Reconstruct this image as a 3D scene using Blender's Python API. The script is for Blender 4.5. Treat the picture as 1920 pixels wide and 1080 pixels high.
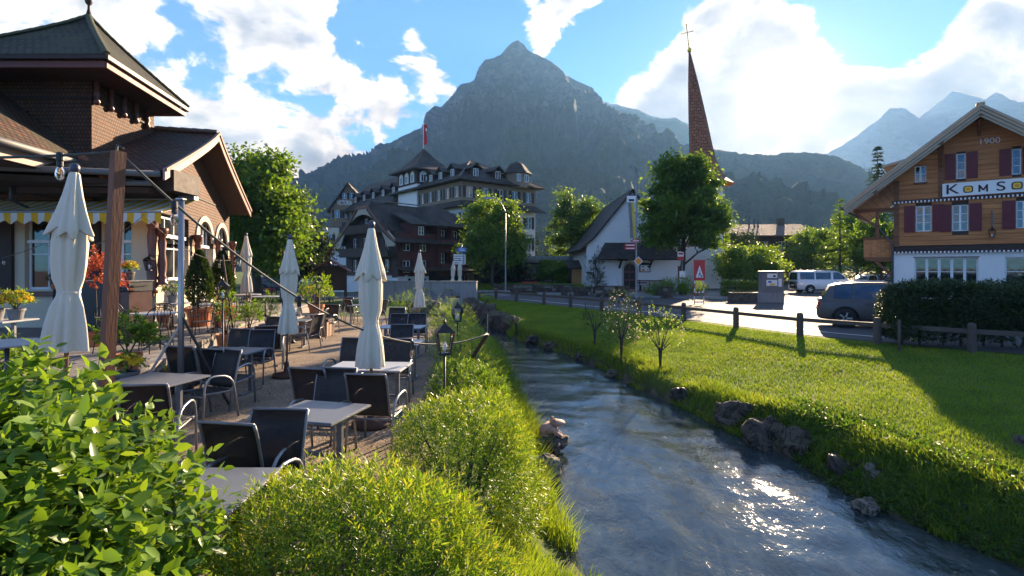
import bpy, math, random
import numpy as np
from mathutils import Vector, Matrix, noise as mnoise
R = math.radians
random.seed(7)
RNG = np.random.default_rng(7)
S = bpy.context.scene
COL = S.collection
for o in list(bpy.data.objects):
    bpy.data.objects.remove(o)

# ---------------------------------------------------------------- camera
EYE, FPX, HOR = 2.2, 1000.0, 502.0          # eye height, focal length and horizon line in photo pixels
cam = bpy.data.objects.new('camera', bpy.data.cameras.new('camera'))
COL.objects.link(cam)
cam.location = (0, 0, EYE)
cam.rotation_euler = (R(90), 0, 0)
cam.data.sensor_width = 36.0
cam.data.lens = 36.0 * FPX / 1920.0
cam.data.shift_y = -(540 - HOR) / 1920.0
cam.data.clip_start = 0.05
cam.data.clip_end = 20000
S.camera = cam

# ---------------------------------------------------------------- sun, sky, exposure
SUN_AZ, SUN_EL = math.atan2(0.515, 1.0), math.atan2(0.332, math.hypot(0.515, 1.0))
SUND = Vector((math.sin(SUN_AZ) * math.cos(SUN_EL), math.cos(SUN_AZ) * math.cos(SUN_EL), math.sin(SUN_EL)))
sl = bpy.data.lights.new('sun', 'SUN')
sl.energy = 5.0
sl.angle = R(0.6)
sl.color = (1.0, 0.92, 0.80)
so = bpy.data.objects.new('sun', sl)
COL.objects.link(so)
so.rotation_euler = (-SUND).to_track_quat('-Z', 'Y').to_euler()

S.view_settings.view_transform = 'Standard'
S.view_settings.look = 'None'
S.view_settings.exposure = 1.98
S.view_settings.gamma = 1.0
S.view_settings.use_curve_mapping = False
S.render.engine = 'CYCLES'
S.cycles.use_denoising = True
S.cycles.max_bounces = 6
S.cycles.diffuse_bounces = 3
S.cycles.glossy_bounces = 3
S.cycles.transmission_bounces = 4
S.cycles.volume_bounces = 0
S.cycles.sample_clamp_indirect = 4.0
S.cycles.sample_clamp_direct = 40.0

W = bpy.data.worlds.new('World')
S.world = W
W.use_nodes = True
WN, WL = W.node_tree.nodes, W.node_tree.links
WN.clear()


class NG:
    """tiny helper for chaining math nodes"""
    def __init__(s, tree):
        s.t = tree
        s.n, s.l = tree.nodes, tree.links
    def node(s, typ, **kw):
        nd = s.n.new(typ)
        for k, v in kw.items():
            setattr(nd, k, v)
        return nd
    def put(s, sock, v):
        if isinstance(v, bpy.types.NodeSocket):
            s.l.new(v, sock)
        elif v is not None:
            sock.default_value = v
    def m(s, op, a, b=None, c=None, clamp=False):
        nd = s.n.new('ShaderNodeMath')
        nd.operation = op
        nd.use_clamp = clamp
        s.put(nd.inputs[0], a)
        s.put(nd.inputs[1], b)
        s.put(nd.inputs[2], c)
        return nd.outputs[0]
    def v(s, op, a, b=None, out=0):
        nd = s.n.new('ShaderNodeVectorMath')
        nd.operation = op
        s.put(nd.inputs[0], a)
        if op == 'SCALE':
            s.put(nd.inputs['Scale'], b)
        else:
            s.put(nd.inputs[1], b)
        return nd.outputs['Value' if op in ('DOT_PRODUCT', 'LENGTH') else 'Vector']
    def step(s, x, a, b, lo=0.0, hi=1.0):
        nd = s.n.new('ShaderNodeMapRange')
        nd.interpolation_type = 'SMOOTHSTEP'
        for i, q in enumerate((x, a, b, lo, hi)):
            s.put(nd.inputs[i], q)
        return nd.outputs[0]
    def mix(s, f, a, b, typ='MIX'):
        nd = s.n.new('ShaderNodeMix')
        nd.data_type = 'RGBA'
        nd.blend_type = typ
        s.put(nd.inputs[0], f)
        s.put(nd.inputs[6], a if not isinstance(a, tuple) else (*a[:3], 1))
        s.put(nd.inputs[7], b if not isinstance(b, tuple) else (*b[:3], 1))
        return nd.outputs[2]
    def noise(s, vec, scale, detail=4, rough=.55, dist=0.0):
        nd = s.n.new('ShaderNodeTexNoise')
        s.put(nd.inputs['Vector'], vec)
        nd.inputs['Scale'].default_value = scale
        nd.inputs['Detail'].default_value = detail
        nd.inputs['Roughness'].default_value = rough
        nd.inputs['Distortion'].default_value = dist
        return nd.outputs[0]


g = NG(W.node_tree)
sky = g.node('ShaderNodeTexSky', sky_type='NISHITA', sun_disc=False)
sky.sun_elevation = SUN_EL
sky.sun_rotation = SUN_AZ
sky.altitude = 1200
sky.air_density = 1.0
sky.dust_density = 0.15
sky.ozone_density = 2.5
dirv = g.v('NORMALIZE', g.node('ShaderNodeTexCoord').outputs['Generated'])


def sdir(px, py):
    return Vector(((px - 960) / FPX, 1, (HOR - py) / FPX)).normalized()


# cloud field: fractal noise over the whole sky dome, plus the banks of cloud and the clear gaps seen that afternoon
cvec = g.v('MULTIPLY', dirv, (1.0, 1.0, 1.55))
n1 = g.noise(cvec, 7.5, 9, .62, .3)
n2 = g.noise(g.v('ADD', cvec, tuple(SUND * 0.05)), 7.5, 4, .62, .3)
field = n1
BANKS = [  # photo direction, radius deg, weight
    (250, 210, 16, .11), (560, 40, 12, .11), (430, 250, 14, .10), (720, 160, 7, .14), (640, 300, 6, .10), (130, 60, 12, .08),
    (840, 150, 4, .14), (1010, 28, 5.5, .17), (1090, 15, 4, .12), (1330, 130, 11, .24), (1200, 200, 7, .16), (1500, 190, 9, .26), (1760, 150, 8, .22),
    (1880, 120, 8, .16), (1350, 260, 7, .14), (1650, 260, 8, .18), (610, 285, 5, .14), (230, 320, 10, .06),
    (690, 75, 4.5, -.26), (330, 70, 5.5, -.16), (900, 60, 6.5, -.30), (1160, 95, 7, -.26), (1660, 55, 6.5, -.30), (650, 250, 5, -.12), (1230, 10, 5, -.15),
    (800, 250, 5, -.12), (520, 175, 4, -.08),
]
for px, py, rad, wt in BANKS:
    d = g.v('DOT_PRODUCT', dirv, tuple(sdir(px, py)))
    field = g.m('MULTIPLY_ADD', g.step(d, math.cos(R(rad)), 1.0), wt, field)
cover = g.step(field, .545, .635)
thick = g.step(field, .66, .86)
shade = g.m('MULTIPLY', g.m('SUBTRACT', n1, n2), 1.0)
sund = g.m('MAXIMUM', g.v('DOT_PRODUCT', dirv, tuple(SUND)), 0.0)
glow = g.m('ADD', g.m('MULTIPLY', g.m('POWER', sund, 40), .05), g.m('ADD', g.m('MULTIPLY', g.m('POWER', sund, 350), .13), g.m('MULTIPLY', g.m('POWER', sund, 2500), 8.0)))
clear = g.mix(1.0, sky.outputs[0], (.36, .78, 1.45), 'MULTIPLY')
clear = g.v('SCALE', clear, .050)
ccol = g.mix(thick, (.90, .87, .84), (.29, .30, .35))
ccol = g.v('SCALE', ccol, g.m('ADD', .365, shade))
allsky = g.mix(g.m('MULTIPLY', cover, .93), clear, ccol)
gcol = g.v('SCALE', (1.0, .93, .80), glow)
allsky = g.v('ADD', allsky, gcol)
bg = g.node('ShaderNodeBackground')
g.l.new(allsky, bg.inputs[0])
bg.inputs[1].default_value = 1.0
g.l.new(bg.outputs[0], g.node('ShaderNodeOutputWorld').inputs[0])
W.cycles.sampling_method = 'MANUAL'
W.cycles.sample_map_resolution = 512

# ---------------------------------------------------------------- helpers
def gp(px, py, z=0.0):
    """ground point seen at a photo pixel, on a level at height z"""
    Y = (EYE - z) * FPX / (py - HOR)
    return Vector(((px - 960) / FPX * Y, Y, z))


def at(px, py, Y):
    return Vector(((px - 960) / FPX * Y, Y, EYE - (py - HOR) / FPX * Y))


def props(o, label=None, cat=None, group=None, kind=None):
    for k, v in (('label', label), ('category', cat), ('group', group), ('kind', kind)):
        if v:
            o[k] = v
    return o


def link(name, data, par=None, loc=None, rz=None, mw=None):
    o = bpy.data.objects.new(name, data)
    COL.objects.link(o)
    if par is not None:
        o.parent = par
    if mw is not None:
        o.matrix_local = mw
    else:
        if loc is not None:
            o.location = loc
        if rz is not None:
            o.rotation_euler = (0, 0, rz)
    return o


def thing(name, label, cat, loc=(0, 0, 0), rz=0.0, group=None):
    return props(link(name, None, None, loc, rz), label, cat, group)


def copy_tree(o, par=None):
    c = o.copy()
    COL.objects.link(c)
    c.parent = par
    for ch in o.children:
        copy_tree(ch, c)
    return c


class MB:
    def __init__(s):
        s.v, s.f, s.mi, s.T = [], [], [], None
    def add(s, vs, fs, mi=0):
        b = len(s.v)
        for p in vs:
            p = Vector(p)
            s.v.append(tuple(s.T @ p) if s.T else tuple(p))
        s.f += [tuple(i + b for i in f) for f in fs]
        s.mi += [mi] * len(fs)
        return s
    def box(s, x0, x1, y0, y1, z0, z1, mi=0):
        return s.add([(x0, y0, z0), (x1, y0, z0), (x1, y1, z0), (x0, y1, z0), (x0, y0, z1), (x1, y0, z1), (x1, y1, z1), (x0, y1, z1)],
                     [(3, 2, 1, 0), (4, 5, 6, 7), (0, 1, 5, 4), (1, 2, 6, 5), (2, 3, 7, 6), (3, 0, 4, 7)], mi)
    def bar(s, a, b, w, h, mi=0, up=(0, 0, 1), w2=None):
        a, b = Vector(a), Vector(b)
        d = (b - a).normalized()
        x = d.cross(Vector(up))
        if x.length < 1e-4:
            x = Vector((1, 0, 0))
        x.normalize()
        y = x.cross(d)
        vs = []
        for p, ww in ((a, w), (b, w2 or w)):
            for sx, sy in ((-1, -1), (1, -1), (1, 1), (-1, 1)):
                vs.append(p + x * (sx * ww / 2) + y * (sy * h / 2))
        return s.add(vs, [(0, 3, 2, 1), (4, 5, 6, 7), (0, 1, 5, 4), (1, 2, 6, 5), (2, 3, 7, 6), (3, 0, 4, 7)], mi)
    def tube(s, pts, r, n=8, mi=0, cap=True):
        pts = [Vector(p) for p in pts]
        k = len(pts)
        rs = r if isinstance(r, (list, tuple)) else [r] * k
        vs, fs = [], []
        ref = None
        for i, p in enumerate(pts):
            d = (pts[min(i + 1, k - 1)] - pts[max(i - 1, 0)]).normalized()
            if ref is None:
                ref = Vector((0, 0, 1)) if abs(d.z) < .9 else Vector((1, 0, 0))
            x = d.cross(ref).normalized()
            y = x.cross(d).normalized()
            ref = y
            for j in range(n):
                a = 2 * math.pi * j / n
                vs.append(p + (x * math.cos(a) + y * math.sin(a)) * rs[i])
        for i in range(k - 1):
            for j in range(n):
                j2 = (j + 1) % n
                fs.append((i * n + j, i * n + j2, (i + 1) * n + j2, (i + 1) * n + j))
        if cap:
            fs.append(tuple(range(n - 1, -1, -1)))
            fs.append(tuple((k - 1) * n + j for j in range(n)))
        return s.add(vs, fs, mi)
    def lathe(s, prof, n=16, c=(0, 0, 0), mi=0, fn=None, cap=True):
        vs, fs = [], []
        k = len(prof)
        for i, (r, z) in enumerate(prof):
            for j in range(n):
                a = 2 * math.pi * j / n
                q = r * (fn(a, i) if fn else 1)
                vs.append((c[0] + q * math.cos(a), c[1] + q * math.sin(a), c[2] + z))
        for i in range(k - 1):
            for j in range(n):
                j2 = (j + 1) % n
                fs.append((i * n + j, i * n + j2, (i + 1) * n + j2, (i + 1) * n + j))
        if cap:
            fs.append(tuple(range(n - 1, -1, -1)))
            fs.append(tuple((k - 1) * n + j for j in range(n)))
        return s.add(vs, fs, mi)
    def prism(s, pts, vec, mi=0):
        vec = Vector(vec)
        n = len(pts)
        vs = [Vector(p) for p in pts] + [Vector(p) + vec for p in pts]
        fs = [tuple(range(n - 1, -1, -1)), tuple(range(n, 2 * n))]
        fs += [(i, (i + 1) % n, (i + 1) % n + n, i + n) for i in range(n)]
        return s.add(vs, fs, mi)
    def slab(s, pts, t, mi=0):
        """plate: polygon pts, thickened downward along its own normal"""
        p = [Vector(q) for q in pts]
        nrm = (p[1] - p[0]).cross(p[2] - p[0]).normalized()
        if nrm.z > 0:
            nrm = -nrm
        return s.prism(p, nrm * t, mi)
    def build(s, name, mats, par=None, smooth=False, uv=True, **kw):
        me = bpy.data.meshes.new(name)
        me.from_pydata(s.v, [], s.f)
        if not isinstance(mats, (list, tuple)):
            mats = [mats]
        for m in mats:
            me.materials.append(M(m))
        if len(mats) > 1:
            me.polygons.foreach_set('material_index', s.mi)
        if smooth:
            me.polygons.foreach_set('use_smooth', [True] * len(s.f))
        if uv:
            ul = me.uv_layers.new(name='UVMap').data
            Z = Vector((0, 0, 1))
            for p in me.polygons:
                nr = p.normal
                u = Z.cross(nr)
                u = u.normalized() if u.length > 1e-3 else Vector((1, 0, 0))
                w = nr.cross(u)
                for li in p.loop_indices:
                    co = me.vertices[me.loops[li].vertex_index].co
                    ul[li].uv = (co.dot(u), co.dot(w))
        me.update()
        o = link(name, me, par, kw.get('loc'), kw.get('rz'), kw.get('mw'))
        return props(o, kw.get('label'), kw.get('cat'), kw.get('group'), kw.get('kind'))


def bx(name, m, par, x0, x1, y0, y1, z0, z1, **kw):
    return MB().box(x0, x1, y0, y1, z0, z1).build(name, m, par, **kw)


def npmesh(name, verts, faces, m, par=None, attr=None, smooth=False, k=None, **kw):
    """fast mesh from numpy arrays; faces (F,k)"""
    me = bpy.data.meshes.new(name)
    V, F = np.asarray(verts, np.float32), np.asarray(faces, np.int32)
    k = F.shape[1]
    me.vertices.add(len(V))
    me.vertices.foreach_set('co', V.ravel())
    me.loops.add(F.size)
    me.loops.foreach_set('vertex_index', F.ravel())
    me.polygons.add(len(F))
    me.polygons.foreach_set('loop_start', np.arange(0, F.size, k, dtype=np.int32))
    if smooth:
        me.polygons.foreach_set('use_smooth', np.ones(len(F), bool))
    for an, av in (attr or {}).items():
        at_ = me.attributes.new(an, 'FLOAT', 'POINT')
        at_.data.foreach_set('value', np.asarray(av, np.float32))
    me.materials.append(M(m))
    me.update(calc_edges=True)
    o = link(name, me, par, kw.get('loc'), kw.get('rz'))
    return props(o, kw.get('label'), kw.get('cat'), kw.get('group'), kw.get('kind'))


def unit(a):
    return a / np.maximum(np.linalg.norm(a, axis=1, keepdims=True), 1e-6)


def leaf_arrays(pos, dirs, ln, wd, rng, fold=.25, droop=.25, simple=False, up=None):
    """leaf blades: pos base, dirs growth direction, returns verts, faces, rnd"""
    n = len(pos)
    d = unit(dirs)
    ref = unit(rng.normal(size=(n, 3)) * .55 + (np.array([0, 0, 1.0]) if up is None else up))
    s = unit(np.cross(d, ref))
    nr = np.cross(s, d)
    ln = np.broadcast_to(ln, n)[:, None]
    wd = np.broadcast_to(wd, n)[:, None]
    tip = pos + d * ln - nr * ln * droop
    rnd = rng.random(n)
    if simple:
        mid = pos + d * ln * .45
        V = np.stack([pos, mid + s * wd / 2, tip, mid - s * wd / 2], 1).reshape(-1, 3)
        F = np.arange(4 * n).reshape(n, 4)
        return V, F, np.repeat(rnd, 4)
    if fold > .3:                                     # broad ovate leaf
        p1, p2 = pos + d * ln * .3 - nr * ln * droop * .06, pos + d * ln * .68 - nr * ln * droop * .42
        V = np.stack([pos, p1 + s * wd * .46, p2 + s * wd * .38, tip, p2 - s * wd * .38, p1 - s * wd * .46, p1 - nr * wd * .12, p2 - nr * wd * .10], 1).reshape(-1, 3)
        b = (np.arange(n) * 8)[:, None]
        F = np.concatenate([b + np.array([q]) for q in ([0, 1, 6], [0, 6, 5], [1, 2, 7], [1, 7, 6], [6, 7, 4], [6, 4, 5], [2, 3, 7], [7, 3, 4])], 0)
        return V, F, np.repeat(rnd, 8)
    mid = pos + d * ln * .45 - nr * ln * droop * .15
    c = mid - nr * wd * fold
    V = np.stack([pos, mid + s * wd / 2, tip, mid - s * wd / 2, c], 1).reshape(-1, 3)
    b = (np.arange(n) * 5)[:, None]
    F = np.concatenate([b + np.array([[0, 1, 4]]), b + np.array([[4, 1, 2]]), b + np.array([[0, 4, 3]]), b + np.array([[4, 2, 3]])], 0)
    return V, F, np.repeat(rnd, 5)


# ---------------------------------------------------------------- materials
MATS, MAKE = {}, {}


def M(name):
    if not isinstance(name, str):
        return name
    if name not in MATS:
        MATS[name] = MAKE[name]()
    return MATS[name]


def newmat(name):
    m = bpy.data.materials.new(name)
    m.use_nodes = True
    m.node_tree.nodes.clear()
    return m, NG(m.node_tree)


def finish(m, g, shader):
    g.l.new(shader, g.node('ShaderNodeOutputMaterial').inputs[0])
    return m


def pbsdf(g, col, rough=.6, metal=0.0, spec=.4, normal=None, coat=0.0):
    b = g.node('ShaderNodeBsdfPrincipled')
    g.put(b.inputs['Base Color'], col if not isinstance(col, tuple) else (*col[:3], 1))
    g.put(b.inputs['Roughness'], rough)
    b.inputs['Metallic'].default_value = metal
    b.inputs['Specular IOR Level'].default_value = spec
    if coat:
        b.inputs['Coat Weight'].default_value = coat
        b.inputs['Coat Roughness'].default_value = .05
    if normal is not None:
        g.l.new(normal, b.inputs['Normal'])
    return b.outputs[0]


def bumpn(g, h, strength=.4, dist=.02):
    b = g.node('ShaderNodeBump')
    b.inputs['Strength'].default_value = strength
    b.inputs['Distance'].default_value = dist
    g.l.new(h, b.inputs['Height'])
    return b.outputs[0]


def coords(g, kind='Object'):
    return g.node('ShaderNodeTexCoord').outputs[kind]


def plain(name, col, rough=.6, metal=0.0, var=.18, scale=6.0, bump=.25, bscale=None, spec=.4, coat=0.0, stretch=(1, 1, 1), stain=0.0):
    def f():
        m, g = newmat(name)
        c = g.v('MULTIPLY', coords(g), stretch)
        n = g.noise(c, scale, 6, .6)
        n2 = g.noise(c, scale * .17 + .3, 3, .5)
        k = g.m('ADD', g.m('MULTIPLY', n, var), g.m('MULTIPLY', n2, var))
        k = g.m('ADD', k, 1.0 - var)
        cc = g.v('SCALE', tuple(col[:3]), k)
        if stain:
            cc = g.mix(g.m('MULTIPLY', g.step(g.noise(g.v('MULTIPLY', c, (3, 3, .4)), 1.4, 5, .65), .45, .75), stain), cc, tuple(x * .45 for x in col))
        nrm = bumpn(g, g.noise(c, bscale or scale * 5, 5, .6), bump, .01) if bump else None
        rr = g.m('MULTIPLY_ADD', n, .25, rough - .12)
        return finish(m, g, pbsdf(g, cc, rr, metal, spec, nrm, coat))
    MAKE[name] = f


def tiled(name, c1, c2, mortar, bw, bh, rough=.75, bump=.9, msize=.012, var=.35, moss=None, off=.5, vscale=None):
    """roof tiles, shingles, rubble: rows laid in metres over the surface"""
    def f():
        m, g = newmat(name)
        uv = g.node('ShaderNodeUVMap').outputs[0]
        wob = g.v('SCALE', g.v('SUBTRACT', g.node('ShaderNodeTexNoise').outputs[1], (.5, .5, .5)), .012)
        b = g.node('ShaderNodeTexBrick', offset=off)
        g.l.new(g.v('ADD', uv, wob), b.inputs['Vector'])
        b.inputs['Color1'].default_value = (*c1, 1)
        b.inputs['Color2'].default_value = (*c2, 1)
        b.inputs['Mortar'].default_value = (*mortar, 1)
        b.inputs['Scale'].default_value = 1.0
        b.inputs['Mortar Size'].default_value = msize
        b.inputs['Mortar Smooth'].default_value = .3
        b.inputs['Brick Width'].default_value = bw
        b.inputs['Row Height'].default_value = bh
        col = b.outputs[0]
        n = g.noise(coords(g), 1.3, 6, .62)
        col = g.v('SCALE', col, g.m('MULTIPLY_ADD', n, 2 * var, 1 - var))
        if moss:
            col = g.mix(g.step(g.noise(coords(g), .9, 7, .7), .42, .66), col, moss)
        # each row tilts outward towards its lower edge
        sep = g.node('ShaderNodeSeparateXYZ')
        g.l.new(uv, sep.inputs[0])
        ramp = g.m('SUBTRACT', 1.0, g.m('FRACT', g.m('DIVIDE', sep.outputs[1], bh)))
        h = g.m('ADD', g.m('MULTIPLY', ramp, .7), g.m('MULTIPLY', g.m('SUBTRACT', 1.0, b.outputs[1]), .5))
        h = g.m('ADD', h, g.m('MULTIPLY', g.noise(coords(g), 28, 3, .6), .4))
        return finish(m, g, pbsdf(g, col, rough, 0, .3, bumpn(g, h, bump, bh * .25)))
    MAKE[name] = f


def wood(name, col, dark, rough=.6, scale=9.0, axis=0, bump=.3):
    def f():
        m, g = newmat(name)
        st = [1.0, 1.0, 1.0]
        st[axis] = .06
        inf = g.node('ShaderNodeObjectInfo').outputs['Random']
        c = g.v('MULTIPLY', g.v('ADD', coords(g), g.v('SCALE', (13.0, 7.0, 3.0), inf)), tuple(st))
        n = g.noise(c, scale, 6, .65, .6)
        n3 = g.noise(c, scale * 4, 4, .6)
        cc = g.mix(g.step(n, .35, .68), tuple(col), tuple(dark))
        cc = g.v('SCALE', cc, g.m('ADD', .78, g.m('ADD', g.m('MULTIPLY', inf, .25), g.m('MULTIPLY', n3, .25))))
        return finish(m, g, pbsdf(g, cc, rough, 0, .3, bumpn(g, g.m('ADD', n, n3), bump, .008)))
    MAKE[name] = f


def leafy(name, cols, rough=.45, trans=.35, spec=.4, tcol=1.5):
    """foliage: per-leaf colour from dark to bright, thin enough for sun to shine through"""
    def f():
        m, g = newmat(name)
        a = g.node('ShaderNodeAttribute', attribute_name='rnd')
        r = g.node('ShaderNodeValToRGB')
        el = r.color_ramp.elements
        while len(el) < len(cols):
            el.new(.5)
        for i, c in enumerate(cols):
            el[i].position = i / (len(cols) - 1)
            el[i].color = (*c, 1)
        g.l.new(a.outputs['Fac'], r.inputs[0])
        cc = g.v('SCALE', r.outputs[0], g.m('MULTIPLY_ADD', g.noise(coords(g), 3.0, 3, .5), .7, .65))
        p = pbsdf(g, cc, rough, 0, spec)
        t = g.node('ShaderNodeBsdfTranslucent')
        g.l.new(g.v('MULTIPLY', cc, (tcol * 1.15, tcol, tcol * .35)), t.inputs[0])
        mx = g.node('ShaderNodeMixShader')
        mx.inputs[0].default_value = trans
        g.l.new(p, mx.inputs[1])
        g.l.new(t.outputs[0], mx.inputs[2])
        return finish(m, g, mx.outputs[0])
    MAKE[name] = f


plain('terracotta', (.46, .15, .055), .7, var=.25, bump=.2)
plain('soil', (.05, .035, .025), .95, bump=.8, bscale=40)
plain('aluminium', (.30, .31, .32), .38, .75, var=.1, bump=.05)
plain('chair_frame', (.20, .20, .21), .42, .55, var=.12, bump=.05)
plain('iron', (.020, .020, .022), .45, .3, var=.3, bump=.15)
plain('iron_grey', (.09, .09, .095), .45, .5, var=.2, bump=.1)
plain('table_grey', (.135, .145, .16), .36, 0, var=.28, scale=9, bump=.08, bscale=90, spec=.5)
plain('table_pale', (.40, .41, .42), .38, 0, var=.15, scale=7, bump=.06)
plain('canvas', (.66, .60, .47), .85, var=.12, scale=3, bump=.25, bscale=120, stain=.12)
plain('finial', (.06, .065, .09), .35, .2, var=.1)
plain('post_wood', (.17, .060, .028), .62, var=.4, scale=5, bump=.4, bscale=40, stretch=(1, 1, .2), stain=.5)
plain('pole_wood', (.26, .15, .085), .6, var=.25, bump=.2)
plain('cable', (.07, .075, .065), .5, var=.1, bump=0)
plain('black_plastic', (.014, .014, .015), .4, var=.1, bump=.05)
plain('rust_iron', (.07, .030, .018), .75, var=.4, bump=.4)
plain('white_paint', (.74, .73, .70), .5, var=.08, scale=3, bump=.08)
plain('render_white', (.74, .70, .64), .85, var=.10, scale=2.5, bump=.35, bscale=60, stain=.10)
plain('render_cream', (.60, .50, .35), .85, var=.14, scale=2.5, bump=.35, bscale=50, stain=.15)
plain('render_tan', (.25, .175, .115), .85, var=.12, scale=2, bump=.3, stain=.15)
plain('arch_stone', (.45, .40, .32), .8, var=.15, bump=.3, stain=.2)
plain('concrete', (.27, .265, .25), .85, var=.2, scale=1.5, bump=.4, bscale=30, stain=.7)
def stony(name, col, rough, moss):
    def f():
        m, g = newmat(name)
        c = coords(g)
        n, nf = g.noise(c, 3.5, 8, .68, .4), g.noise(c, 16, 6, .7)
        cr = g.step(g.m('ABSOLUTE', g.m('SUBTRACT', g.noise(c, 2.6, 5, .6, 1.2), .5)), .0, .035)
        cc = g.v('SCALE', tuple(col), g.m('ADD', g.m('MULTIPLY', n, 1.5), g.m('MULTIPLY_ADD', nf, .9, -.2)))
        cc = g.mix(g.m('SUBTRACT', 1.0, cr), cc, tuple(x * .3 for x in col))
        up = g.node('ShaderNodeSeparateXYZ')
        g.l.new(g.node('ShaderNodeNewGeometry').outputs['Normal'], up.inputs[0])
        cc = g.mix(g.m('MULTIPLY', g.step(g.m('MULTIPLY', up.outputs[2], g.noise(c, 5, 5, .6)), .36, .52), moss), cc, (.055, .065, .018))
        h = g.m('ADD', g.m('MULTIPLY', n, 1.2), g.m('ADD', g.m('MULTIPLY', nf, .5), g.m('MULTIPLY', cr, .35)))
        return finish(m, g, pbsdf(g, cc, rough, 0, .35, bumpn(g, h, 1.0, .07)))
    MAKE[name] = f


stony('stone', (.110, .086, .062), .8, .55)
stony('stone_pale', (.24, .21, .165), .8, .25)
stony('stone_wet', (.055, .046, .036), .4, .6)
plain('statue_clay', (.40, .23, .16), .7, var=.25, scale=9, bump=.4, bscale=30)
plain('gutter', (.15, .15, .145), .6, .2, var=.25, bump=.1)
plain('dark_timber', (.045, .026, .017), .7, var=.35, scale=5, bump=.4, bscale=30)
plain('red_timber', (.095, .026, .020), .65, var=.3, scale=5, bump=.3)
plain('carved_wood', (.13, .035, .018), .35, var=.35, scale=8, bump=.2, spec=.5)
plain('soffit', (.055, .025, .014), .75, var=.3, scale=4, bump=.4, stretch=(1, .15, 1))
plain('fascia', (.17, .060, .040), .6, var=.25, bump=.2)
plain('fascia_pale', (.38, .27, .22), .65, var=.2, bump=.3, stretch=(.2, 1, 1))
plain('maroon', (.125, .012, .016), .55, var=.25, bump=.2)
plain('maroon_dark', (.05, .012, .012), .6, var=.2, bump=.1)
plain('shutter_dark', (.035, .028, .022), .6, var=.2, bump=.1)
plain('weathered_board', (.40, .33, .24), .75, var=.35, scale=6, bump=.5, stretch=(.12, 1, 1), stain=.3)
plain('asphalt', (.075, .075, .078), .80, var=.25, scale=1.2, bump=.5, bscale=120, spec=.25, stain=.2)
plain('paving', (.24, .225, .21), .85, var=.2, scale=1.2, bump=.4, bscale=60, stain=.2)
plain('road_paint', (.62, .62, .60), .6, var=.2, bump=.2)
plain('paint_yellow', (.62, .42, .03), .5, var=.1, bump=0)
plain('fence_wood', (.085, .062, .048), .75, var=.45, scale=6, bump=.6, bscale=25, stretch=(1, 1, .3))
plain('paint_red', (.50, .035, .03), .45, var=.12, bump=0)
plain('paint_blue', (.03, .12, .42), .45, var=.1, bump=0)
plain('paint_black', (.015, .015, .016), .5, var=.1, bump=0)
plain('sign_white', (.78, .76, .72), .5, var=.06, bump=0)
plain('lamp_metal', (.24, .245, .25), .45, .6, var=.15, bump=.05)
plain('ochre_wood', (.42, .20, .06), .65, var=.2, scale=5, bump=.3, stretch=(1, 1, .15))
plain('gold', (.80, .55, .12), .25, 1.0, var=.1, bump=0)
plain('grey_panel', (.17, .165, .16), .6, var=.15, bump=.15)
plain('car_dark', (.085, .076, .070), .42, .1, var=.05, bump=0, coat=.12)
plain('car_white', (.62, .63, .64), .3, .1, var=.04, bump=0, coat=.7)
plain('car_silver', (.33, .35, .37), .3, .5, var=.04, bump=0, coat=.7)
plain('car_red', (.35, .02, .02), .3, .1, var=.04, bump=0, coat=.7)
plain('rubber', (.018, .018, .018), .8, var=.2, bump=.2)
plain('rim_metal', (.45, .46, .47), .3, .85, var=.1, bump=0)
plain('lens_red', (.45, .01, .01), .15, var=.05, bump=0, spec=.6)
plain('lens_clear', (.6, .62, .65), .1, .2, var=.05, bump=0, spec=.7)
plain('curtain', (.50, .49, .46), .9, var=.15, scale=4, bump=.4, stretch=(6, 1, .2))
plain('interior_dark', (.020, .018, .016), .9, var=.3, bump=0)
plain('brown_panel', (.10, .050, .038), .3, var=.15, bump=.05, spec=.5)
plain('bark', (.065, .052, .040), .9, var=.5, scale=9, bump=1.0, bscale=18, stretch=(1, 1, .25))
plain('bark_pale', (.16, .14, .115), .85, var=.4, scale=9, bump=.8, bscale=18, stretch=(1, 1, .25))
plain('earth', (.06, .048, .033), .95, var=.4, bump=.8, bscale=15)
plain('rail_red', (.30, .03, .025), .5, var=.1, bump=.05)
plain('filament', (.75, .33, .05), .4, var=.1, bump=0)
plain('orange_paint', (.80, .26, .02), .5, var=.08, bump=0)
plain('sign_yellow', (.80, .52, .05), .5, var=.08, bump=0)
plain('flag_red', (.50, .02, .03), .7, var=.1, bump=.1)
plain('banner_yellow', (.60, .42, .05), .75, var=.12, bump=.1)
plain('awning_white', (.66, .63, .55), .85, var=.12, bump=.15, stain=.2)
plain('awning_yellow', (.72, .38, .015), .85, var=.15, bump=.15, stain=.2)
wood('chalet_plank', (.52, .205, .062), (.34, .12, .036), .6, 9, 0, .3)
wood('chalet_trim', (.22, .085, .032), (.13, .048, .02), .6, 9, 0, .3)
tiled('roof_clay', (.150, .058, .034), (.065, .028, .018), (.008, .006, .005), .20, .165, msize=.032, moss=(.050, .048, .024), var=.45)
tiled('roof_mossy', (.080, .068, .028), (.036, .032, .016), (.007, .007, .005), .20, .165, msize=.032, moss=(.046, .048, .018), var=.45)
tiled('roof_slate', (.050, .042, .036), (.036, .031, .028), (.012, .010, .010), .35, .28, moss=(.075, .062, .045), var=.4)
tiled('roof_tan', (.20, .14, .10), (.16, .11, .08), (.05, .04, .03), .4, .3, var=.25)
tiled('shingle_brown', (.135, .056, .022), (.085, .036, .016), (.014, .008, .005), .10, .10, msize=.01, var=.35, bump=.8)
tiled('shingle_spire', (.38, .145, .070), (.26, .10, .05), (.07, .03, .018), .42, .34, msize=.03, var=.35)
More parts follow.
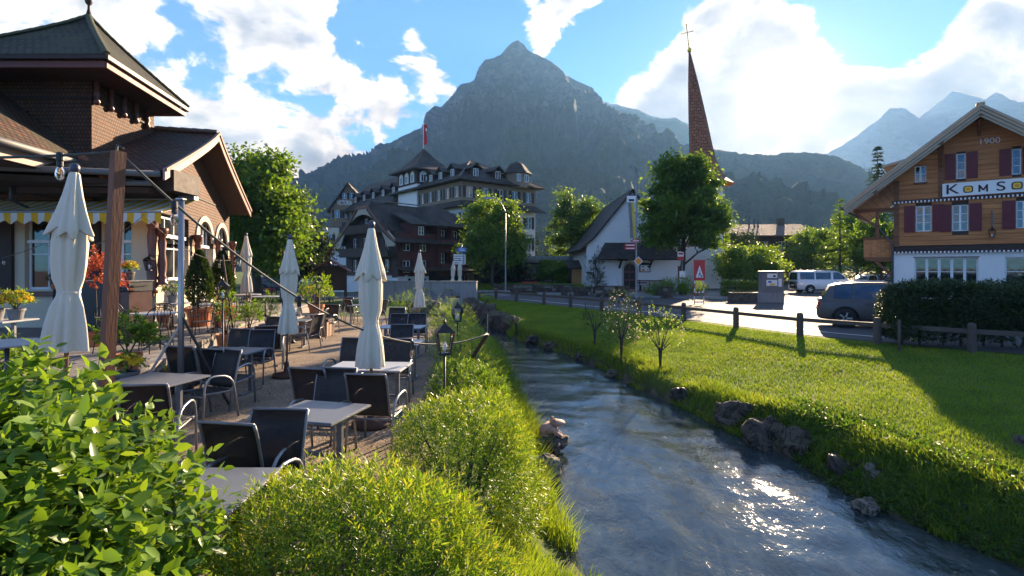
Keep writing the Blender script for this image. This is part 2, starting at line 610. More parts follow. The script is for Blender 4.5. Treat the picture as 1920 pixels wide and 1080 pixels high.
tiled('rubble_wall', (.20, .18, .16), (.12, .11, .10), (.05, .045, .04), .42, .22, msize=.03, var=.4, bump=1.0)
leafy('leaf_shrub', [(.030, .075, .012), (.070, .150, .018), (.125, .225, .026), (.20, .30, .045)], .36, .38, .32, 1.6)
leafy('leaf_willow', [(.036, .085, .013), (.095, .195, .018), (.19, .28, .026), (.29, .30, .05)], .4, .42, .4, 1.6)
leafy('leaf_tree', [(.036, .082, .013), (.078, .155, .020), (.135, .225, .030)], .45, .52, .35, 1.6)
leafy('leaf_bright', [(.065, .130, .015), (.120, .210, .022), (.18, .27, .035)], .45, .5, .35, 1.6)
leafy('leaf_dark', [(.014, .032, .010), (.028, .058, .014), (.05, .088, .02)], .5, .35, .3, 1.4)
leafy('leaf_hedge', [(.012, .028, .009), (.024, .050, .012), (.05, .085, .016)], .4, .3, .4, 1.5)
leafy('needle', [(.016, .036, .016), (.030, .060, .020), (.055, .088, .026)], .55, .3, .25, 1.3)
leafy('leaf_red', [(.20, .035, .02), (.34, .05, .03), (.42, .10, .06), (.16, .13, .05)], .4, .35, .4, 1.3)
leafy('leaf_copper', [(.09, .020, .012), (.16, .03, .018), (.07, .04, .02)], .45, .4, .3, 1.4)
leafy('petal_yellow', [(.62, .38, .01), (.75, .52, .02), (.80, .62, .08)], .6, .3, .2, 1.0)
leafy('petal_white', [(.55, .55, .5), (.7, .68, .62), (.72, .6, .6)], .6, .3, .2, 1.0)
leafy('petal_violet', [(.10, .05, .30), (.16, .08, .36), (.3, .2, .5)], .6, .3, .2, 1.0)
leafy('grass_blade', [(.060, .120, .012), (.105, .190, .015), (.160, .245, .022), (.23, .25, .05)], .5, .45, .3, 1.7)
leafy('grass_tall', [(.060, .125, .014), (.115, .195, .020), (.18, .26, .035), (.26, .26, .09)], .45, .48, .35, 1.6)


def _glass():
    m, g = newmat('window_glass')
    n = g.noise(coords(g), 1.6, 2, .5)
    cc = g.mix(g.step(n, .4, .65), (.012, .013, .014), (.05, .055, .05))
    return finish(m, g, pbsdf(g, cc, .04, 0, .9, bumpn(g, g.noise(coords(g), 2.5, 2, .5), .10, .02)))
MAKE['window_glass'] = _glass


def _cglass():
    m, g = newmat('bulb_glass')
    b = g.node('ShaderNodeBsdfGlass')
    b.inputs['IOR'].default_value = 1.15
    b.inputs['Roughness'].default_value = .0
    return finish(m, g, b.outputs[0])
MAKE['bulb_glass'] = _cglass


def _sling():
    m, g = newmat('sling_mesh')
    c = coords(g)
    w = g.node('ShaderNodeTexWave')
    g.l.new(c, w.inputs[0])
    w.inputs['Scale'].default_value = 60
    n = g.noise(c, 3, 3, .5)
    cc = g.v('SCALE', (.022, .020, .020), g.m('MULTIPLY_ADD', n, .8, .6))
    p = pbsdf(g, cc, .55, 0, .35, bumpn(g, w.outputs[1], .3, .003))
    t = g.node('ShaderNodeBsdfTransparent')
    mx = g.node('ShaderNodeMixShader')
    mx.inputs[0].default_value = .12
    g.l.new(p, mx.inputs[1])
    g.l.new(t.outputs[0], mx.inputs[2])
    return finish(m, g, mx.outputs[0])
MAKE['sling_mesh'] = _sling


def _water():
    m, g = newmat('river_water')
    c = coords(g)
    flow = g.v('MULTIPLY', c, (1.0, .45, 1.0))
    h1 = g.noise(flow, 3.0, 4, .6, .8)
    h2 = g.noise(g.v('MULTIPLY', c, (1.0, .65, 1.0)), 9.0, 4, .6, .9)
    h3 = g.noise(g.v('MULTIPLY', c, (1, .8, 1)), 26.0, 2, .55)
    h = g.m('ADD', g.m('MULTIPLY', h1, .50), g.m('ADD', g.m('MULTIPLY', h2, .55), g.m('MULTIPLY', h3, .13)))
    cc = g.mix(g.step(h1, .35, .7), (.022, .032, .034), (.050, .066, .068))
    foam = g.step(g.m('ADD', g.m('MULTIPLY', h2, .5), g.m('MULTIPLY', h1, .62)), .70, .78)
    cc = g.mix(g.m('MULTIPLY', foam, .55), cc, (.55, .6, .62))
    b = pbsdf(g, cc, .03, 0, .5, bumpn(g, h, .22, .05))
    return finish(m, g, b)
MAKE['river_water'] = _water


def _ground():
    """gravel on the terrace, short turf on the lawn, wet earth at the river edge"""
    m, g = newmat('ground_cover')
    c = g.node('ShaderNodeNewGeometry').outputs['Position']
    z = g.node('ShaderNodeAttribute', attribute_name='zone').outputs['Fac']
    w = g.node('ShaderNodeAttribute', attribute_name='wet').outputs['Fac']
    n = g.noise(c, 1.1, 6, .6)
    nf = g.noise(c, 22, 5, .7)
    v = g.node('ShaderNodeTexVoronoi')
    g.l.new(c, v.inputs[0])
    v.inputs['Scale'].default_value = 38
    grav = g.mix(g.step(g.m('ADD', g.m('MULTIPLY', nf, .5), g.m('MULTIPLY', n, .5)), .35, .65), (.135, .100, .070), (.34, .262, .185))
    grav = g.v('SCALE', grav, g.m('MULTIPLY_ADD', v.outputs[0], .9, .55))
    gr = g.mix(g.step(g.m('ADD', g.m('MULTIPLY', n, .6), g.m('MULTIPLY', nf, .4)), .35, .65), (.050, .088, .012), (.100, .140, .022))
    zz = g.step(g.m('ADD', z, g.m('MULTIPLY', g.m('SUBTRACT', g.noise(c, 3, 4, .6), .5), .5)), .40, .60)
    cc = g.mix(zz, grav, gr)
    cc = g.mix(g.m('MULTIPLY', w, .9), cc, (.028, .024, .017))
    h = g.m('ADD', g.m('MULTIPLY', v.outputs[0], .6), nf)
    return finish(m, g, pbsdf(g, cc, .9, 0, .2, bumpn(g, h, .7, .02)))
MAKE['ground_cover'] = _ground


def mountain_mat(name, rock, rock2, green, snow_lo=None, snow_hi=None, forest=(.018, .034, .016), tree_line=400, scale=1.0):
    def f():
        m, g = newmat(name)
        geo = g.node('ShaderNodeNewGeometry')
        pos = geo.outputs['Position']
        sp = g.node('ShaderNodeSeparateXYZ')
        g.l.new(pos, sp.inputs[0])
        sn = g.node('ShaderNodeSeparateXYZ')
        g.l.new(geo.outputs['Normal'], sn.inputs[0])
        slope = sn.outputs[2]
        n = g.noise(pos, .011 * scale, 8, .65)
        nb = g.noise(g.v('MULTIPLY', pos, (1, 1, 3.5)), .02 * scale, 8, .7, .6)
        rk = g.mix(g.step(nb, .36, .64), rock, rock2)
        veg = g.step(g.m('ADD', slope, g.m('MULTIPLY', g.m('SUBTRACT', n, .5), 1.0)), .42, .62)
        rk = g.mix(g.m('MULTIPLY', veg, .85), rk, green)
        hz = g.m('ADD', sp.outputs[2], g.m('MULTIPLY', g.m('SUBTRACT', n, .5), 340))
        nf = g.noise(pos, .05 * scale, 6, .7)
        fo = g.mix(g.step(nf, .35, .65), forest, tuple(x * 1.9 for x in forest))
        fo = g.mix(g.step(g.noise(pos, .008, 4, .5), .58, .66), fo, (.06, .085, .03))
        cc = g.mix(g.step(hz, tree_line - 70, tree_line + 50), fo, rk)
        if snow_lo is not None:
            sf = g.step(g.m('ADD', g.m('ADD', hz, g.m('MULTIPLY', slope, 260)), g.m('MULTIPLY', nb, 220)), snow_lo, snow_hi)
            cc = g.mix(sf, cc, (.94, .95, .97))
        h = g.m('ADD', g.m('MULTIPLY', nb, 1.0), g.m('MULTIPLY', nf, .5))
        return finish(m, g, pbsdf(g, cc, .95, 0, .1, bumpn(g, h, 1.0, 34)))
    MAKE[name] = f


mountain_mat('mountain_rock', (.23, .21, .185), (.042, .040, .038), (.042, .055, .022), None, None, tree_line=330)
mountain_mat('mountain_snow', (.14, .13, .125), (.06, .058, .056), (.16, .16, .15), 330, 520, tree_line=300)
mountain_mat('ridge_green', (.16, .155, .145), (.09, .088, .08), (.075, .095, .035), 900, 1150, tree_line=260)
mountain_mat('hill_forest', (.05, .06, .03), (.04, .05, .025), (.035, .058, .022), tree_line=900)


def _haze():
    m, g = newmat('haze_air')
    v = g.node('ShaderNodeVolumePrincipled')
    v.inputs['Color'].default_value = (.30, .60, 1.0, 1)
    v.inputs['Absorption Color'].default_value = (1, 1, 1, 1)
    v.inputs['Density'].default_value = .00022
    v.inputs['Density Attribute'].default_value = ''
    v.inputs['Temperature Attribute'].default_value = ''
    m.cycles.homogeneous_volume = True
    v.inputs['Anisotropy'].default_value = .0
    g.l.new(v.outputs[0], g.node('ShaderNodeOutputMaterial').inputs['Volume'])
    return m
MAKE['haze_air'] = _haze
plain('ground_lawn', (.075, .105, .016), .95, var=.35, scale=3, bump=.8, bscale=40)
tiled('terrace_paving', (.24, .215, .19), (.19, .175, .155), (.09, .08, .07), .6, .45, msize=.02, var=.2, bump=.3)

# ---------------------------------------------------------------- terrain, river, road
WA, WB = -1.30, .030                         # the stream falls gently towards the viewer


def wz(Y):
    return WA + WB * Y


def wp(px, py):
    Y = (EYE - WA) * 1000.0 / ((py - HOR) + 1000 * WB)
    return ((px - 960) / FPX * Y, Y)


def _bank(lst, near, far):
    p = [near] + sorted([wp(*q) for q in lst], key=lambda q: q[1]) + far
    p = sorted(p, key=lambda q: q[1])
    return np.array([q[1] for q in p]), np.array([q[0] for q in p])


LBY, LBX = _bank([(1095, 1085), (1035, 990), (1005, 925), (1005, 850), (990, 800), (960, 740), (940, 690), (922, 655), (912, 636)],
                 (1.1, -3.0), [(-2.2, 30), (-4.4, 36), (-7.5, 60)])
RBY, RBX = _bank([(1960, 1090), (1770, 1010), (1655, 962), (1560, 915), (1480, 858), (1372, 812), (1280, 765), (1190, 727), (1140, 697), (1080, 672), (1015, 650), (960, 634)],
                 (6.5, -3.0), [(-.9, 29), (-2.4, 36), (-4.5, 60)])


def xl(Y):
    return np.interp(Y, LBY, LBX)


def xr(Y):
    return np.interp(Y, RBY, RBX)


FENCE_PX = [(930, 563), (968, 567), (1020, 572.5), (1070, 578), (1128, 584.5), (1198, 592.5), (1282, 603), (1380, 616), (1500, 632), (1645, 646)]
FENCE = [gp(x, y) for x, y in FENCE_PX] + [Vector((11.85, 13.75, 0)), Vector((13.4, 12.4, 0)), Vector((15.2, 11.0, 0)), Vector((17.0, 9.6, 0))]
FY = np.array([p.y for p in FENCE][::-1])
FX = np.array([p.x for p in FENCE][::-1])


def fx(Y):
    return np.interp(Y, FY, FX)


def sstep(t):
    t = np.clip(t, 0, 1)
    return t * t * (3 - 2 * t)


def bumps(x, y, s=1.0):
    return (np.sin(x * 1.7 * s + y * .9 * s) + np.sin(x * .8 * s - y * 1.9 * s + 1.3) + .6 * np.sin(x * 3.9 * s + 2.1) * np.sin(y * 3.3 * s)) / 2.6


def hgt(x, y):
    """ground height, zone (0 gravel, 1 grass), wetness"""
    x, y = np.asarray(x, float), np.asarray(y, float)
    w = wz(np.clip(y, 2, 40))
    l, r = xl(y), xr(y)
    live = (y < 44)
    z = np.zeros_like(x)
    dl, dr = l - x, x - r
    inside = (dl < 0) & (dr < 0) & live
    z = np.where(inside, w - .45 * sstep(np.minimum(-dl, -dr) / .8), z)
    zl = w + (0 - w) * sstep(dl / 1.35) + .03 * bumps(x, y, 2.2) * sstep(dl / .3) * (dl < 2)
    z = np.where((dl >= 0) & live, np.where(dl < 1.6, zl, 0), z)
    D = np.maximum(fx(np.clip(y, 9.6, 36)) - r, 2.0)
    up = .40 + .22 * sstep((13 - y) / 5)
    bw = .35 + .55 * sstep((13 - y) / 5)
    zb = w + up
    t = dr / D
    zr = np.where(dr < bw, w + (zb - w) * sstep(dr / bw), zb + (0 - zb) * np.clip((dr - bw) / np.maximum(D - .8, .5), 0, 1) ** .9)
    zr = zr + .035 * bumps(x, y, 1.3) * np.clip(1 - t, 0, 1) * sstep(dr / .3)
    z = np.where((dr > 0) & live, np.where(t < 1, zr, 0), z)
    zone = np.zeros_like(x)
    zone = np.where(dl > 0, np.clip(1 - (dl - 1.2) / .7, 0, 1), zone)
    zone = np.where(dr > 0, 1, zone)
    zone = np.where((y > 24) & (x < 0), 1, zone)
    zone = np.where(y > 44, 1, zone)
    wet = np.where(live, np.clip(1 - np.maximum(dl, dr) / .42, 0, 1), 0)
    return z, zone, wet


def grid(name, xs, ys, fn, m, **kw):
    X, Y = np.meshgrid(xs, ys)
    z, zone, wet = fn(X, Y)
    V = np.stack([X, Y, z], -1).reshape(-1, 3)
    nx, ny = len(xs), len(ys)
    i = np.arange((ny - 1) * (nx - 1))
    r_, c_ = i // (nx - 1), i % (nx - 1)
    b = r_ * nx + c_
    F = np.stack([b, b + 1, b + nx + 1, b + nx], 1)
    return npmesh(name, V, F, m, attr={'zone': zone.ravel(), 'wet': wet.ravel()}, smooth=True, **kw)


gx = np.concatenate([[-3200, -1500, -700, -300, -140, -70, -45, -30, -22, -16, -12], np.arange(-9, 17, .2), [18, 20, 24, 30, 40, 60, 100, 200, 500, 1500, 3200]])
gy = np.concatenate([[-300, -80, -30, -12, -6, -3], np.arange(-1, 45, .25), [47, 50, 55, 62, 75, 100, 150, 220, 400, 800, 1600, 3200]])
grid('ground', gx, gy, hgt, 'ground_cover', kind='structure')

# water sheet with standing waves
wxs, wys = np.arange(-8, 9.01, .09), np.concatenate([np.arange(-3, 24, .10), np.arange(24, 40, .5)])


def wfn(X, Y):
    rw = np.random.default_rng(21)
    a = 0 * X
    b = 0
    for _ in range(26):                                  # many crossing wave trains, none dominant
        lam, th = .28 + 1.3 * rw.random() ** 1.5, rw.normal() * .9 + 1.2
        a = a + lam * .0016 * np.sin((X * math.cos(th) + Y * math.sin(th)) * 6.283 / lam + rw.random() * 6.28 + .8 * np.sin(X * rw.random() + Y * rw.random() * 1.5))
    return wz(Y) + a + b, X * 0, X * 0


X_, Y_ = np.meshgrid(wxs, wys)
grid('river', wxs, wys, wfn, 'river_water', kind='structure')

# road: one asphalt sheet behind the fence, passing the church and crossing the bridge to the left
def sheet(name, pts, z, m, kind='structure', thick=0.0, **kw):
    mb = MB()
    if thick:
        mb.prism([(p[0], p[1], z - thick) for p in pts], (0, 0, thick))
    else:
        mb.add([(p[0], p[1], z) for p in pts], [tuple(range(len(pts)))])
    return mb.build(name, m, kind=kind, **kw)


off = Vector((.55, .32, 0))
edge = [p + off for p in FENCE[::-1]]
road_near = [(34, -6)] + [(p.x, p.y) for p in edge] + [(-2.6, 37.2), (-9.5, 37.6), (-16, 35.5), (-26, 33.5), (-60, 30)]
road_far = [(-60, 46), (-30, 45.5), (-14, 45.5), (-4, 45), (2, 43.2), (6.5, 40.8), (12.5, 37.4), (15.5, 36.8), (17.4, 37.4), (20.5, 40), (23.5, 46), (22, 60), (30, 66), (60, 66), (80, 40), (60, -6)]
sheet('road', road_near + road_far, .012, 'asphalt')
# painted edge line and a yellow lane line
mb = MB()
def strip(mb, a, b, w, z):
    a, b = Vector((*a, 0)), Vector((*b, 0))
    n = Vector((-(b - a).y, (b - a).x, 0)).normalized() * w / 2
    mb.add([a - n + Vector((0, 0, z)), b - n + Vector((0, 0, z)), b + n + Vector((0, 0, z)), a + n + Vector((0, 0, z))], [(0, 1, 2, 3)])
for k in range(9):
    a, b = FENCE[k] + Vector((1.6, 1.0, 0)), FENCE[k + 1] + Vector((1.6, 1.0, 0))
    strip(mb, a.xy, b.xy, .12, .018)
mb.build('road_line', 'road_paint', kind='structure')
mb = MB()
for a, b in (((-30, 39.2), (-20, 39.9)), ((-19, 40), (-10, 40.6)), ((-8, 40.4), (-1, 39.8))):
    strip(mb, a, b, .14, .018)
mb.build('lane_line', 'road_paint', kind='structure')

# pavement and kerb by the church and the fountain
pav = [(2.2, 43.6), (6.7, 41.2), (12.7, 37.8), (15.3, 37.2), (17.0, 37.9), (19.9, 40.4), (22.9, 46.2), (21.6, 56), (4, 56), (2.0, 47)]
sheet('pavement', pav, .13, 'paving', thick=.11)
mbk = MB()
for a, b in zip(pav[:7], pav[1:7]):
    mbk.bar((a[0], a[1], .07), (b[0], b[1], .07), .14, .135)
mbk.build('kerb', 'concrete', kind='structure')
sheet('verge', [(2.1, 44.2), (2.0, 52), (-12, 56), (-14, 47.2), (-4, 46.2)], .06, 'grass_turf' if False else 'ground_lawn', thick=.05)
sheet('church_lawn', [(-1, 47), (7, 44), (7, 60), (-4, 62)], .25, 'ground_lawn', thick=.2)

# ---------------------------------------------------------------- raised terrace in front of the restaurant
UT = .55
TE = [(-4.9, 4.0), (-5.55, 6.0), (-5.95, 8.2), (-6.5, 10.5), (-7.3, 13.0), (-8.0, 16.0), (-8.6, 20), (-9.3, 24.5), (-30, 26), (-30, 2), (-5.2, 2)]
sheet('upper_terrace', TE, UT, 'terrace_paving', thick=.54)

# ---------------------------------------------------------------- mountains
def mountain(name, prof, Yc, m, base_y, seed, rough=1.0, lab='', relief=1.0, back=.7, nx=200, ny=70, freq=1.0, crest_noise=1.0):
    """prof: skyline points (photo px) at distance Yc; foot of the slope at distance base_y"""
    prof = sorted(prof)
    px = np.array([p[0] for p in prof], float)
    py = np.array([p[1] for p in prof], float)
    xs = np.linspace(px[0], px[-1], nx)
    hc = np.interp(xs, px, py)
    V = []
    crest = (HOR - hc) / FPX * Yc + EYE
    amp = Yc * .03 * rough
    for j in range(ny + 14):
        for i in range(nx):
            X0 = (xs[i] - 960) / FPX * Yc
            if j <= ny:
                t = j / ny                                # 0 foot, 1 crest
                Y = base_y + (Yc - base_y) * t
                wide = X0 * (.62 + .38 * t) if base_y < Yc * .5 else X0
                sh = t ** 1.55
                z = crest[i] * sh
                f = math.sin(math.pi * min(t, .999)) ** .7
            else:
                t = (j - ny) / 13.0
                Y = Yc + t * Yc * back
                wide = X0
                z = crest[i] * (1 - t) ** 1.2
                f = math.sin(math.pi * t)
            q = Vector((wide, Y, z)) / (Yc * .16) * freq
            n = mnoise.fractal(q + Vector((seed, 0, 0)), .9, 2.1, 6)
            rdg = 1 - abs(mnoise.fractal(Vector((q.x * 2.6, q.y * .9, q.z * .8)) + Vector((0, seed, 0)), .9, 2.1, 6)) * 1.7
            dz = (n * .8 + (rdg - .6) * 1.1) * amp * f * relief
            dy = (rdg - .5) * amp * 1.8 * f * relief
            cz = 0
            if j == ny:
                cz = mnoise.fractal(Vector((X0 / Yc * 60, seed, 0)), .8, 2.2, 5) * Yc * .0022 * crest_noise
            V.append((wide, Y - dy, max(z + dz + cz, -3)))
    n2 = ny + 14
    i = np.arange((n2 - 1) * (nx - 1))
    r_, c_ = i // (nx - 1), i % (nx - 1)
    b = r_ * nx + c_
    F = np.stack([b, b + 1, b + nx + 1, b + nx], 1)
    return npmesh(name, np.array(V), F, m, smooth=False, kind='structure', label=lab)


mountain('mountain', [(430, 470), (520, 400), (600, 350), (640, 322), (680, 297), (740, 264), (775, 246), (800, 236), (806, 212), (818, 202), (832, 203), (850, 180), (862, 160),
                      (890, 149), (897, 128), (910, 112), (938, 104), (950, 88), (961, 79), (972, 76), (984, 84), (992, 95), (1004, 100), (1030, 114), (1050, 128), (1062, 141), (1085, 154),
                      (1112, 164), (1122, 182), (1132, 194), (1180, 218), (1230, 254), (1290, 305), (1350, 380), (1420, 460), (1520, 500)],
         1700, 'mountain_rock', 330, 3.3, 1.4, 'steep rocky pyramid peak behind the hotel, wooded below', nx=330, ny=110)
mountain('far_ridge', [(300, 400), (480, 360), (560, 333), (610, 318), (660, 306), (695, 298), (712, 280), (722, 269), (735, 268), (746, 273), (760, 268), (790, 262), (860, 280), (1000, 330)],
         2900, 'ridge_green', 1500, 9.1, .7, 'pale far ridge to one side of the rocky peak', nx=150, ny=40)
mountain('shoulder_ridge', [(1000, 260), (1080, 210), (1132, 190), (1160, 197), (1185, 204), (1200, 206), (1222, 219), (1240, 222), (1262, 221), (1280, 226), (1290, 232), (1300, 262), (1340, 300), (1420, 340)],
         2300, 'ridge_green', 1500, 5.2, .7, 'hazy shoulder with snow patches behind the church spire', nx=150, ny=40)
mountain('forest_hill', [(1060, 400), (1130, 335), (1230, 290), (1290, 270), (1340, 279), (1385, 287), (1440, 292), (1470, 288), (1500, 285), (1530, 286), (1560, 291), (1590, 300), (1620, 318), (1680, 350), (1760, 400), (1900, 450)],
         1250, 'hill_forest', 420, 7.7, .6, 'dark wooded hill below the sun', nx=200, ny=60, freq=1.6, crest_noise=1.4)
mountain('snow_mountain', [(1440, 330), (1540, 294), (1575, 275), (1605, 256), (1640, 230), (1660, 212), (1672, 200), (1682, 203), (1692, 201), (1705, 212), (1722, 222), (1745, 205), (1770, 184), (1785, 172),
                           (1800, 173), (1822, 180), (1846, 186), (1868, 172), (1884, 178), (1900, 192), (1935, 190), (1990, 200), (2150, 240)],
         2100, 'mountain_snow', 1300, 2.4, 1.2, 'snow covered peaks above the wooden chalet', nx=200, ny=60)

# hazy valley air round the whole place
hz = MB().box(-3100, 3100, -250, 3180, -6, 860)
hzo = hz.build('haze', 'haze_air', kind='stuff', uv=False, label='thin blue valley haze')

# ---------------------------------------------------------------- plants
def merge(parts):
    """join leaf arrays"""
    V, F, A, b = [], [], [], 0
    for v, f, a in parts:
        V.append(v); F.append(f + b); A.append(a)
        b += len(v)
    return np.concatenate(V), np.concatenate(F), np.concatenate(A)


def sphere_pts(n, rng, zmin=-1.0):
    d = unit(rng.normal(size=(n * 3, 3)))
    d = d[d[:, 2] > zmin][:n]
    return d


def lumpy(d, seed, amp=.18, fr=2.2):
    a = np.sin(d[:, 0] * fr * 2.1 + seed) * np.sin(d[:, 1] * fr * 1.9 + seed * 1.7) + np.sin(d[:, 2] * fr * 2.6 + seed * .6 + d[:, 0] * 3)
    b = np.sin(d[:, 0] * fr * 5.1 + seed * 2) * np.sin(d[:, 1] * fr * 5.7 + seed) * np.sin(d[:, 2] * fr * 4.7)
    return 1 + amp * (a * .5 + b * .5)


def sprig_foliage(c, rad, nst, nlf, stem_len, ll, lw, rng, seed, zmin=-.3, upb=.5, depth=.45, amp=.16, wide=.8, droop=.25, fold=.22):
    """leafy sprigs growing out of a lumpy mound: leaves spiral round each twig"""
    d = sphere_pts(nst, rng, zmin)
    nst = len(d)
    k = 1 - depth * rng.random(nst) ** 2.2
    base = np.array(c) + d * np.array(rad) * (lumpy(d, seed, amp) * k)[:, None]
    grow = unit(d * np.array([1, 1, .8]) + np.array([0, 0, upb]) + rng.normal(size=(nst, 3)) * .25)
    L = stem_len * (.5 + .9 * rng.random(nst))
    t = (np.arange(nlf) + .5) / nlf
    P = base[:, None, :] + grow[:, None, :] * (L[:, None] * t[None, :])[..., None]
    ang = np.arange(nlf) * 2.4 + rng.random((nst, 1)) * 6.28
    ref = unit(np.cross(grow, np.array([.31, .95, .1])))
    r2 = np.cross(grow, ref)
    out = ref[:, None, :] * np.cos(ang)[..., None] + r2[:, None, :] * np.sin(ang)[..., None]
    D = out * wide + grow[:, None, :] * (1 - wide * .5 + .5 * t[None, :, None])
    n = nst * nlf
    sz = (.6 + .7 * rng.random((nst, nlf))) * (1.0 - .35 * np.abs(t - .45)[None, :])
    V, F, A = leaf_arrays(P.reshape(n, 3), D.reshape(n, 3), (ll * sz).ravel(), (lw * sz).ravel(), rng, fold, droop)
    kv = 8 if fold > .3 else 5
    # tips of the twigs are younger and paler
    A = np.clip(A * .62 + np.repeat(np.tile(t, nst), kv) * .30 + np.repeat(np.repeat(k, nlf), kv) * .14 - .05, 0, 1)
    return V, F, A


def cloud_leaves(c, rad, ncl, nlf, clr, ll, lw, rng, seed, zmin=-1.0, shell=.5, amp=.2, simple=True):
    """tree crown: clumps of leaves through the outer part of a lumpy ellipsoid"""
    d = sphere_pts(ncl, rng, zmin)
    ncl = len(d)
    k = 1 - shell * rng.random(ncl) ** 1.4
    cc = np.array(c) + d * np.array(rad) * (lumpy(d, seed, amp, 1.7) * k)[:, None]
    off = rng.normal(size=(ncl, nlf, 3)) * (clr * .55 * (.45 + 1.0 * rng.random(ncl)))[:, None, None]
    off[..., 2] *= .55
    P = cc[:, None, :] + off
    D = off * .6 + rng.normal(size=off.shape) * clr * .5 + np.array([0, 0, -.2]) * clr
    n = ncl * nlf
    sz = .6 + .8 * rng.random(n)
    V, F, A = leaf_arrays(P.reshape(n, 3), D.reshape(n, 3), ll * sz, lw * sz, rng, .2, .2, simple)
    kk = 4 if simple else 5
    tone = np.repeat(rng.random(ncl), nlf * kk)
    A = np.clip(A * .45 + tone * .55, 0, 1)
    return V, F, A


def limbs(mb, base, top, r0, crown_c, crown_r, nb, rnd, mi=0, z_start=.35):
    """tapered trunk with forked limbs"""
    base, top = Vector(base), Vector(top)
    pts, rs = [], []
    for i in range(7):
        t = i / 6
        w = Vector((rnd.uniform(-1, 1), rnd.uniform(-1, 1), 0)) * r0 * .5 * (0 < i < 6)
        pts.append(base.lerp(top, t) + w)
        rs.append(r0 * (1.25 if i == 0 else 1) * (1 - .8 * t))
    mb.tube(pts, rs, 9, mi)
    H = (top - base).length
    for k in range(nb):
        t = z_start + (.92 - z_start) * k / max(nb - 1, 1)
        p = base.lerp(top, t)
        a = k * 2.4 + rnd.uniform(-.4, .4)
        ln = crown_r * rnd.uniform(.55, .95) * (1.15 - .5 * t)
        tip = p + Vector((math.cos(a) * ln, math.sin(a) * ln, ln * rnd.uniform(.25, .8)))
        mid = p.lerp(tip, .5) + Vector((0, 0, ln * .10))
        r = r0 * (1 - .75 * t) * .55
        mb.tube([p, mid, tip], [r, r * .6, r * .15], 6, mi)
        for q in (-1, 1):
            tp = mid + Vector((math.cos(a + q * .7), math.sin(a + q * .7), .5)) * ln * .45
            mb.tube([mid, mid.lerp(tp, .5), tp], [r * .5, r * .3, r * .08], 5, mi)


def tree(label, loc, trunk_h, height, crx, cry, lmat, rng_seed, group=None, ncl=150, nlf=55, ll=.16, lw=.09, clr=.55, r0=.16, bark='bark', name='broadleaf_tree', shell=.62, amp=.24, zc=None, zmin=-.75, extra=None):
    rng = np.random.default_rng(rng_seed)
    rnd = random.Random(rng_seed)
    t = thing(name, label, 'tree', loc, 0, group)
    cz = (trunk_h + height) / 2 if zc is None else zc
    rz_ = (height - trunk_h) / 2
    mb = MB()
    limbs(mb, (0, 0, -.1), (0, 0, height * .86), r0, None, crx, 11, rnd, 0, max(.18, trunk_h / height))
    mb.build('trunk', bark, t, smooth=True, uv=False)
    parts = [cloud_leaves((0, 0, cz), (crx * .62, cry * .62, rz_ * .66), ncl // 4, nlf, clr, ll, lw, rng, rng_seed, zmin, .9, amp)]
    nl = 15
    for k in range(nl):                                   # boughs: separate leafy lobes with gaps between them
        zz_ = -.8 + 1.72 * (k + .5) / nl
        an = k * 2.4 + rnd.uniform(-.3, .3)
        rr = math.sqrt(max(0, 1 - zz_ * zz_)) * rnd.uniform(.68, .95)
        q = rnd.uniform(.26, .44)
        lc = (math.cos(an) * crx * rr, math.sin(an) * cry * rr, cz + zz_ * rz_ * .78)
        parts.append(cloud_leaves(lc, (crx * q, cry * q, rz_ * q * .62), int(ncl * .062), nlf, clr * .8, ll, lw, rng, rng_seed + k, -1, .95, amp))
    for e in (extra or []):
        parts.append(cloud_leaves(e[:3], e[3:6], int(e[6]), nlf, clr, ll, lw, rng, rng_seed + 3, -1, .8, .2))
    V, F, A = merge(parts)
    npmesh('crown', V, F, lmat, t, attr={'rnd': A})
    return t


def conifer(label, loc, height, rad, seed, group=None, base=.08, per=9, lmat='needle', name='conifer_tree', dens=1.0, ll=.34, lw=.10):
    rng = np.random.default_rng(seed)
    t = thing(name, label, 'tree', loc, 0, group)
    MB().tube([(0, 0, -.1), (0, 0, height * .5), (0, 0, height * .98)], [rad * .075, rad * .05, .012], 8).build('trunk', 'bark', t, smooth=True, uv=False)
    P, D = [], []
    nw = int(height * 2.4 * dens)
    for i in range(nw):
        u = base + (1 - base) * (i + rng.random() * .5) / nw
        z = u * height
        r = rad * (1 - u) ** .85 * (.8 + .35 * rng.random()) + .05
        for b in range(per):
            a = rng.random() * 6.283
            n = max(4, int(r * 9 * dens))
            s_ = np.linspace(.12, 1, n)
            dirx = np.array([math.cos(a), math.sin(a), 0])
            pts = dirx * (s_ * r)[:, None] + np.array([0, 0, 1.0]) * (z - .32 * r * s_ + .14 * r * s_ ** 2)[:, None]
            pts += rng.normal(size=pts.shape) * .05
            for sgn in (-1, 1):
                P.append(pts)
                D.append(dirx * .9 + np.cross(dirx, [0, 0, 1]) * sgn * .7 + np.array([0, 0, -.35]) + rng.normal(size=pts.shape) * .25)
    P, D = np.concatenate(P), np.concatenate(D)
    V, F, A = leaf_arrays(P, D, ll * (.6 + .6 * rng.random(len(P))), lw, rng, .2, .2, True)
    npmesh('crown', V, F, lmat, t, attr={'rnd': A})
    return t


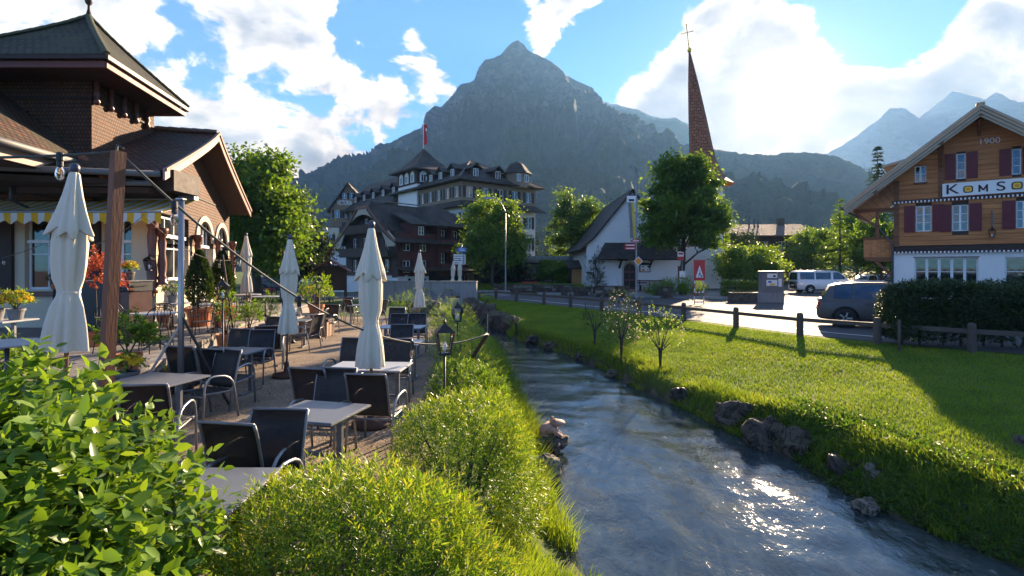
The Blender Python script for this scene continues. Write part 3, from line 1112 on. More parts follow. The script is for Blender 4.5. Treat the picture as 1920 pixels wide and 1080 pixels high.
def shrub(name, label, cat, loc, rad, lmat, seed, nst, nlf, stem, ll, lw, group=None, zmin=-.3, upb=.5, depth=.45, amp=.16, wide=.8, stems=7, droop=.25, core=True, fold=.22):
    rng = np.random.default_rng(seed)
    rnd = random.Random(seed)
    t = thing(name, label, cat, loc, 0, group)
    mb = MB()
    for k in range(stems):
        a = k * 6.283 / stems + rnd.uniform(-.3, .3)
        e = Vector((math.cos(a) * rad[0] * .7, math.sin(a) * rad[1] * .7, rad[2] * rnd.uniform(.3, .8)))
        mb.tube([(e.x * .1, e.y * .1, -rad[2] * .9), (e.x * .45, e.y * .45, e.z * .2), e], [.022, .015, .005], 6)
    mb.build('stem', 'bark', t, smooth=True, uv=False)
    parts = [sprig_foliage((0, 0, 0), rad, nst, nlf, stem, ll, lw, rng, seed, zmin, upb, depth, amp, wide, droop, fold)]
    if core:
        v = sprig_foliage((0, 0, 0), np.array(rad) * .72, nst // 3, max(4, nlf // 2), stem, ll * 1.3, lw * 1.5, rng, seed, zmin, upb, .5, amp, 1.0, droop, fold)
        parts.append((v[0], v[1], v[2] * .35))  # inner leaves toned down: shade inside the bush goes into their colour
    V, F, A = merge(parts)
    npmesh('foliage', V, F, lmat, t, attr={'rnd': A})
    return t


def grass_patch(name, pts, hl, wd, lmat, rng, lean=.35, lab=None, bias=(0, 0, 0)):
    """single blades of grass, one curved blade each (two faces)"""
    n = len(pts)
    a = rng.random(n) * 6.283
    out = np.stack([np.cos(a), np.sin(a), np.zeros(n)], 1)
    h = hl * (.5 + .9 * rng.random(n))
    side = np.stack([-np.sin(a + .6), np.cos(a + .6), np.zeros(n)], 1) * (wd * (.6 + .8 * rng.random(n)))[:, None]
    lean_ = (lean * (.3 + rng.random(n)))[:, None]
    bz = np.array([0, 0, 1.0])
    mid = pts + bz * (h * .6)[:, None] + out * (h[:, None] * lean_ * .35) + np.array(bias) * h[:, None] * .3
    tip = pts + bz * (h * .96)[:, None] + out * (h[:, None] * lean_) + np.array(bias) * h[:, None]
    V = np.stack([pts - side, pts + side, mid - side * .8, mid + side * .8, tip], 1).reshape(-1, 3)
    b = (np.arange(n) * 5)[:, None]
    F = np.concatenate([b + np.array([[0, 1, 3]]), b + np.array([[0, 3, 2]]), b + np.array([[2, 3, 4]])], 0)
    rnd = np.repeat(np.clip(rng.random(n) * .55 + .45 * (.5 + .3 * bumps(pts[:, 0], pts[:, 1], .8) + .3 * bumps(pts[:, 1] + 5, pts[:, 0], 2.3)), 0, 1), 5)
    return npmesh(name, V, F, lmat, attr={'rnd': rnd}, kind='stuff', label=lab)


def on_ground(x, y, dz=0):
    z, _, _ = hgt(x, y)
    return np.stack([x, y, z + dz], 1)


def blob(mb, c, rad, seed, nu=14, nv=9, amp=.3, mi=0, flat=0.0):
    """boulder: displaced ball with facets"""
    rnd = random.Random(seed)
    vs, fs = [], []
    off = Vector((seed * 3.1, seed * 1.7, 0))
    for i in range(nv + 1):
        th = math.pi * i / nv
        for j in range(nu):
            ph = 2 * math.pi * j / nu
            d = Vector((math.sin(th) * math.cos(ph), math.sin(th) * math.sin(ph), math.cos(th)))
            k = 1 + amp * (mnoise.fractal(d * 1.3 + off, .75, 2.1, 6) * 1.4 - .35 * abs(mnoise.noise(d * 2.6 + off)))
            q = max(abs(d.x), abs(d.y), abs(d.z))
            k *= 1 - .35 * flat + .35 * flat / q
            vs.append((c[0] + d.x * rad[0] * k, c[1] + d.y * rad[1] * k, c[2] + d.z * rad[2] * k))
    for i in range(nv):
        for j in range(nu):
            j2 = (j + 1) % nu
            fs.append((i * nu + j, (i + 1) * nu + j, (i + 1) * nu + j2, i * nu + j2))
    mb.add(vs, fs, mi)
    return mb


def rock(label, c, rad, seed, m='stone_wet', amp=.3, flat=.6, rz=0.0, group='boulders along the stream', name='boulder', cat='boulder'):
    return blob(MB(), (0, 0, 0), rad, seed, 34, 22, amp, flat=flat).build(name, m, smooth=True, loc=c, rz=rz, label=label, cat=cat, group=group, uv=False)

# ---------------------------------------------------------------- furniture
def arc(p0, p1, p2, n=5):
    p0, p1, p2 = Vector(p0), Vector(p1), Vector(p2)
    return [p0 * (1 - t) ** 2 + p1 * 2 * t * (1 - t) + p2 * t * t for t in [i / n for i in range(n + 1)]]


def curved_sheet(path, x0, x1, th, name, m, par, bow=.0):
    """fabric sling spanned between two rails along a path of (y, z)"""
    mb = MB()
    k, nx = len(path), 6
    vs, fs = [], []
    for s in (0, 1):
        for i, (y, z) in enumerate(path):
            for j in range(nx + 1):
                u = j / nx
                sag = bow * 4 * u * (1 - u)
                a = path[min(i + 1, k - 1)]; b = path[max(i - 1, 0)]
                ty, tz = a[0] - b[0], a[1] - b[1]
                L = math.hypot(ty, tz) or 1
                ny_, nz_ = -tz / L, ty / L
                vs.append((x0 + (x1 - x0) * u, y - ny_ * (sag + s * th), z - nz_ * (sag + s * th)))
    w = nx + 1
    for s in (0, 1):
        o = s * k * w
        for i in range(k - 1):
            for j in range(nx):
                q = (o + i * w + j, o + i * w + j + 1, o + (i + 1) * w + j + 1, o + (i + 1) * w + j)
                fs.append(q if s else q[::-1])
    for i in range(k - 1):
        for j in (0, nx):
            fs.append((i * w + j, (i + 1) * w + j, k * w + (i + 1) * w + j, k * w + i * w + j))
    for i in (0, k - 1):
        for j in range(nx):
            fs.append((i * w + j, i * w + j + 1, k * w + i * w + j + 1, k * w + i * w + j))
    mb.add(vs, fs)
    return mb.build(name, m, par, smooth=True, uv=False)


def make_sling_chair():
    """stacking terrace chair: aluminium arches, black sling; sitter looks to +Y"""
    t = thing('sling_chair', 'x', 'chair')
    for sx in (-1, 1):
        x = sx * .285
        pts = [(x, .27, 0), (x, .25, .42)] + arc((x, .25, .46), (x, .235, .66), (x, .10, .655), 4) + arc((x, .02, .65), (x, -.20, .64), (x, -.235, .46), 4) + [(x, -.315, 0)]
        MB().tube(pts, .0155, 8).build('side_frame', 'aluminium', t, smooth=True, uv=False)
        x2 = sx * .25
        pts = [(x2, .27, .425), (x2, .02, .405)] + arc((x2, -.14, .395), (x2, -.245, .39), (x2, -.275, .50), 4) + arc((x2, -.315, .68), (x2, -.36, .88), (x2, -.40, .955), 3)
        MB().tube(pts, .013, 8).build('back_rail', 'chair_frame', t, smooth=True, uv=False)
    for x, y, z in ((.25, -.40, .955), (.285, .262, .395), (.285, -.225, .385)):
        MB().tube([(-x, y, z), (x, y, z)], .013, 8).build('crossbar', 'chair_frame', t, smooth=True, uv=False)
    seat = [(.275, .428), (.20, .422), (.02, .405), (-.14, .398), (-.215, .405)]
    curved_sheet(seat, -.242, .242, .004, 'seat', 'sling_mesh', t, .012)
    back = [(-.245, .425), (-.27, .50), (-.30, .66), (-.345, .83), (-.392, .945)]
    curved_sheet(back, -.242, .242, .004, 'backrest', 'sling_mesh', t, .014)
    return t


def make_bistro_chair():
    """dark metal cafe chair with hooped back and arms"""
    t = thing('bistro_chair', 'x', 'chair')
    MB().lathe([(.03, .442), (.19, .445), (.20, .45), (.19, .456), (.03, .453)], 20).build('seat', 'iron_grey', t, smooth=True, uv=False)
    mb = MB()
    hp = [(-.22, .12, .66), (-.23, -.05, .68)] + arc((-.225, -.12, .69), (-.21, -.22, .86), (-.10, -.24, .88), 4) + arc((.10, -.24, .88), (.21, -.22, .86), (.225, -.12, .69), 4) + [(.23, -.05, .68), (.22, .12, .66)]
    mb.tube(hp, .010, 7)
    mb.build('back_hoop', 'iron', t, smooth=True, uv=False)
    for k in range(5):
        x = -.12 + .06 * k
        MB().tube([(x, -.17, .45), (x * 1.05, -.215, .66), (x * 1.0, -.238, .875)], .0055, 6).build('back_bar', 'iron', t, smooth=True, uv=False)
    for sx, sy in ((-1, 1), (1, 1), (-1, -1), (1, -1)):
        if sy > 0:
            pts = [(sx * .20, .19, 0), (sx * .19, .15, .44), (sx * .21, .13, .66)]
        else:
            pts = [(sx * .20, -.22, 0), (sx * .165, -.15, .44), (sx * .18, -.17, .69)]
        MB().tube(pts, .009, 7).build('leg', 'iron', t, smooth=True, uv=False)
    return t


def make_table(w, d, m='table_grey', h=.74, lip=.028):
    t = thing('terrace_table', 'x', 'table')
    mb = MB()
    b = .012
    mb.prism([(-w / 2, -d / 2, h - lip), (w / 2, -d / 2, h - lip), (w / 2, d / 2, h - lip), (-w / 2, d / 2, h - lip)], (0, 0, lip - .006))
    mb.add([(-w / 2, -d / 2, h - .006), (w / 2, -d / 2, h - .006), (w / 2, d / 2, h - .006), (-w / 2, d / 2, h - .006),
            (-w / 2 + b, -d / 2 + b, h), (w / 2 - b, -d / 2 + b, h), (w / 2 - b, d / 2 - b, h), (-w / 2 + b, d / 2 - b, h)],
           [(4, 5, 6, 7), (0, 1, 5, 4), (1, 2, 6, 5), (2, 3, 7, 6), (3, 0, 4, 7)])
    mb.build('table_top', m, t)
    MB().box(-w / 2 - .003, w / 2 + .003, -d / 2 - .003, d / 2 + .003, h - lip + .004, h - .012).build('edge_trim', 'aluminium', t)
    for sx in (-1, 1):
        MB().box(sx * (w * .5 - .14) - .03, sx * (w * .5 - .14) + .03, -.02, .02, .03, h - lip - .001).build('column', 'chair_frame', t)
        MB().box(sx * (w * .5 - .14) - .035, sx * (w * .5 - .14) + .035, -d * .40, d * .40, 0, .03).build('foot', 'chair_frame', t)
    MB().box(-w / 2 + .175, w / 2 - .175, -.018, .018, .28, .32).build('stretcher', 'chair_frame', t)
    return t


def make_round_table(r=.38, m='table_pale', h=.73):
    t = thing('round_table', 'x', 'table')
    MB().lathe([(.02, h - .03), (r - .01, h - .03), (r, h - .018), (r, h - .008), (r - .01, h), (.02, h)], 28).build('table_top', m, t, smooth=False, uv=False)
    MB().tube([(0, 0, .05), (0, 0, h - .03)], .025, 10).build('column', 'iron_grey', t, smooth=True, uv=False)
    for k in range(3):
        a = k * 2.094 + .4
        MB().tube([(0, 0, .12), (.16 * math.cos(a), .16 * math.sin(a), .07), (.27 * math.cos(a), .27 * math.sin(a), .0)], [.02, .017, .012], 7).build('foot', 'iron_grey', t, smooth=True, uv=False)
    return t


def put(proto, used, label, loc, rz, group, tilt=None):
    o = proto if not used else copy_tree(proto)
    o.location = loc
    o.rotation_euler = (0, 0, rz) if not tilt else (tilt[0], tilt[1], rz)
    o['label'] = label
    o['group'] = group
    return o


def make_parasol(label, loc, lean=(0, 0), H=2.75, sc=1.0, seed=1, group='closed cream parasols', simple=False, pole_m='pole_wood', base=True):
    """furled market parasol: capped pole, short upper flap, tied canopy in pleats"""
    rnd = random.Random(seed)
    t = thing('closed_parasol', label, 'parasol', loc, rnd.uniform(0, 6), group)
    t.rotation_euler = (lean[1], lean[0], 0)
    MB().tube([(0, 0, 0), (0, 0, H)], .022 * sc, 10).build('pole', pole_m, t, smooth=True, uv=False)
    n = 24 if simple else 64
    nf = 8
    ph = [rnd.uniform(0, 6.28) for _ in range(6)]

    def pleat(depth):
        def f(a, i):
            w = depth(i)
            return 1 + w * (math.cos(nf * a + .25 * math.sin(i * .9 + ph[0])) * .65 + .45 * math.cos(5 * a + ph[1] + i * .15) + .22 * math.cos(13 * a + ph[2] - i * .2))
        return f
    top = H - .03
    L = 1.93 * sc
    low = [(.155, .26), (.175, .32), (.178, .42), (.170, .52), (.150, .60), (.128, .650), (.118, .672), (.122, .695), (.150, .76), (.185, .86), (.205, .95), (.212, 1.0)]
    prof = [(r * sc * .80, top - u * L) for r, u in low]
    d_low = lambda i: .12 if i in (5, 6, 7) else .20 + .014 * i
    MB().lathe(prof, n, fn=pleat(d_low), cap=False).build('canopy', 'canvas', t, smooth=True, uv=False)
    flap = [(.045, .0), (.062, .01), (.075, .05), (.105, .13), (.150, .22), (.195, .30), (.222, .345), (.215, .352), (.16, .30)]
    prof = [(r * sc * .78, top - u * L) for r, u in flap]
    fl = MB().lathe(prof, n, fn=pleat(lambda i: .03 + .05 * min(i, 6)), cap=False)
    # the flap's lower edge hangs in points
    vs = fl.v
    k = len(prof)
    for i in (6, 7):
        for j in range(n):
            a = 2 * math.pi * j / n
            x, y, z = vs[i * n + j]
            vs[i * n + j] = (x, y, z - .045 * sc * (math.cos(nf * a) + .6 * math.cos(3 * a + ph[3])))
    fl.build('top_flap', 'canvas', t, smooth=True, uv=False)
    if not simple:
        MB().lathe([(.100 * sc, -.016), (.104 * sc, 0), (.100 * sc, .016)], 32, (0, 0, top - .672 * L), cap=False).build('tie_band', 'canvas', t, smooth=True, uv=False)
    MB().lathe([(.02, -.05), (.042 * sc, -.03), (.048 * sc, .0), (.044 * sc, .035), (.026 * sc, .058), (.004, .066)], 16, (0, 0, H + .015)).build('finial', 'finial', t, smooth=True, uv=False)
    if base:
        b = MB().lathe([(.02, 0), (.26, 0), (.27, .03), (.25, .07), (.06, .10), (.04, .30), (.03, .30)], 24)
        b.build('base', 'concrete' if rnd.random() < .3 else 'rust_iron', t, smooth=True, uv=False)
    return t


def lantern_head(par, z, s=1.0, loc=(0, 0)):
    """black carriage lantern: four glass panes in a tapering iron cage under a hipped cap"""
    x, y = loc
    h = .22 * s
    mb = MB()
    w0, w1 = .055 * s, .088 * s
    for sx, sy in ((-1, -1), (1, -1), (1, 1), (-1, 1)):
        mb.bar((x + sx * w0, y + sy * w0, z), (x + sx * w1, y + sy * w1, z + h), .012 * s, .012 * s)
    mb.box(x - w0 - .008, x + w0 + .008, y - w0 - .008, y + w0 + .008, z - .025 * s, z)
    mb.build('cage', 'iron', par)
    v = [(x - w1 - .02, y - w1 - .02, z + h), (x + w1 + .02, y - w1 - .02, z + h), (x + w1 + .02, y + w1 + .02, z + h), (x - w1 - .02, y + w1 + .02, z + h), (x, y, z + h + .10 * s)]
    c = MB().add(v, [(0, 1, 4), (1, 2, 4), (2, 3, 4), (3, 0, 4), (3, 2, 1, 0)])
    c.lathe([(.008, 0), (.018 * s, .02 * s), (.008, .045 * s), (.002, .06 * s)], 8, (x, y, z + h + .09 * s))
    c.build('cap', 'iron', par)
    for k in range(4):
        a = k * math.pi / 2
        q = [(-w0 * .9, -w0 * .98, z), (w0 * .9, -w0 * .98, z), (w1 * .9, -w1 * .98, z + h), (-w1 * .9, -w1 * .98, z + h)]
        r = [(x + p[0] * math.cos(a) - p[1] * math.sin(a), y + p[0] * math.sin(a) + p[1] * math.cos(a), p[2]) for p in q]
        MB().add(r, [(0, 1, 2, 3)]).build('pane', 'bulb_glass', par, uv=False)
    MB().lathe([(.008, 0), (.022 * s, .05 * s), (.02 * s, .09 * s), (.004, .12 * s)], 10, (x, y, z)).build('bulb', 'sign_white', par, smooth=True, uv=False)


def lantern_post(label, loc, h, s=1.0):
    t = thing('lantern_post', label, 'lantern', loc, .3, 'lantern posts on the terrace')
    MB().lathe([(.07, 0), (.075, .02), (.03, .06), (.018, .12), (.016, h - .03)], 10).build('pole', 'iron', t, smooth=True, uv=False)
    lantern_head(t, h, s)
    return t


def pot_body(t, r, h, m='terracotta', z=0.0, inner=True):
    MB().lathe([(.02, 0), (r * .70, 0), (r * .92, h * .78), (r * .93, h * .80), (r * 1.03, h * .80), (r * 1.04, h), (r * .93, h), (r * .9, h * .9)], 24, (0, 0, z), cap=True).build('pot', m, t, smooth=False, uv=False)
    MB().lathe([(.01, h * .90), (r * .92, h * .90)], 20, (0, 0, z), cap=False).build('soil', 'soil', t, uv=False)


def potted(name, label, loc, r, h, lmat, crown, nst, nlf, stem, ll, lw, seed, potm='terracotta', blooms=None, zmin=-.5, group='potted plants', upb=.5, cone=False, stalk=None, wide=.8):
    """planter with a plant; crown = (rx, rz, centre height above pot rim)"""
    rng = np.random.default_rng(seed)
    t = thing(name, label, 'potted plant', loc, 0, group)
    pot_body(t, r, h, potm)
    rx, rz_, cz = crown
    c = (0, 0, h + cz)
    mb = MB()
    if stalk:
        mb.tube([(0, 0, h * .85), (.015, .01, h + cz * .5), (0, 0, h + cz)], [.016, .014, .01], 7)
    else:
        for k in range(5):
            a = k * 1.257
            mb.tube([(0, 0, h * .85), (rx * .3 * math.cos(a), rx * .3 * math.sin(a), h + cz * .6), (rx * .7 * math.cos(a), rx * .7 * math.sin(a), h + cz + rz_ * .4)], [.012, .009, .003], 5)
    mb.build('stem', 'bark', t, smooth=True, uv=False)
    if cone:
        n = nst
        u = rng.random(n) ** .75
        a = rng.random(n) * 6.283
        rr = rx * np.sin(np.pi * np.clip(u, 0, 1) ** .62) ** .75 * (.75 + .25 * rng.random(n))
        P = np.stack([rr * np.cos(a), rr * np.sin(a), h - .02 + u * rz_ * 2], 1)
        D = np.stack([np.cos(a) * .5, np.sin(a) * .5, np.full(n, .9)], 1) + rng.normal(size=(n, 3)) * .2
        V, F, A = leaf_arrays(P, D, ll, lw, rng, .2, .1, True)
    else:
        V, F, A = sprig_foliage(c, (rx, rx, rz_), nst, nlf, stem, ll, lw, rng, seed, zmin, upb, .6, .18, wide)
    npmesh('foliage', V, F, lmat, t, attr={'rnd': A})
    for bm, nb, bs, brx, brz, bcz in (blooms or []):
        d = sphere_pts(nb, rng, -.2)
        nb = len(d)
        P0 = np.array([0, 0, h + bcz]) + d * np.array([brx, brx, brz]) * (.85 + .25 * rng.random(nb))[:, None]
        # five petals each
        P = np.repeat(P0, 5, 0)
        a = np.tile(np.arange(5) * 1.2566, nb)
        face = unit(d + np.array([0, -.5, .4]))
        u = unit(np.cross(face, np.array([.2, .1, 1.0])))
        w = np.cross(face, u)
        D = np.repeat(u, 5, 0) * np.cos(a)[:, None] + np.repeat(w, 5, 0) * np.sin(a)[:, None] + np.repeat(face, 5, 0) * .35
        V, F, A = leaf_arrays(P, D, bs, bs * .9, rng, .15, .1, True, up=np.repeat(face, 5, 0))
        npmesh('blossoms', V, F, bm, t, attr={'rnd': A})
    return t


def string_light(label, spans, bulbs, r=.011, bulb_s=1.0, cable_m='cable'):
    """cable hung in spans with bulb holders; spans = list of (a, b, sag); bulbs = list of (span, t)"""
    t = thing('string_light', label, 'string lights')
    mb = MB()
    fn = []
    for a, b, sag in spans:
        a, b = Vector(a), Vector(b)
        f = lambda u, a=a, b=b, sag=sag: a.lerp(b, u) - Vector((0, 0, sag * 4 * u * (1 - u)))
        fn.append(f)
        mb.tube([f(i / 28) for i in range(29)], r, 7)
    mb.build('cable', cable_m, t, smooth=True, uv=False)
    for k, u in bulbs:
        p = fn[k](u)
        s = bulb_s
        h = MB().lathe([(.018 * s, .03 * s), (.03 * s, .02 * s), (.032 * s, -.045 * s), (.026 * s, -.055 * s), (.026 * s, -.10 * s), (.02 * s, -.105 * s)], 14)
        so_ = h.build('bulb_holder', 'black_plastic', t, smooth=False, uv=False, loc=p)
        MB().lathe([(.018 * s, -.10 * s), (.030 * s, -.13 * s), (.038 * s, -.165 * s), (.036 * s, -.195 * s), (.022 * s, -.222 * s), (.003 * s, -.23 * s)], 16).build('bulb', 'bulb_glass', so_, smooth=True, uv=False)
        MB().tube([(-.008 * s, 0, -.11 * s), (-.010 * s, 0, -.18 * s), (.010 * s, 0, -.18 * s), (.008 * s, 0, -.11 * s)], .0035 * s, 5).build('filament', 'filament', so_, uv=False)
    return t

# ---------------------------------------------------------------- building kit
WCACHE = {}


def win_meshes(w, h, nx, nz, fw, frame, glass):
    key = (round(w, 2), round(h, 2), nx, nz, fw, frame, glass)
    if key not in WCACHE:
        mb = MB()
        d0, d1 = 0.0, .06
        mb.box(-w / 2, -w / 2 + fw, d0, d1, 0, h).box(w / 2 - fw, w / 2, d0, d1, 0, h)
        mb.box(-w / 2 + fw, w / 2 - fw, d0, d1, 0, fw).box(-w / 2 + fw, w / 2 - fw, d0, d1, h - fw, h)
        iw, ih = w - 2 * fw, h - 2 * fw
        mt = fw * .55
        for i in range(1, nx):
            x = -w / 2 + fw + iw * i / nx
            t = fw * .8 if (nx % 2 == 0 and i == nx // 2) else mt / 2
            mb.box(x - t, x + t, d0 + .008, d1 - .004, fw, h - fw)
        for k in range(1, nz):
            z = fw + ih * k / nz
            for i in range(nx):
                xa = -w / 2 + fw + iw * i / nx + (mt / 2 if i else 0)
                xb = -w / 2 + fw + iw * (i + 1) / nx - (mt / 2 if i < nx - 1 else 0)
                mb.box(xa, xb, d0 + .014, d1 - .01, z - mt / 2, z + mt / 2)
        o = mb.build('window', frame)
        p = MB().box(-w / 2 + fw * .6, w / 2 - fw * .6, .034, .040, fw * .6, h - fw * .6).build('pane', glass)
        WCACHE[key] = (o.data, p.data)
        bpy.data.objects.remove(o)
        bpy.data.objects.remove(p)
    return WCACHE[key]


SCACHE = {}


def shutter_mesh(w, h, m):
    key = (round(w, 2), round(h, 2), m)
    if key not in SCACHE:
        mb = MB().box(-w / 2, w / 2, 0, .03, 0, h)
        for z0, z1 in ((.05 * h, .46 * h), (.52 * h, .95 * h)):
            mb.box(-w / 2 + .05, w / 2 - .05, -.012, 0, z0, z1)
        o = mb.build('shutter', m)
        SCACHE[key] = o.data
        bpy.data.objects.remove(o)
    return SCACHE[key]


class Fac:
    """one wall plane of a building: x along the wall (left to right seen from outside), y inward, z up"""
    def __init__(s, par, O, rz):
        s.par, s.O, s.rz = par, Vector(O), rz
        s.M = par.matrix_basis.inverted() @ Matrix.Translation(s.O) @ Matrix.Rotation(rz, 4, 'Z')
        s.W = Matrix.Translation(s.O) @ Matrix.Rotation(rz, 4, 'Z')
    def px(s, x, y):
        """wall coordinates of the point seen at a photo pixel"""
        u = (x - 960) / FPX
        c, n = math.cos(s.rz), math.sin(s.rz)
        t = (u * s.O.y - s.O.x) / (c - u * n)
        Y = s.O.y + n * t
        return t, EYE - (y - HOR) / FPX * Y - s.O.z
    def put(s, name, mb, m, par=None, **kw):
        o = mb.build(name, m, s.par, mw=s.M, **kw)
        return o
    def wall(s, L, z0, z1, holes, m, depth=.22, roof=None, name='wall', x0=0.0):
        """wall with real openings; roof(x) limits the height (gable)"""
        xs, zs = {x0, x0 + L}, {z0, z1}
        for a, b, c, d in holes:
            xs |= {a, b}
            zs |= {c, d}
        if roof:
            fx_, _ = roof
            lim = sorted(xs)
            ax = roof[1]
            xs |= {ax}
            for z in list(zs):
                for sx in np.linspace(x0, x0 + L, 400):
                    pass
                # where the roof line crosses this height, on either side of the apex
                for lo, hi in ((x0, ax), (ax, x0 + L)):
                    f0, f1 = fx_(lo), fx_(hi)
                    if (f0 - z) * (f1 - z) < 0:
                        xs.add(lo + (hi - lo) * (z - f0) / (f1 - f0))
        xs, zs = sorted(xs), sorted(zs)
        mb = MB()
        top = (lambda x, z: min(z, roof[0](x))) if roof else (lambda x, z: z)
        for i in range(len(xs) - 1):
            for k in range(len(zs) - 1):
                a, b, c, d = xs[i], xs[i + 1], zs[k], zs[k + 1]
                if b - a < 1e-4 or d - c < 1e-4:
                    continue
                mx, mz = (a + b) / 2, (c + d) / 2
                if any(h[0] < mx < h[1] and h[2] < mz < h[3] for h in holes):
                    continue
                q = [(a, 0, c), (b, 0, c), (b, 0, top(b, d)), (a, 0, top(a, d))]
                if q[2][2] <= c + 1e-4 and q[3][2] <= c + 1e-4:
                    continue
                q = [(p[0], p[1], max(p[2], c)) for p in q]
                mb.add(q, [(0, 1, 2, 3)])
        for a, b, c, d in holes:
            mb.add([(a, 0, c), (a, depth, c), (a, depth, d), (a, 0, d)], [(0, 1, 2, 3)])
            mb.add([(b, 0, c), (b, 0, d), (b, depth, d), (b, depth, c)], [(0, 1, 2, 3)])
            mb.add([(a, 0, d), (a, depth, d), (b, depth, d), (b, 0, d)], [(0, 1, 2, 3)])
            mb.add([(a, 0, c), (b, 0, c), (b, depth, c), (a, depth, c)], [(0, 1, 2, 3)])
        return s.put(name, mb, m)
    def planks(s, x0, x1, z0, z1, row, holes, m, roof=None, th=.05, seed=1):
        """horizontal boards laid one by one, proud of the wall, cut round the openings"""
        rnd = random.Random(seed)
        z = z0
        while z < z1 - .02:
            h = min(row, z1 - z)
            zt = z + h - .012
            cuts = sorted((a - .001, b + .001) for a, b, c, d in holes if c < zt - .01 and d > z + .01)
            segs, cur = [], x0
            for a, b in cuts:
                if a > cur + .02:
                    segs.append((cur, a))
                cur = max(cur, b)
            if cur < x1 - .02:
                segs.append((cur, x1))
            for a, b in segs:
                lo_a = lo_b = None
                pa, pb = a, b
                ta, tb = a, b
                if roof:
                    f, ax = roof[0], roof[1]
                    sl, sr = roof[2], roof[3]           # eave x positions at z = roof[4]
                    ez, az = roof[4], f(ax)
                    L_ = lambda q: sl + (ax - sl) * (q - ez) / (az - ez) if q > ez else -1e9
                    R_ = lambda q: sr + (ax - sr) * (q - ez) / (az - ez) if q > ez else 1e9
                    pa, pb, ta, tb = max(a, L_(z)), min(b, R_(z)), max(a, L_(zt)), min(b, R_(zt))
                    if pb - pa < .03:
                        continue
                    if tb <= ta:
                        ta = tb = (ta + tb) / 2
                y0 = -th + rnd.uniform(-.006, .006)
                mb = MB().add([(pa, y0, z), (pb, y0, z), (tb, y0, zt), (ta, y0, zt), (pa, 0, z), (pb, 0, z), (tb, 0, zt), (ta, 0, zt)],
                              [(0, 1, 2, 3), (3, 2, 6, 7), (0, 4, 5, 1), (1, 5, 6, 2), (0, 3, 7, 4)])
                s.put('plank', mb, m, uv=False)
            z += h
    def win(s, x, z, w, h, nx=2, nz=3, frame='white_paint', shut=None, sw=None, fw=.05, y=.10, glass='window_glass', surround=None, sill=None, sy=-.035, back=True):
        fm, pm = win_meshes(w, h, nx, nz, fw, frame, glass)
        o = link('window', fm, s.par, mw=s.M @ Matrix.Translation((x, y, z)))
        link('pane', pm, o)
        if shut:
            sw = sw or w * .5
            me = shutter_mesh(sw, h + .06, shut)
            for q in (-1, 1):
                link('shutter', me, o, (q * (w / 2 + sw / 2 + .03), sy - y, -.03))
        if surround:
            b = .07
            mb = MB()
            mb.box(x - w / 2 - b, x - w / 2, -.03, .02, z - b, z + h + b).box(x + w / 2, x + w / 2 + b, -.03, .02, z - b, z + h + b)
            mb.box(x - w / 2, x + w / 2, -.03, .02, z + h, z + h + b).box(x - w / 2, x + w / 2, -.03, .02, z - b, z)
            s.put('window_surround', mb, surround)
        if sill:
            s.put('sill', MB().box(x - w / 2 - .08, x + w / 2 + .08, -.09, .03, z - .07, z - .005), sill)
        return o


def hole(x, z, w, h):
    return (x - w / 2, x + w / 2, z, z + h)


def hip_tiles(par, a, b, m='terracotta_ridge', r=.10, step=.30, inv=None):
    """row of half-round ridge tiles from a to b, one part each"""
    a, b = Vector(a), Vector(b)
    n = max(1, int((b - a).length / step))
    d = (b - a).normalized()
    L = (b - a).length / n
    key = ('ridge', round(L, 3), r, m)
    if key not in SCACHE:
        vs, fs = [], []
        k = 6
        for y, q in ((0, r), (L * 1.12, r * 1.18)):
            for i in range(k + 1):
                an = math.pi * i / k
                vs.append((q * math.cos(an), y, q * math.sin(an)))
        for i in range(k):
            fs.append((i, i + 1, k + 2 + i, k + 1 + i))
        fs.append(tuple(range(k + 1)))
        fs.append(tuple(range(2 * k + 1, k, -1)))
        o = MB().add(vs, fs).build('ridge_tile', m, uv=False)
        SCACHE[key] = o.data
        bpy.data.objects.remove(o)
    rot = d.to_track_quat('Y', 'Z').to_matrix().to_4x4()
    for i in range(n):
        p = a + d * (L * i)
        mw = (inv or Matrix.Identity(4)) @ Matrix.Translation(p) @ rot
        link('ridge_tile', SCACHE[key], par, mw=mw)


def inv_of(par):
    return par.matrix_basis.inverted()


def wmb(par):
    """mesh collector that takes world coordinates for a part of par"""
    mb = MB()
    mb.T = inv_of(par)
    return mb


def text_part(par, body, size, mw, m, extrude=.01, bold=.0, name='letter', xs=1.0):
    cu = bpy.data.curves.new(name, 'FONT')
    cu.body = body
    cu.size = size
    cu.extrude = extrude
    cu.offset = bold
    cu.align_x = 'CENTER'
    tmp = bpy.data.objects.new('t', cu)
    COL.objects.link(tmp)
    dg = bpy.context.evaluated_depsgraph_get()
    me = bpy.data.meshes.new_from_object(tmp.evaluated_get(dg))
    bpy.data.objects.remove(tmp)
    me.materials.clear()
    me.materials.append(M(m))
    return link(name, me, par, mw=mw @ Matrix.Rotation(R(90), 4, 'X') @ Matrix.Diagonal((xs, 1, 1, 1)))


plain('terracotta_ridge', (.23, .085, .045), .75, var=.4, bump=.3)
plain('mossy_ridge', (.075, .075, .035), .8, var=.4, bump=.4)
plain('slate_ridge', (.12, .10, .085), .75, var=.3, bump=.3)


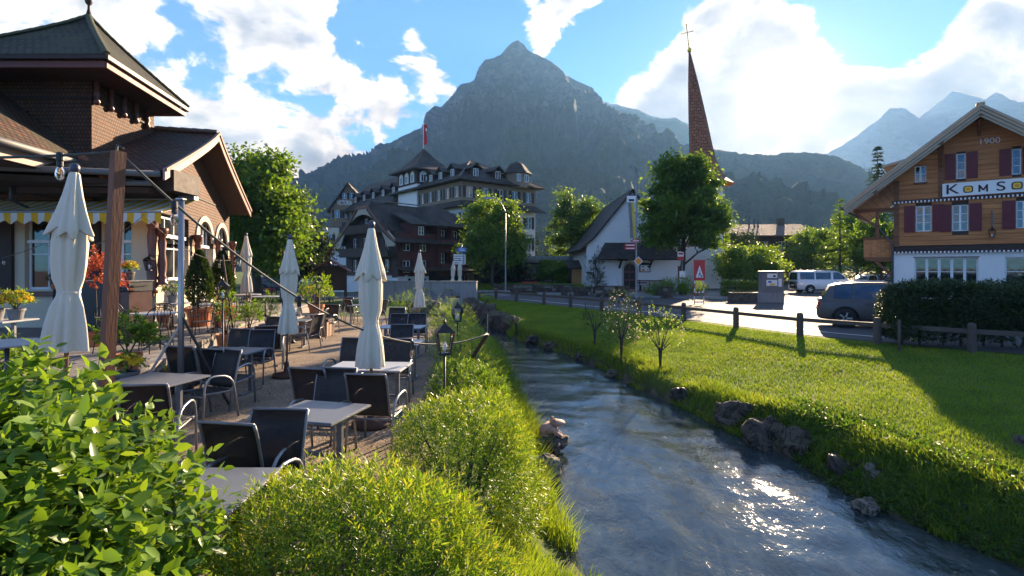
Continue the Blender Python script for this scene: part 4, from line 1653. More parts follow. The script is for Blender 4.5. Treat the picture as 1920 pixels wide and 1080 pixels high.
# ---------------------------------------------------------------- restaurant with shingled tower
def restaurant():
    t = thing('restaurant_building', 'brown shingled restaurant with tiled tower roof, arched windows and striped awning', 'restaurant', (-12, 16, UT))
    I = inv_of(t)
    # gable wing: wall with arched windows, running away from the viewer
    dx, dy = -.26, .965
    rzw = math.atan2(dy, dx)
    O = Vector((-9.80, 14.69, UT))
    F = Fac(t, O, rzw)
    L, apx, apz, lx, rx_, ez = 8.0, 3.14, 6.15, -1.8, 8.2, 4.05
    rf = lambda x: (apz - .25) - abs(x - apx) * ((apz - ez) / 5.0)
    sill = 1.28
    hs = [(.18, 2.75, sill, 3.2), (3.6, 5.35, sill - .5, 3.3), (5.95, 7.55, sill, 3.25)]
    zsh = 2.35
    wl = F.wall(L, 0, zsh, [(a, b, c, min(d, zsh)) for a, b, c, d in hs], 'render_cream', .3, name='wall')
    F.wall(L, zsh, 7.0, [(a, b, zsh, d) for a, b, c, d in hs], 'shingle_brown', .3, roof=(rf, apx), name='shingle_wall')
    F.put('plinth_band', MB().box(-.05, L + .05, -.06, .0, sill - .14, sill - .02), 'arch_stone')
    # windows: a wide mullioned one and two arched ones
    F.win(1.465, sill, 2.5, 1.88, 3, 2, fw=.07, y=.14)
    F.put('transom', MB().box(.2, 2.73, .06, .13, sill + 1.25, sill + 1.35), 'white_paint')
    for (a, b, c, d) in hs[1:]:
        w = b - a
        F.win((a + b) / 2, c, w - .04, d - c, 4, 3, fw=.06, y=.14)
        F.put('transom', MB().box(a + .02, b - .02, .05, .13, c + (d - c) * .62, c + (d - c) * .62 + .11), 'white_paint')
        # arch filling over the rectangular opening and its pale stone ring
        cx, r = (a + b) / 2, w / 2
        zs = d - r * .86
        arcp = [(cx - r * math.cos(math.pi * i / 14), zs + r * .86 * math.sin(math.pi * i / 14)) for i in range(15)]
        mb = MB()
        for i in range(14):
            (xa, za), (xb, zb) = arcp[i], arcp[i + 1]
            mb.add([(xa, .02, za), (xb, .02, zb), (xb, .02, d + .02), (xa, .02, d + .02)], [(0, 1, 2, 3)])
        F.put('arch_spandrel', mb, 'arch_stone')
        mb = MB()
        ro = 1.26
        op = [(cx - r * ro * math.cos(math.pi * i / 14), zs + r * ro * .86 * math.sin(math.pi * i / 14)) for i in range(15)]
        for i in range(14):
            q = [(arcp[i][0], -.05, arcp[i][1]), (arcp[i + 1][0], -.05, arcp[i + 1][1]), (op[i + 1][0], -.05, op[i + 1][1]), (op[i][0], -.05, op[i][1])]
            mb.prism(q, (0, .06, 0))
        F.put('arch_ring', mb, 'arch_stone')
    # turned columns between the windows
    for x in (-.05, 3.15, 5.65, 7.85):
        prof = [(.14, 0), (.15, .06), (.10, .10), (.12, .2), (.09, .3), (.12, .6), (.085, .95), (.11, 1.25), (.08, 1.4), (.13, 1.5), (.15, 1.62), (.15, 1.7)]
        c = MB().lathe([(r_ * 1.0, z * .92 + sill - .1) for r_, z in prof], 14, (x, -.16, 0))
        F.put('column', c, 'carved_wood', smooth=True, uv=False)
    # wing roof: two tiled slopes flared over the gable, barge boards, soffit
    def wq(x, y, z):
        return F.W @ Vector((x, y, z))
    over, backy = -.75, 7.5
    for sgn, ex in ((-1, lx), (1, rx_)):
        mb = wmb(t)
        prof = []
        for i in range(9):
            u = i / 8
            prof.append((apx + (ex - apx) * u, apz - (apz - ez) * (u ** .9)))
        for i in range(8):
            (xa, za), (xb, zb) = prof[i], prof[i + 1]
            mb.slab([wq(xa, over, za), wq(xb, over, zb), wq(xb, backy, zb), wq(xa, backy, za)], .09)
        mb.build('roof', 'roof_clay', t)
        sf = wmb(t)
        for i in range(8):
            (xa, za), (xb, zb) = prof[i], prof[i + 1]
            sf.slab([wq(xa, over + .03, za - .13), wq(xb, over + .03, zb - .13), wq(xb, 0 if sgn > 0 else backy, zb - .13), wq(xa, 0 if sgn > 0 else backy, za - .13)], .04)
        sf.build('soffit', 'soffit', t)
        bg_ = wmb(t)
        for i in range(8):
            (xa, za), (xb, zb) = prof[i], prof[i + 1]
            bg_.prism([wq(xa, over - .05, za + .04), wq(xb, over - .05, zb + .04), wq(xb, over - .05, zb - .24), wq(xa, over - .05, za - .24)], F.W.to_3x3() @ Vector((0, .05, 0)))
        bg_.build('barge_board', 'fascia_pale' if sgn < 0 else 'fascia', t)
        b2 = wmb(t)
        for i in range(8):
            (xa, za), (xb, zb) = prof[i], prof[i + 1]
            b2.prism([wq(xa, over - .09, za + .06), wq(xb, over - .09, zb + .06), wq(xb, over - .09, zb - .03), wq(xa, over - .09, za - .03)], F.W.to_3x3() @ Vector((0, .035, 0)))
        b2.build('verge_strip', 'fascia', t)
    hip_tiles(t, wq(apx, over, apz + .02), wq(apx, 5.5, apz + .02), 'slate_ridge', .11, .33, I)
    # near eave: gutter and boxed beam
    wmb(t).tube([wq(lx - .05, over + .05, ez - .10), wq(lx - .05, 5, ez - .10)], .075, 8).build('gutter', 'gutter', t, smooth=True, uv=False)
    wmb(t).prism([wq(lx + .25, -.05, ez - .20), wq(lx + 1.8, -.05, ez - .1), wq(lx + 1.8, -.05, ez - .42), wq(lx + .25, -.05, ez - .34)], F.W.to_3x3() @ Vector((0, 5.2, 0))).build('eave_box', 'dark_timber', t)
    # thin band lines and a small slatted vent on the gable
    F.put('gable_band', MB().box(.3, 7.4, -.025, .0, 4.02, 4.07), 'dark_timber')
    for k in range(6):
        F.put('slat', MB().box(-.02 + .07 * k, .03 + .07 * k, -.06, -.0, 3.38, 3.86), 'soffit')

    # front wall facing the viewer, under the awning
    G = Fac(t, (-17.2, 14.72, UT), 0)
    LG = 7.38
    hs = [(.9, 2.35, 1.05, 3.0), (3.75, 5.35, 1.05, 3.0), (5.95, 6.75, 1.05, 3.0)]
    G.wall(LG, 0, 4.3, hs, 'render_cream', .3, name='wall')
    for a, b, c, d in hs:
        G.win((a + b) / 2, c, b - a - .03, d - c, 3 if b - a > 1 else 2, 2, fw=.06, y=.12)
        G.put('transom', MB().box(a + .02, b - .02, .05, .11, c + 1.28, c + 1.37), 'white_paint')
    for x in (0.55, 2.75, 3.25, 5.65):
        G.put('pilaster', MB().box(x - .22, x + .22, -.10, -.0, .9, 3.6), 'dark_timber')
    G.put('sill_band', MB().box(0, LG, -.10, -.0, .86, 1.0), 'carved_wood')
    G.put('corner_pier', MB().box(6.75, 7.32, -.08, -.0, 0, 3.7), 'render_cream')
    G.put('column', MB().lathe([(r_, z) for r_, z in [(.14, .95), (.15, 1.05), (.1, 1.15), (.13, 1.5), (.09, 2.0), (.12, 2.5), (.09, 2.7), (.15, 2.9), (.15, 3.0)]], 14, (7.40, -.2, 0)), 'carved_wood', smooth=True, uv=False)
    G.put('eave_beam', MB().box(-.5, 8.6, -1.15, -.0, 3.62, 4.15), 'dark_timber')
    # striped awning on its frame
    aw = MB()
    z0, z1, yb, yf = 3.50, 3.02, -.12, -1.55
    x0, x1, n = -.6, 8.55, 54
    for i in range(n):
        a, b = x0 + (x1 - x0) * i / n, x0 + (x1 - x0) * (i + 1) / n
        for k in range(4):
            ua, ub = k / 4, (k + 1) / 4
            f = lambda u: (yb + (yf - yb) * u, z0 + (z1 - z0) * u - .10 * 4 * u * (1 - u) * .3)
            (ya, za), (ybb, zb) = f(ua), f(ub)
            aw.add([(a, ya, za), (b, ya, za), (b, ybb, zb), (a, ybb, zb)], [(0, 1, 2, 3)], i % 2)
    ao = G.put('awning', aw, ['awning_white', 'awning_yellow'])
    va = MB()
    for i in range(n):
        a, b = x0 + (x1 - x0) * i / n, x0 + (x1 - x0) * (i + 1) / n
        for k in range(3):
            xa, xb = a + (b - a) * k / 3, a + (b - a) * (k + 1) / 3
            sc = lambda x: z1 - .25 - .045 * math.cos((x - x0) / (x1 - x0) * n * math.pi)
            y_ = yf - .01
            wv = lambda x: y_ - .02 * math.sin(x * 9)
            va.add([(xa, y_, z1), (xb, y_, z1), (xb, wv(xb), sc(xb)), (xa, wv(xa), sc(xa))], [(0, 1, 2, 3)], i % 2)
    vo = va.build('valance', ['awning_white', 'awning_yellow'], ao)
    G.put('awning_rail', MB().tube([(x0, yf, z1 + .01), (x1, yf, z1 + .01)], .03, 8), 'aluminium', smooth=True, uv=False)
    G.put('awning_cassette', MB().box(x0, x1, -.2, -.02, 3.5, 3.62), 'aluminium')
    for x in (.4, 4.2, 8.2):
        G.put('awning_arm', MB().bar((x, -.15, 3.3), (x, -1.5, 2.98), .04, .04), 'iron_grey')

    # lower pent roofs left of the wing
    def roof_quad(pts, m='roof_clay', name='roof', th=.10):
        wmb(t).slab(pts, th).build(name, m, t)
    roof_quad([(-10.35, 9.5, 4.85), (-11.05, 13.75, 4.90), (-12.1, 14.3, 5.9), (-14.2, 14.3, 7.4), (-14.2, 9.5, 7.4)])
    wmb(t).tube([(-10.28, 9.4, 4.80), (-11.0, 13.8, 4.84)], .085, 8).build('gutter', 'gutter', t, smooth=True, uv=False)
    wmb(t).bar((-10.55, 9.4, 4.62), (-11.2, 13.8, 4.66), .06, .25).build('fascia', 'fascia_pale', t)
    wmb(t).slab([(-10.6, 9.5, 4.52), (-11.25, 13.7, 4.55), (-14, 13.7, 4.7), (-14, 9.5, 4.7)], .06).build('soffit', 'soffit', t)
    roof_quad([(-12.4, 13.3, 4.33), (-9.05, 13.3, 4.33), (-10.0, 14.6, 5.05), (-11.1, 14.6, 5.05)])
    hip_tiles(t, (-10.95, 13.55, 5.0), (-10.0, 13.1, 4.38), 'terracotta_ridge', .085, .16, I)
    wmb(t).tube([(-12.4, 13.22, 4.30), (-8.95, 13.22, 4.30)], .07, 8).build('gutter', 'gutter', t, smooth=True, uv=False)
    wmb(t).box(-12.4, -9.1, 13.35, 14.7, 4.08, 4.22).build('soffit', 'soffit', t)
    # rainwater pipe
    wmb(t).tube([(-12.5, 13.3, 4.3), (-12.5, 13.3, 3.9), (-12.52, 14.6, 3.5), (-12.52, 14.6, .6)], .04, 8).build('downpipe', 'iron_grey', t, smooth=True, uv=False)

    # tower
    ax, ay, az = -12.3, 15.5, 9.5
    ex, ey, ezt = 2.42, 2.5, 7.42
    T1 = Fac(t, (ax - 1.25, ay - 1.35, UT), 0)
    wmb(t).prism([(ax - 1.3, ay - 1.35, 4.0), (ax + 1.15, ay - 1.35, 4.0), (ax + .72, ay + 1.75, 4.0), (ax - .9, ay + 1.75, 4.0)], (0, 0, ezt - 4.05)).build('tower_wall', 'shingle_brown', t)
    for (x0_, y0_, x1_, y1_) in ((ax - 1.3, ay - 1.37, ax + 1.17, ay - 1.37), (ax + 1.17, ay - 1.37, ax + .74, ay + 1.75)):
        wmb(t).bar((x0_, y0_, 6.72), (x1_, y1_, 6.72), .06, .05).build('band', 'dark_timber', t)
    for k in range(5):
        y_ = ay - 1.25 + .62 * k
        c = wmb(t).lathe([(.05, 0), (.09, .08), (.05, .16), (.08, .28), (.05, .40), (.07, .55), (.04, .68)], 10, (ax + 1.22 - .43 * (y_ - ay + 1.35) / 3.1, y_, 6.55))
        c.build('bracket', 'carved_wood', t, smooth=True, uv=False)
    P = lambda sx, sy, k: (ax + sx * ex * k * (.72 if sy > 0 else 1), ay + sy * ey * k * (.76 if sy > 0 else 1))
    ns = 7
    curve = [(u, az - (az - ezt) * (1 - (1 - u) ** 1.45) if False else az - (az - ezt) * u ** .90) for u in [i / ns for i in range(ns + 1)]]
    for (s0, s1) in (((-1, -1), (1, -1)), ((1, -1), (1, 1)), ((1, 1), (-1, 1)), ((-1, 1), (-1, -1))):
        mb = wmb(t)
        for i in range(ns):
            (ua, za), (ub, zb) = curve[i], curve[i + 1]
            ua = max(ua, .01)
            a0, a1, b0, b1 = P(*s0, ua), P(*s1, ua), P(*s0, ub), P(*s1, ub)
            mb.add([(*b0, zb), (*b1, zb), (*a1, za), (*a0, za)], [(0, 1, 2, 3)])
        mb.build('roof', 'roof_mossy', t)
        for i in range(ns):
            (ua, za), (ub, zb) = curve[i], curve[i + 1]
            a0, b0 = P(*s0, ua), P(*s0, ub)
            hip_tiles(t, (*b0, zb), (*a0, za), 'mossy_ridge', .075, .20, I)
        e0, e1 = P(*s0, 1.0), P(*s1, 1.0)
        wmb(t).bar((*e0, ezt - .08), (*e1, ezt - .08), .08, .10).build('gutter', 'gutter' if s0 == (1, -1) else 'dark_timber', t)
        f0, f1 = P(*s0, .955), P(*s1, .955)
        wmb(t).bar((*f0, ezt - .22), (*f1, ezt - .22), .06, .16).build('fascia', 'fascia', t)
    wmb(t).slab([(*P(-1, -1, .95), ezt - .2), (*P(1, -1, .95), ezt - .2), (*P(1, 1, .95), ezt - .2), (*P(-1, 1, .95), ezt - .2)], .05).build('soffit', 'soffit', t)
    wmb(t).lathe([(.10, -.15), (.07, .05), (.035, .2), (.03, .32), (.07, .36), (.10, .43), (.07, .50), (.02, .54)], 14, (ax, ay, az)).build('finial', 'dark_timber', t, smooth=True, uv=False)
    # wall lantern by the big window
    W_ = thing('wall_lantern', 'black wall lantern beside the wide restaurant window', 'lantern', (-9.75, 14.35, 2.15), 0, 'lanterns fixed to the restaurant')
    MB().bar((0, .35, .38), (0, 0, .36), .02, .02).build('bracket', 'iron', W_)
    lantern_head(W_, 0, 1.2)
    p = F.W @ Vector((7.9, -.35, 1.75))
    W2 = thing('wall_lantern', 'black wall lantern at the far corner past the arched windows', 'lantern', p, rzw, 'lanterns fixed to the restaurant')
    MB().bar((0, .35, .38), (0, 0, .36), .02, .02).build('bracket', 'iron', W2)
    lantern_head(W2, 0, 1.3)
    return t


restaurant()


# ---------------------------------------------------------------- chalet with the name sign
def chalet():
    O = Vector((17.9, 25.0, 0))
    rz = math.atan2(-.627, .779)
    t = thing('wooden_chalet', 'honey brown wooden chalet with maroon shutters, white ground floor and long name sign', 'chalet', O, rz)
    F = Fac(t, O, rz)
    L, apx, apz = 6.2, 3.0, 8.75
    ex0, ex1, ez = -1.85, 7.85, 4.9
    slope = (apz - ez) / (apx - ex0)
    rf = lambda x: apz - abs(x - apx) * slope
    zg = 2.92
    gw = [(F.px(1715, 0)[0], F.px(1834, 0)[0], .8, F.px(1775, 483)[1]), (F.px(1884, 0)[0], F.px(1884, 0)[0] + 1.35, .85, F.px(1890, 482)[1])]
    F.wall(L, 0, zg, gw, 'render_white', .3, name='ground_floor_wall')
    (a, b, c, d) = gw[0]
    w = b - a
    for k in range(5):
        F.win(a + w * (k + .5) / 5, c, w / 5 - .01, d - c, 1, 3, fw=.045, y=.15)
    F.put('window_surround', MB().box(a - .05, b + .05, -.02, .01, d, d + .05), 'grey_panel')
    (a, b, c, d) = gw[1]
    F.win((a + b) / 2, c, b - a - .02, d - c, 2, 3, fw=.05, y=.12)
    F.put('sill', MB().box(a - .06, b + .06, -.06, .02, c - .06, c - .005), 'white_paint')
    hs = []
    wins = []
    for (xa, xb, ya, yb, nx, nz) in ((1717, 1747, 386, 434, 2, 3), (1785, 1816, 384, 433, 2, 3), (1905, 1935, 376, 428, 2, 3), (1793, 1811, 288, 335, 1, 3), (1897, 1915, 279, 327, 1, 3), (1715, 1737, 311, 342, 2, 2)):
        x0, zt = F.px(xa, ya)
        x1, zb = F.px(xb, yb)
        zt = F.px((xa + xb) / 2, ya)[1]
        zb = F.px((xa + xb) / 2, yb)[1]
        hs.append((x0, x1, zb, zt))
        wins.append(((x0 + x1) / 2, zb, x1 - x0, zt - zb, nx, nz))
    F.wall(L, zg + .02, 9.0, hs, 'dark_timber', .2, roof=(rf, apx), name='timber_wall')
    F.planks(0, L, zg + .30, 8.6, .215, hs, 'chalet_plank', (rf, apx, ex0, ex1, ez), .05)
    for i, (x, z, w, h, nx, nz) in enumerate(wins):
        F.win(x, z, w, h, nx, nz, shut='maroon' if i < 5 else None, sw=(.40 if i < 3 else .36), fw=.045, y=.04, sy=-.10)
        if i == 5:
            F.put('window_surround', MB().box(x - w / 2 - .05, x + w / 2 + .05, -.075, -.0, z - .06, z), 'chalet_trim')
    # floor bands with a row of white drops
    for (py, name) in ((381, 'a'), (474, 'b')):
        z = F.px(1682, py)[1]
        F.put('cornice', MB().box(-.06, L, -.13, -.0, z - .02, z + .10), 'maroon_dark')
        me = MB().add([(-.032, -.02, 0), (.032, -.02, 0), (.032, -.02, -.06), (0, -.02, -.11), (-.032, -.02, -.06), (-.032, .02, 0), (.032, .02, 0), (.032, .02, -.06), (0, .02, -.11), (-.032, .02, -.06)],
                      [(0, 1, 2, 3, 4), (9, 8, 7, 6, 5), (0, 5, 6, 1), (1, 6, 7, 2), (2, 7, 8, 3), (3, 8, 9, 4), (4, 9, 5, 0)]).build('drop', 'white_paint', t, mw=F.M @ Matrix.Translation((.05, -.155, z + .045)))
        n = 44
        for k in range(1, n):
            link('drop', me.data, t, mw=F.M @ Matrix.Translation((.05 + k * (L - .1) / n, -.155, z + .045)))
    # corner boards and posts
    for x in (.10, 1.72, L - .10):
        F.put('corner_board', MB().box(x - .10, x + .10, -.09, -.0, zg + .25 if x != 1.72 else 5.35, rf(x) - .2), 'chalet_trim')
    # name sign
    sx0, sz0 = F.px(1767, 370)
    sz1 = F.px(1767, 346)[1]
    sg = F.put('sign_board', MB().box(sx0, L + .3, -.20, -.13, sz0, sz1), 'sign_white')
    hgt_ = sz1 - sz0
    zc = sz0 + hgt_ * .5
    specs = [('K', 1785, .86), ('O', 1815, .62), ('M', 1843, .62), ('S', 1876, .80), ('O', 1906, .66)]
    for ch, px_, s_ in specs:
        x = F.px(px_, 0)[0]
        h = hgt_ * s_ * 1.02
        base = zc - hgt_ * .31
        if ch == 'O':
            for rr, y0, mm in ((1.0, -.212, 'maroon_dark'), (.74, -.217, 'sign_yellow'), (.36, -.222, 'orange_paint')):
                n = 20
                hw, hh = .40 * h * rr + .02 * rr, .42 * h * rr
                pts = []
                for i in range(n):
                    an = 2 * math.pi * i / n
                    c, s2 = math.cos(an), math.sin(an)
                    pw = .55
                    pts.append((x + hw * math.copysign(abs(c) ** pw, c), y0, base + .42 * h + hh * math.copysign(abs(s2) ** pw, s2)))
                mb = MB().prism(pts, (0, .012, 0))
                mb.T = None
                mb.build('letter', mm, sg, uv=False)
        else:
            if ch == 'M':
                mb = MB()
                a_, z1_ = .34 * h, base + .84 * h
                for p, q in (((-a_, base), (-a_, z1_)), ((a_, base), (a_, z1_)), ((-a_, z1_ - .03), (0, base + .2 * h)), ((a_, z1_ - .03), (0, base + .2 * h))):
                    mb.bar((x + p[0], -.206, p[1]), (x + q[0], -.206, q[1]), .17 * h, .012, up=(0, 1, 0))
                mb.build('letter', 'maroon_dark', sg, uv=False)
                continue
            text_part(sg, ch, h * 1.18, Matrix.Translation((x, -.208, base)), 'maroon_dark', .006, .003, xs=1.25)
    # date on the gable
    dx_, dz_ = F.px(1850, 268)
    text_part(t, '1900', .36, F.M @ Matrix.Translation((dx_ + .08, -.075, dz_ - .06)), 'sign_white', .006, -.004, 'date_numerals')
    # roof: two slopes with a deep overhang, stacked weathered barge boards, brackets
    y0, y1 = -1.25, 9.0
    for sx, ex in ((-1, ex0), (1, ex1)):
        pr = [(apx, apz + .22), (ex, ez + .22)]
        sl = MB().slab([(apx, y0, apz + .22), (ex, y0, ez + .22), (ex, y1, ez + .22), (apx, y1, apz + .22)], .10)
        F.put('roof', sl, 'roof_tan')
        n = 13
        for k in range(n):                                   # boards of the underside, one by one
            ya, yb = y0 + .12 + k * .17, y0 + .12 + (k + 1) * .17 - .012
            if ya > 1.0:
                break
            F.put('plank', MB().slab([(apx, ya, apz + .105), (ex, ya, ez + .105), (ex, yb, ez + .105), (apx, yb, apz + .105)], .03), 'weathered_board', uv=False)
        for k, (dz, th) in enumerate(((.26, .12), (.13, .12), (.0, .13), (-.13, .12))):
            yy = y0 - .16 + k * .07
            q = [(apx, yy, apz + dz), (ex - sx * .0, yy, ez + dz), (ex, yy, ez + dz - th), (apx, yy, apz + dz - th)]
            F.put('barge_board', MB().prism(q, (0, .04, 0)), 'weathered_board')
    F.put('ridge_cap', MB().bar((apx, y0 - .12, apz + .27), (apx, y1, apz + .27), .28, .06), 'weathered_board')
    # purlin ends with struts
    for x in (apx, 1.72, -.65, 4.9):
        z = rf(x) - .02
        F.put('purlin', MB().box(x - .09, x + .09, -1.2, -.0, z - .22, z - .02), 'chalet_trim')
        if x != -.65:
            F.put('strut', MB().bar((x, -.08, z - (.7 if x == apx else 1.0)), (x, -.85, z - .22), .10, .10).bar((x, -.07, z - (.85 if x == apx else 1.25)), (x, -.07, z - .3), .12, .10), 'chalet_trim')
    # dormer on the left slope
    dm = MB().box(.1, 1.6, 2.2, 4.6, rf(.1) + .1, 7.35)
    F.put('dormer_wall', dm, 'chalet_plank')
    F.put('dormer_roof', MB().slab([(-.55, 1.6, 7.30), (2.2, 1.6, 7.95), (2.2, 5.0, 7.95), (-.55, 5.0, 7.30)], .12), 'weathered_board')
    # side gallery on the left: floor, boarded parapet, post, eave beam, brackets
    F.put('gallery_floor', MB().box(-1.15, 0, .1, 6, 2.55, 2.70), 'chalet_trim')
    for k in range(7):
        F.put('plank', MB().box(-1.15 + k * .163, -1.0 + k * .163, .10, .15, 2.70, 3.55), 'chalet_plank', uv=False)
    for k in range(20):
        F.put('plank', MB().box(-1.20, -1.15, .10 + k * .28, .36 + k * .28, 2.70, 3.55), 'chalet_plank', uv=False)
    F.put('gallery_rail', MB().box(-1.24, 0, .05, .2, 3.55, 3.65), 'chalet_trim')
    F.put('gallery_post', MB().box(-.72, -.58, .06, .20, 3.65, 4.95), 'chalet_trim')
    F.put('eave_beam', MB().bar((-1.6, .1, 4.95), (0, .1, 4.95), .14, .18), 'chalet_trim')
    F.put('strut', MB().bar((-1.55, .1, 4.85), (-.70, .1, 4.2), .10, .10), 'chalet_trim')
    F.put('strut', MB().bar((-.75, .15, 2.55), (-.02, .15, 1.75), .10, .12), 'chalet_trim')
    F.put('side_wall', MB().box(0.02, .2, .25, 8.8, 0, 5.6), 'render_white')
    F.put('rear_wall', MB().box(.2, L, 8.6, 8.8, 0, 5.8), 'render_white')
    F.put('gutter', MB().tube([(ex0 - .06, y0, ez + .1), (ex0 - .06, y1, ez + .1)], .07, 8), 'iron_grey', smooth=True, uv=False)
    F.put('downpipe', MB().tube([(ex0, .2, ez), (-.75, .22, 4.3), (-.1, -.08, 3.4), (-.06, -.06, 3.1), (-.06, -.06, 0)], .04, 8), 'iron_grey', smooth=True, uv=False)
    # lamp on a long bracket
    lx_, lz_ = F.px(1859, 445)
    lp = F.W @ Vector((lx_, -.34, lz_))
    la = thing('wall_lantern', 'frosted lantern on a black pole fixed to the wooden chalet', 'lantern', lp, rz, 'lanterns fixed to the chalet')
    MB().bar((0, .1, .28), (0, .1, 1.15), .06, .06).bar((0, .1, .3), (0, .3, .3), .05, .05).bar((0, .02, .3), (0, .14, .3), .04, .04).build('bracket', 'iron_grey', la)
    lantern_head(la, 0, 1.25)


chalet()


# ---------------------------------------------------------------- grand hotel and the red chalet before it
def gable_roof(mb, x0, x1, y0, y1, ez, rz_, axis='x', ov=.5, th=.14):
    if axis == 'x':
        m_ = (y0 + y1) / 2
        mb.slab([(x0 - ov, y0 - ov, ez), (x1 + ov, y0 - ov, ez), (x1 + ov, m_, rz_), (x0 - ov, m_, rz_)], th)
        mb.slab([(x0 - ov, y1 + ov, ez), (x1 + ov, y1 + ov, ez), (x1 + ov, m_, rz_), (x0 - ov, m_, rz_)], th)
    else:
        m_ = (x0 + x1) / 2
        mb.slab([(x0 - ov, y0 - ov, ez), (x0 - ov, y1 + ov, ez), (m_, y1 + ov, rz_), (m_, y0 - ov, rz_)], th)
        mb.slab([(x1 + ov, y0 - ov, ez), (x1 + ov, y1 + ov, ez), (m_, y1 + ov, rz_), (m_, y0 - ov, rz_)], th)
    return mb


def hip_roof(mb, x0, x1, y0, y1, ez, rz_, r0, r1, ov=.7, th=.14):
    """r0, r1 ridge ends (x, y)"""
    c = [(x0 - ov, y0 - ov, ez), (x1 + ov, y0 - ov, ez), (x1 + ov, y1 + ov, ez), (x0 - ov, y1 + ov, ez)]
    a, b = (*r0, rz_), (*r1, rz_)
    if abs(r1[0] - r0[0]) >= abs(r1[1] - r0[1]):
        if r0 == r1:
            for i in range(4):
                mb.slab([c[i], c[(i + 1) % 4], a], th)
        else:
            mb.slab([c[0], c[1], b, a], th).slab([c[1], c[2], b], th).slab([c[2], c[3], a, b], th).slab([c[3], c[0], a], th)
    else:
        mb.slab([c[0], c[1], a], th).slab([c[1], c[2], b, a], th).slab([c[2], c[3], b], th).slab([c[3], c[0], a, b], th)
    return mb


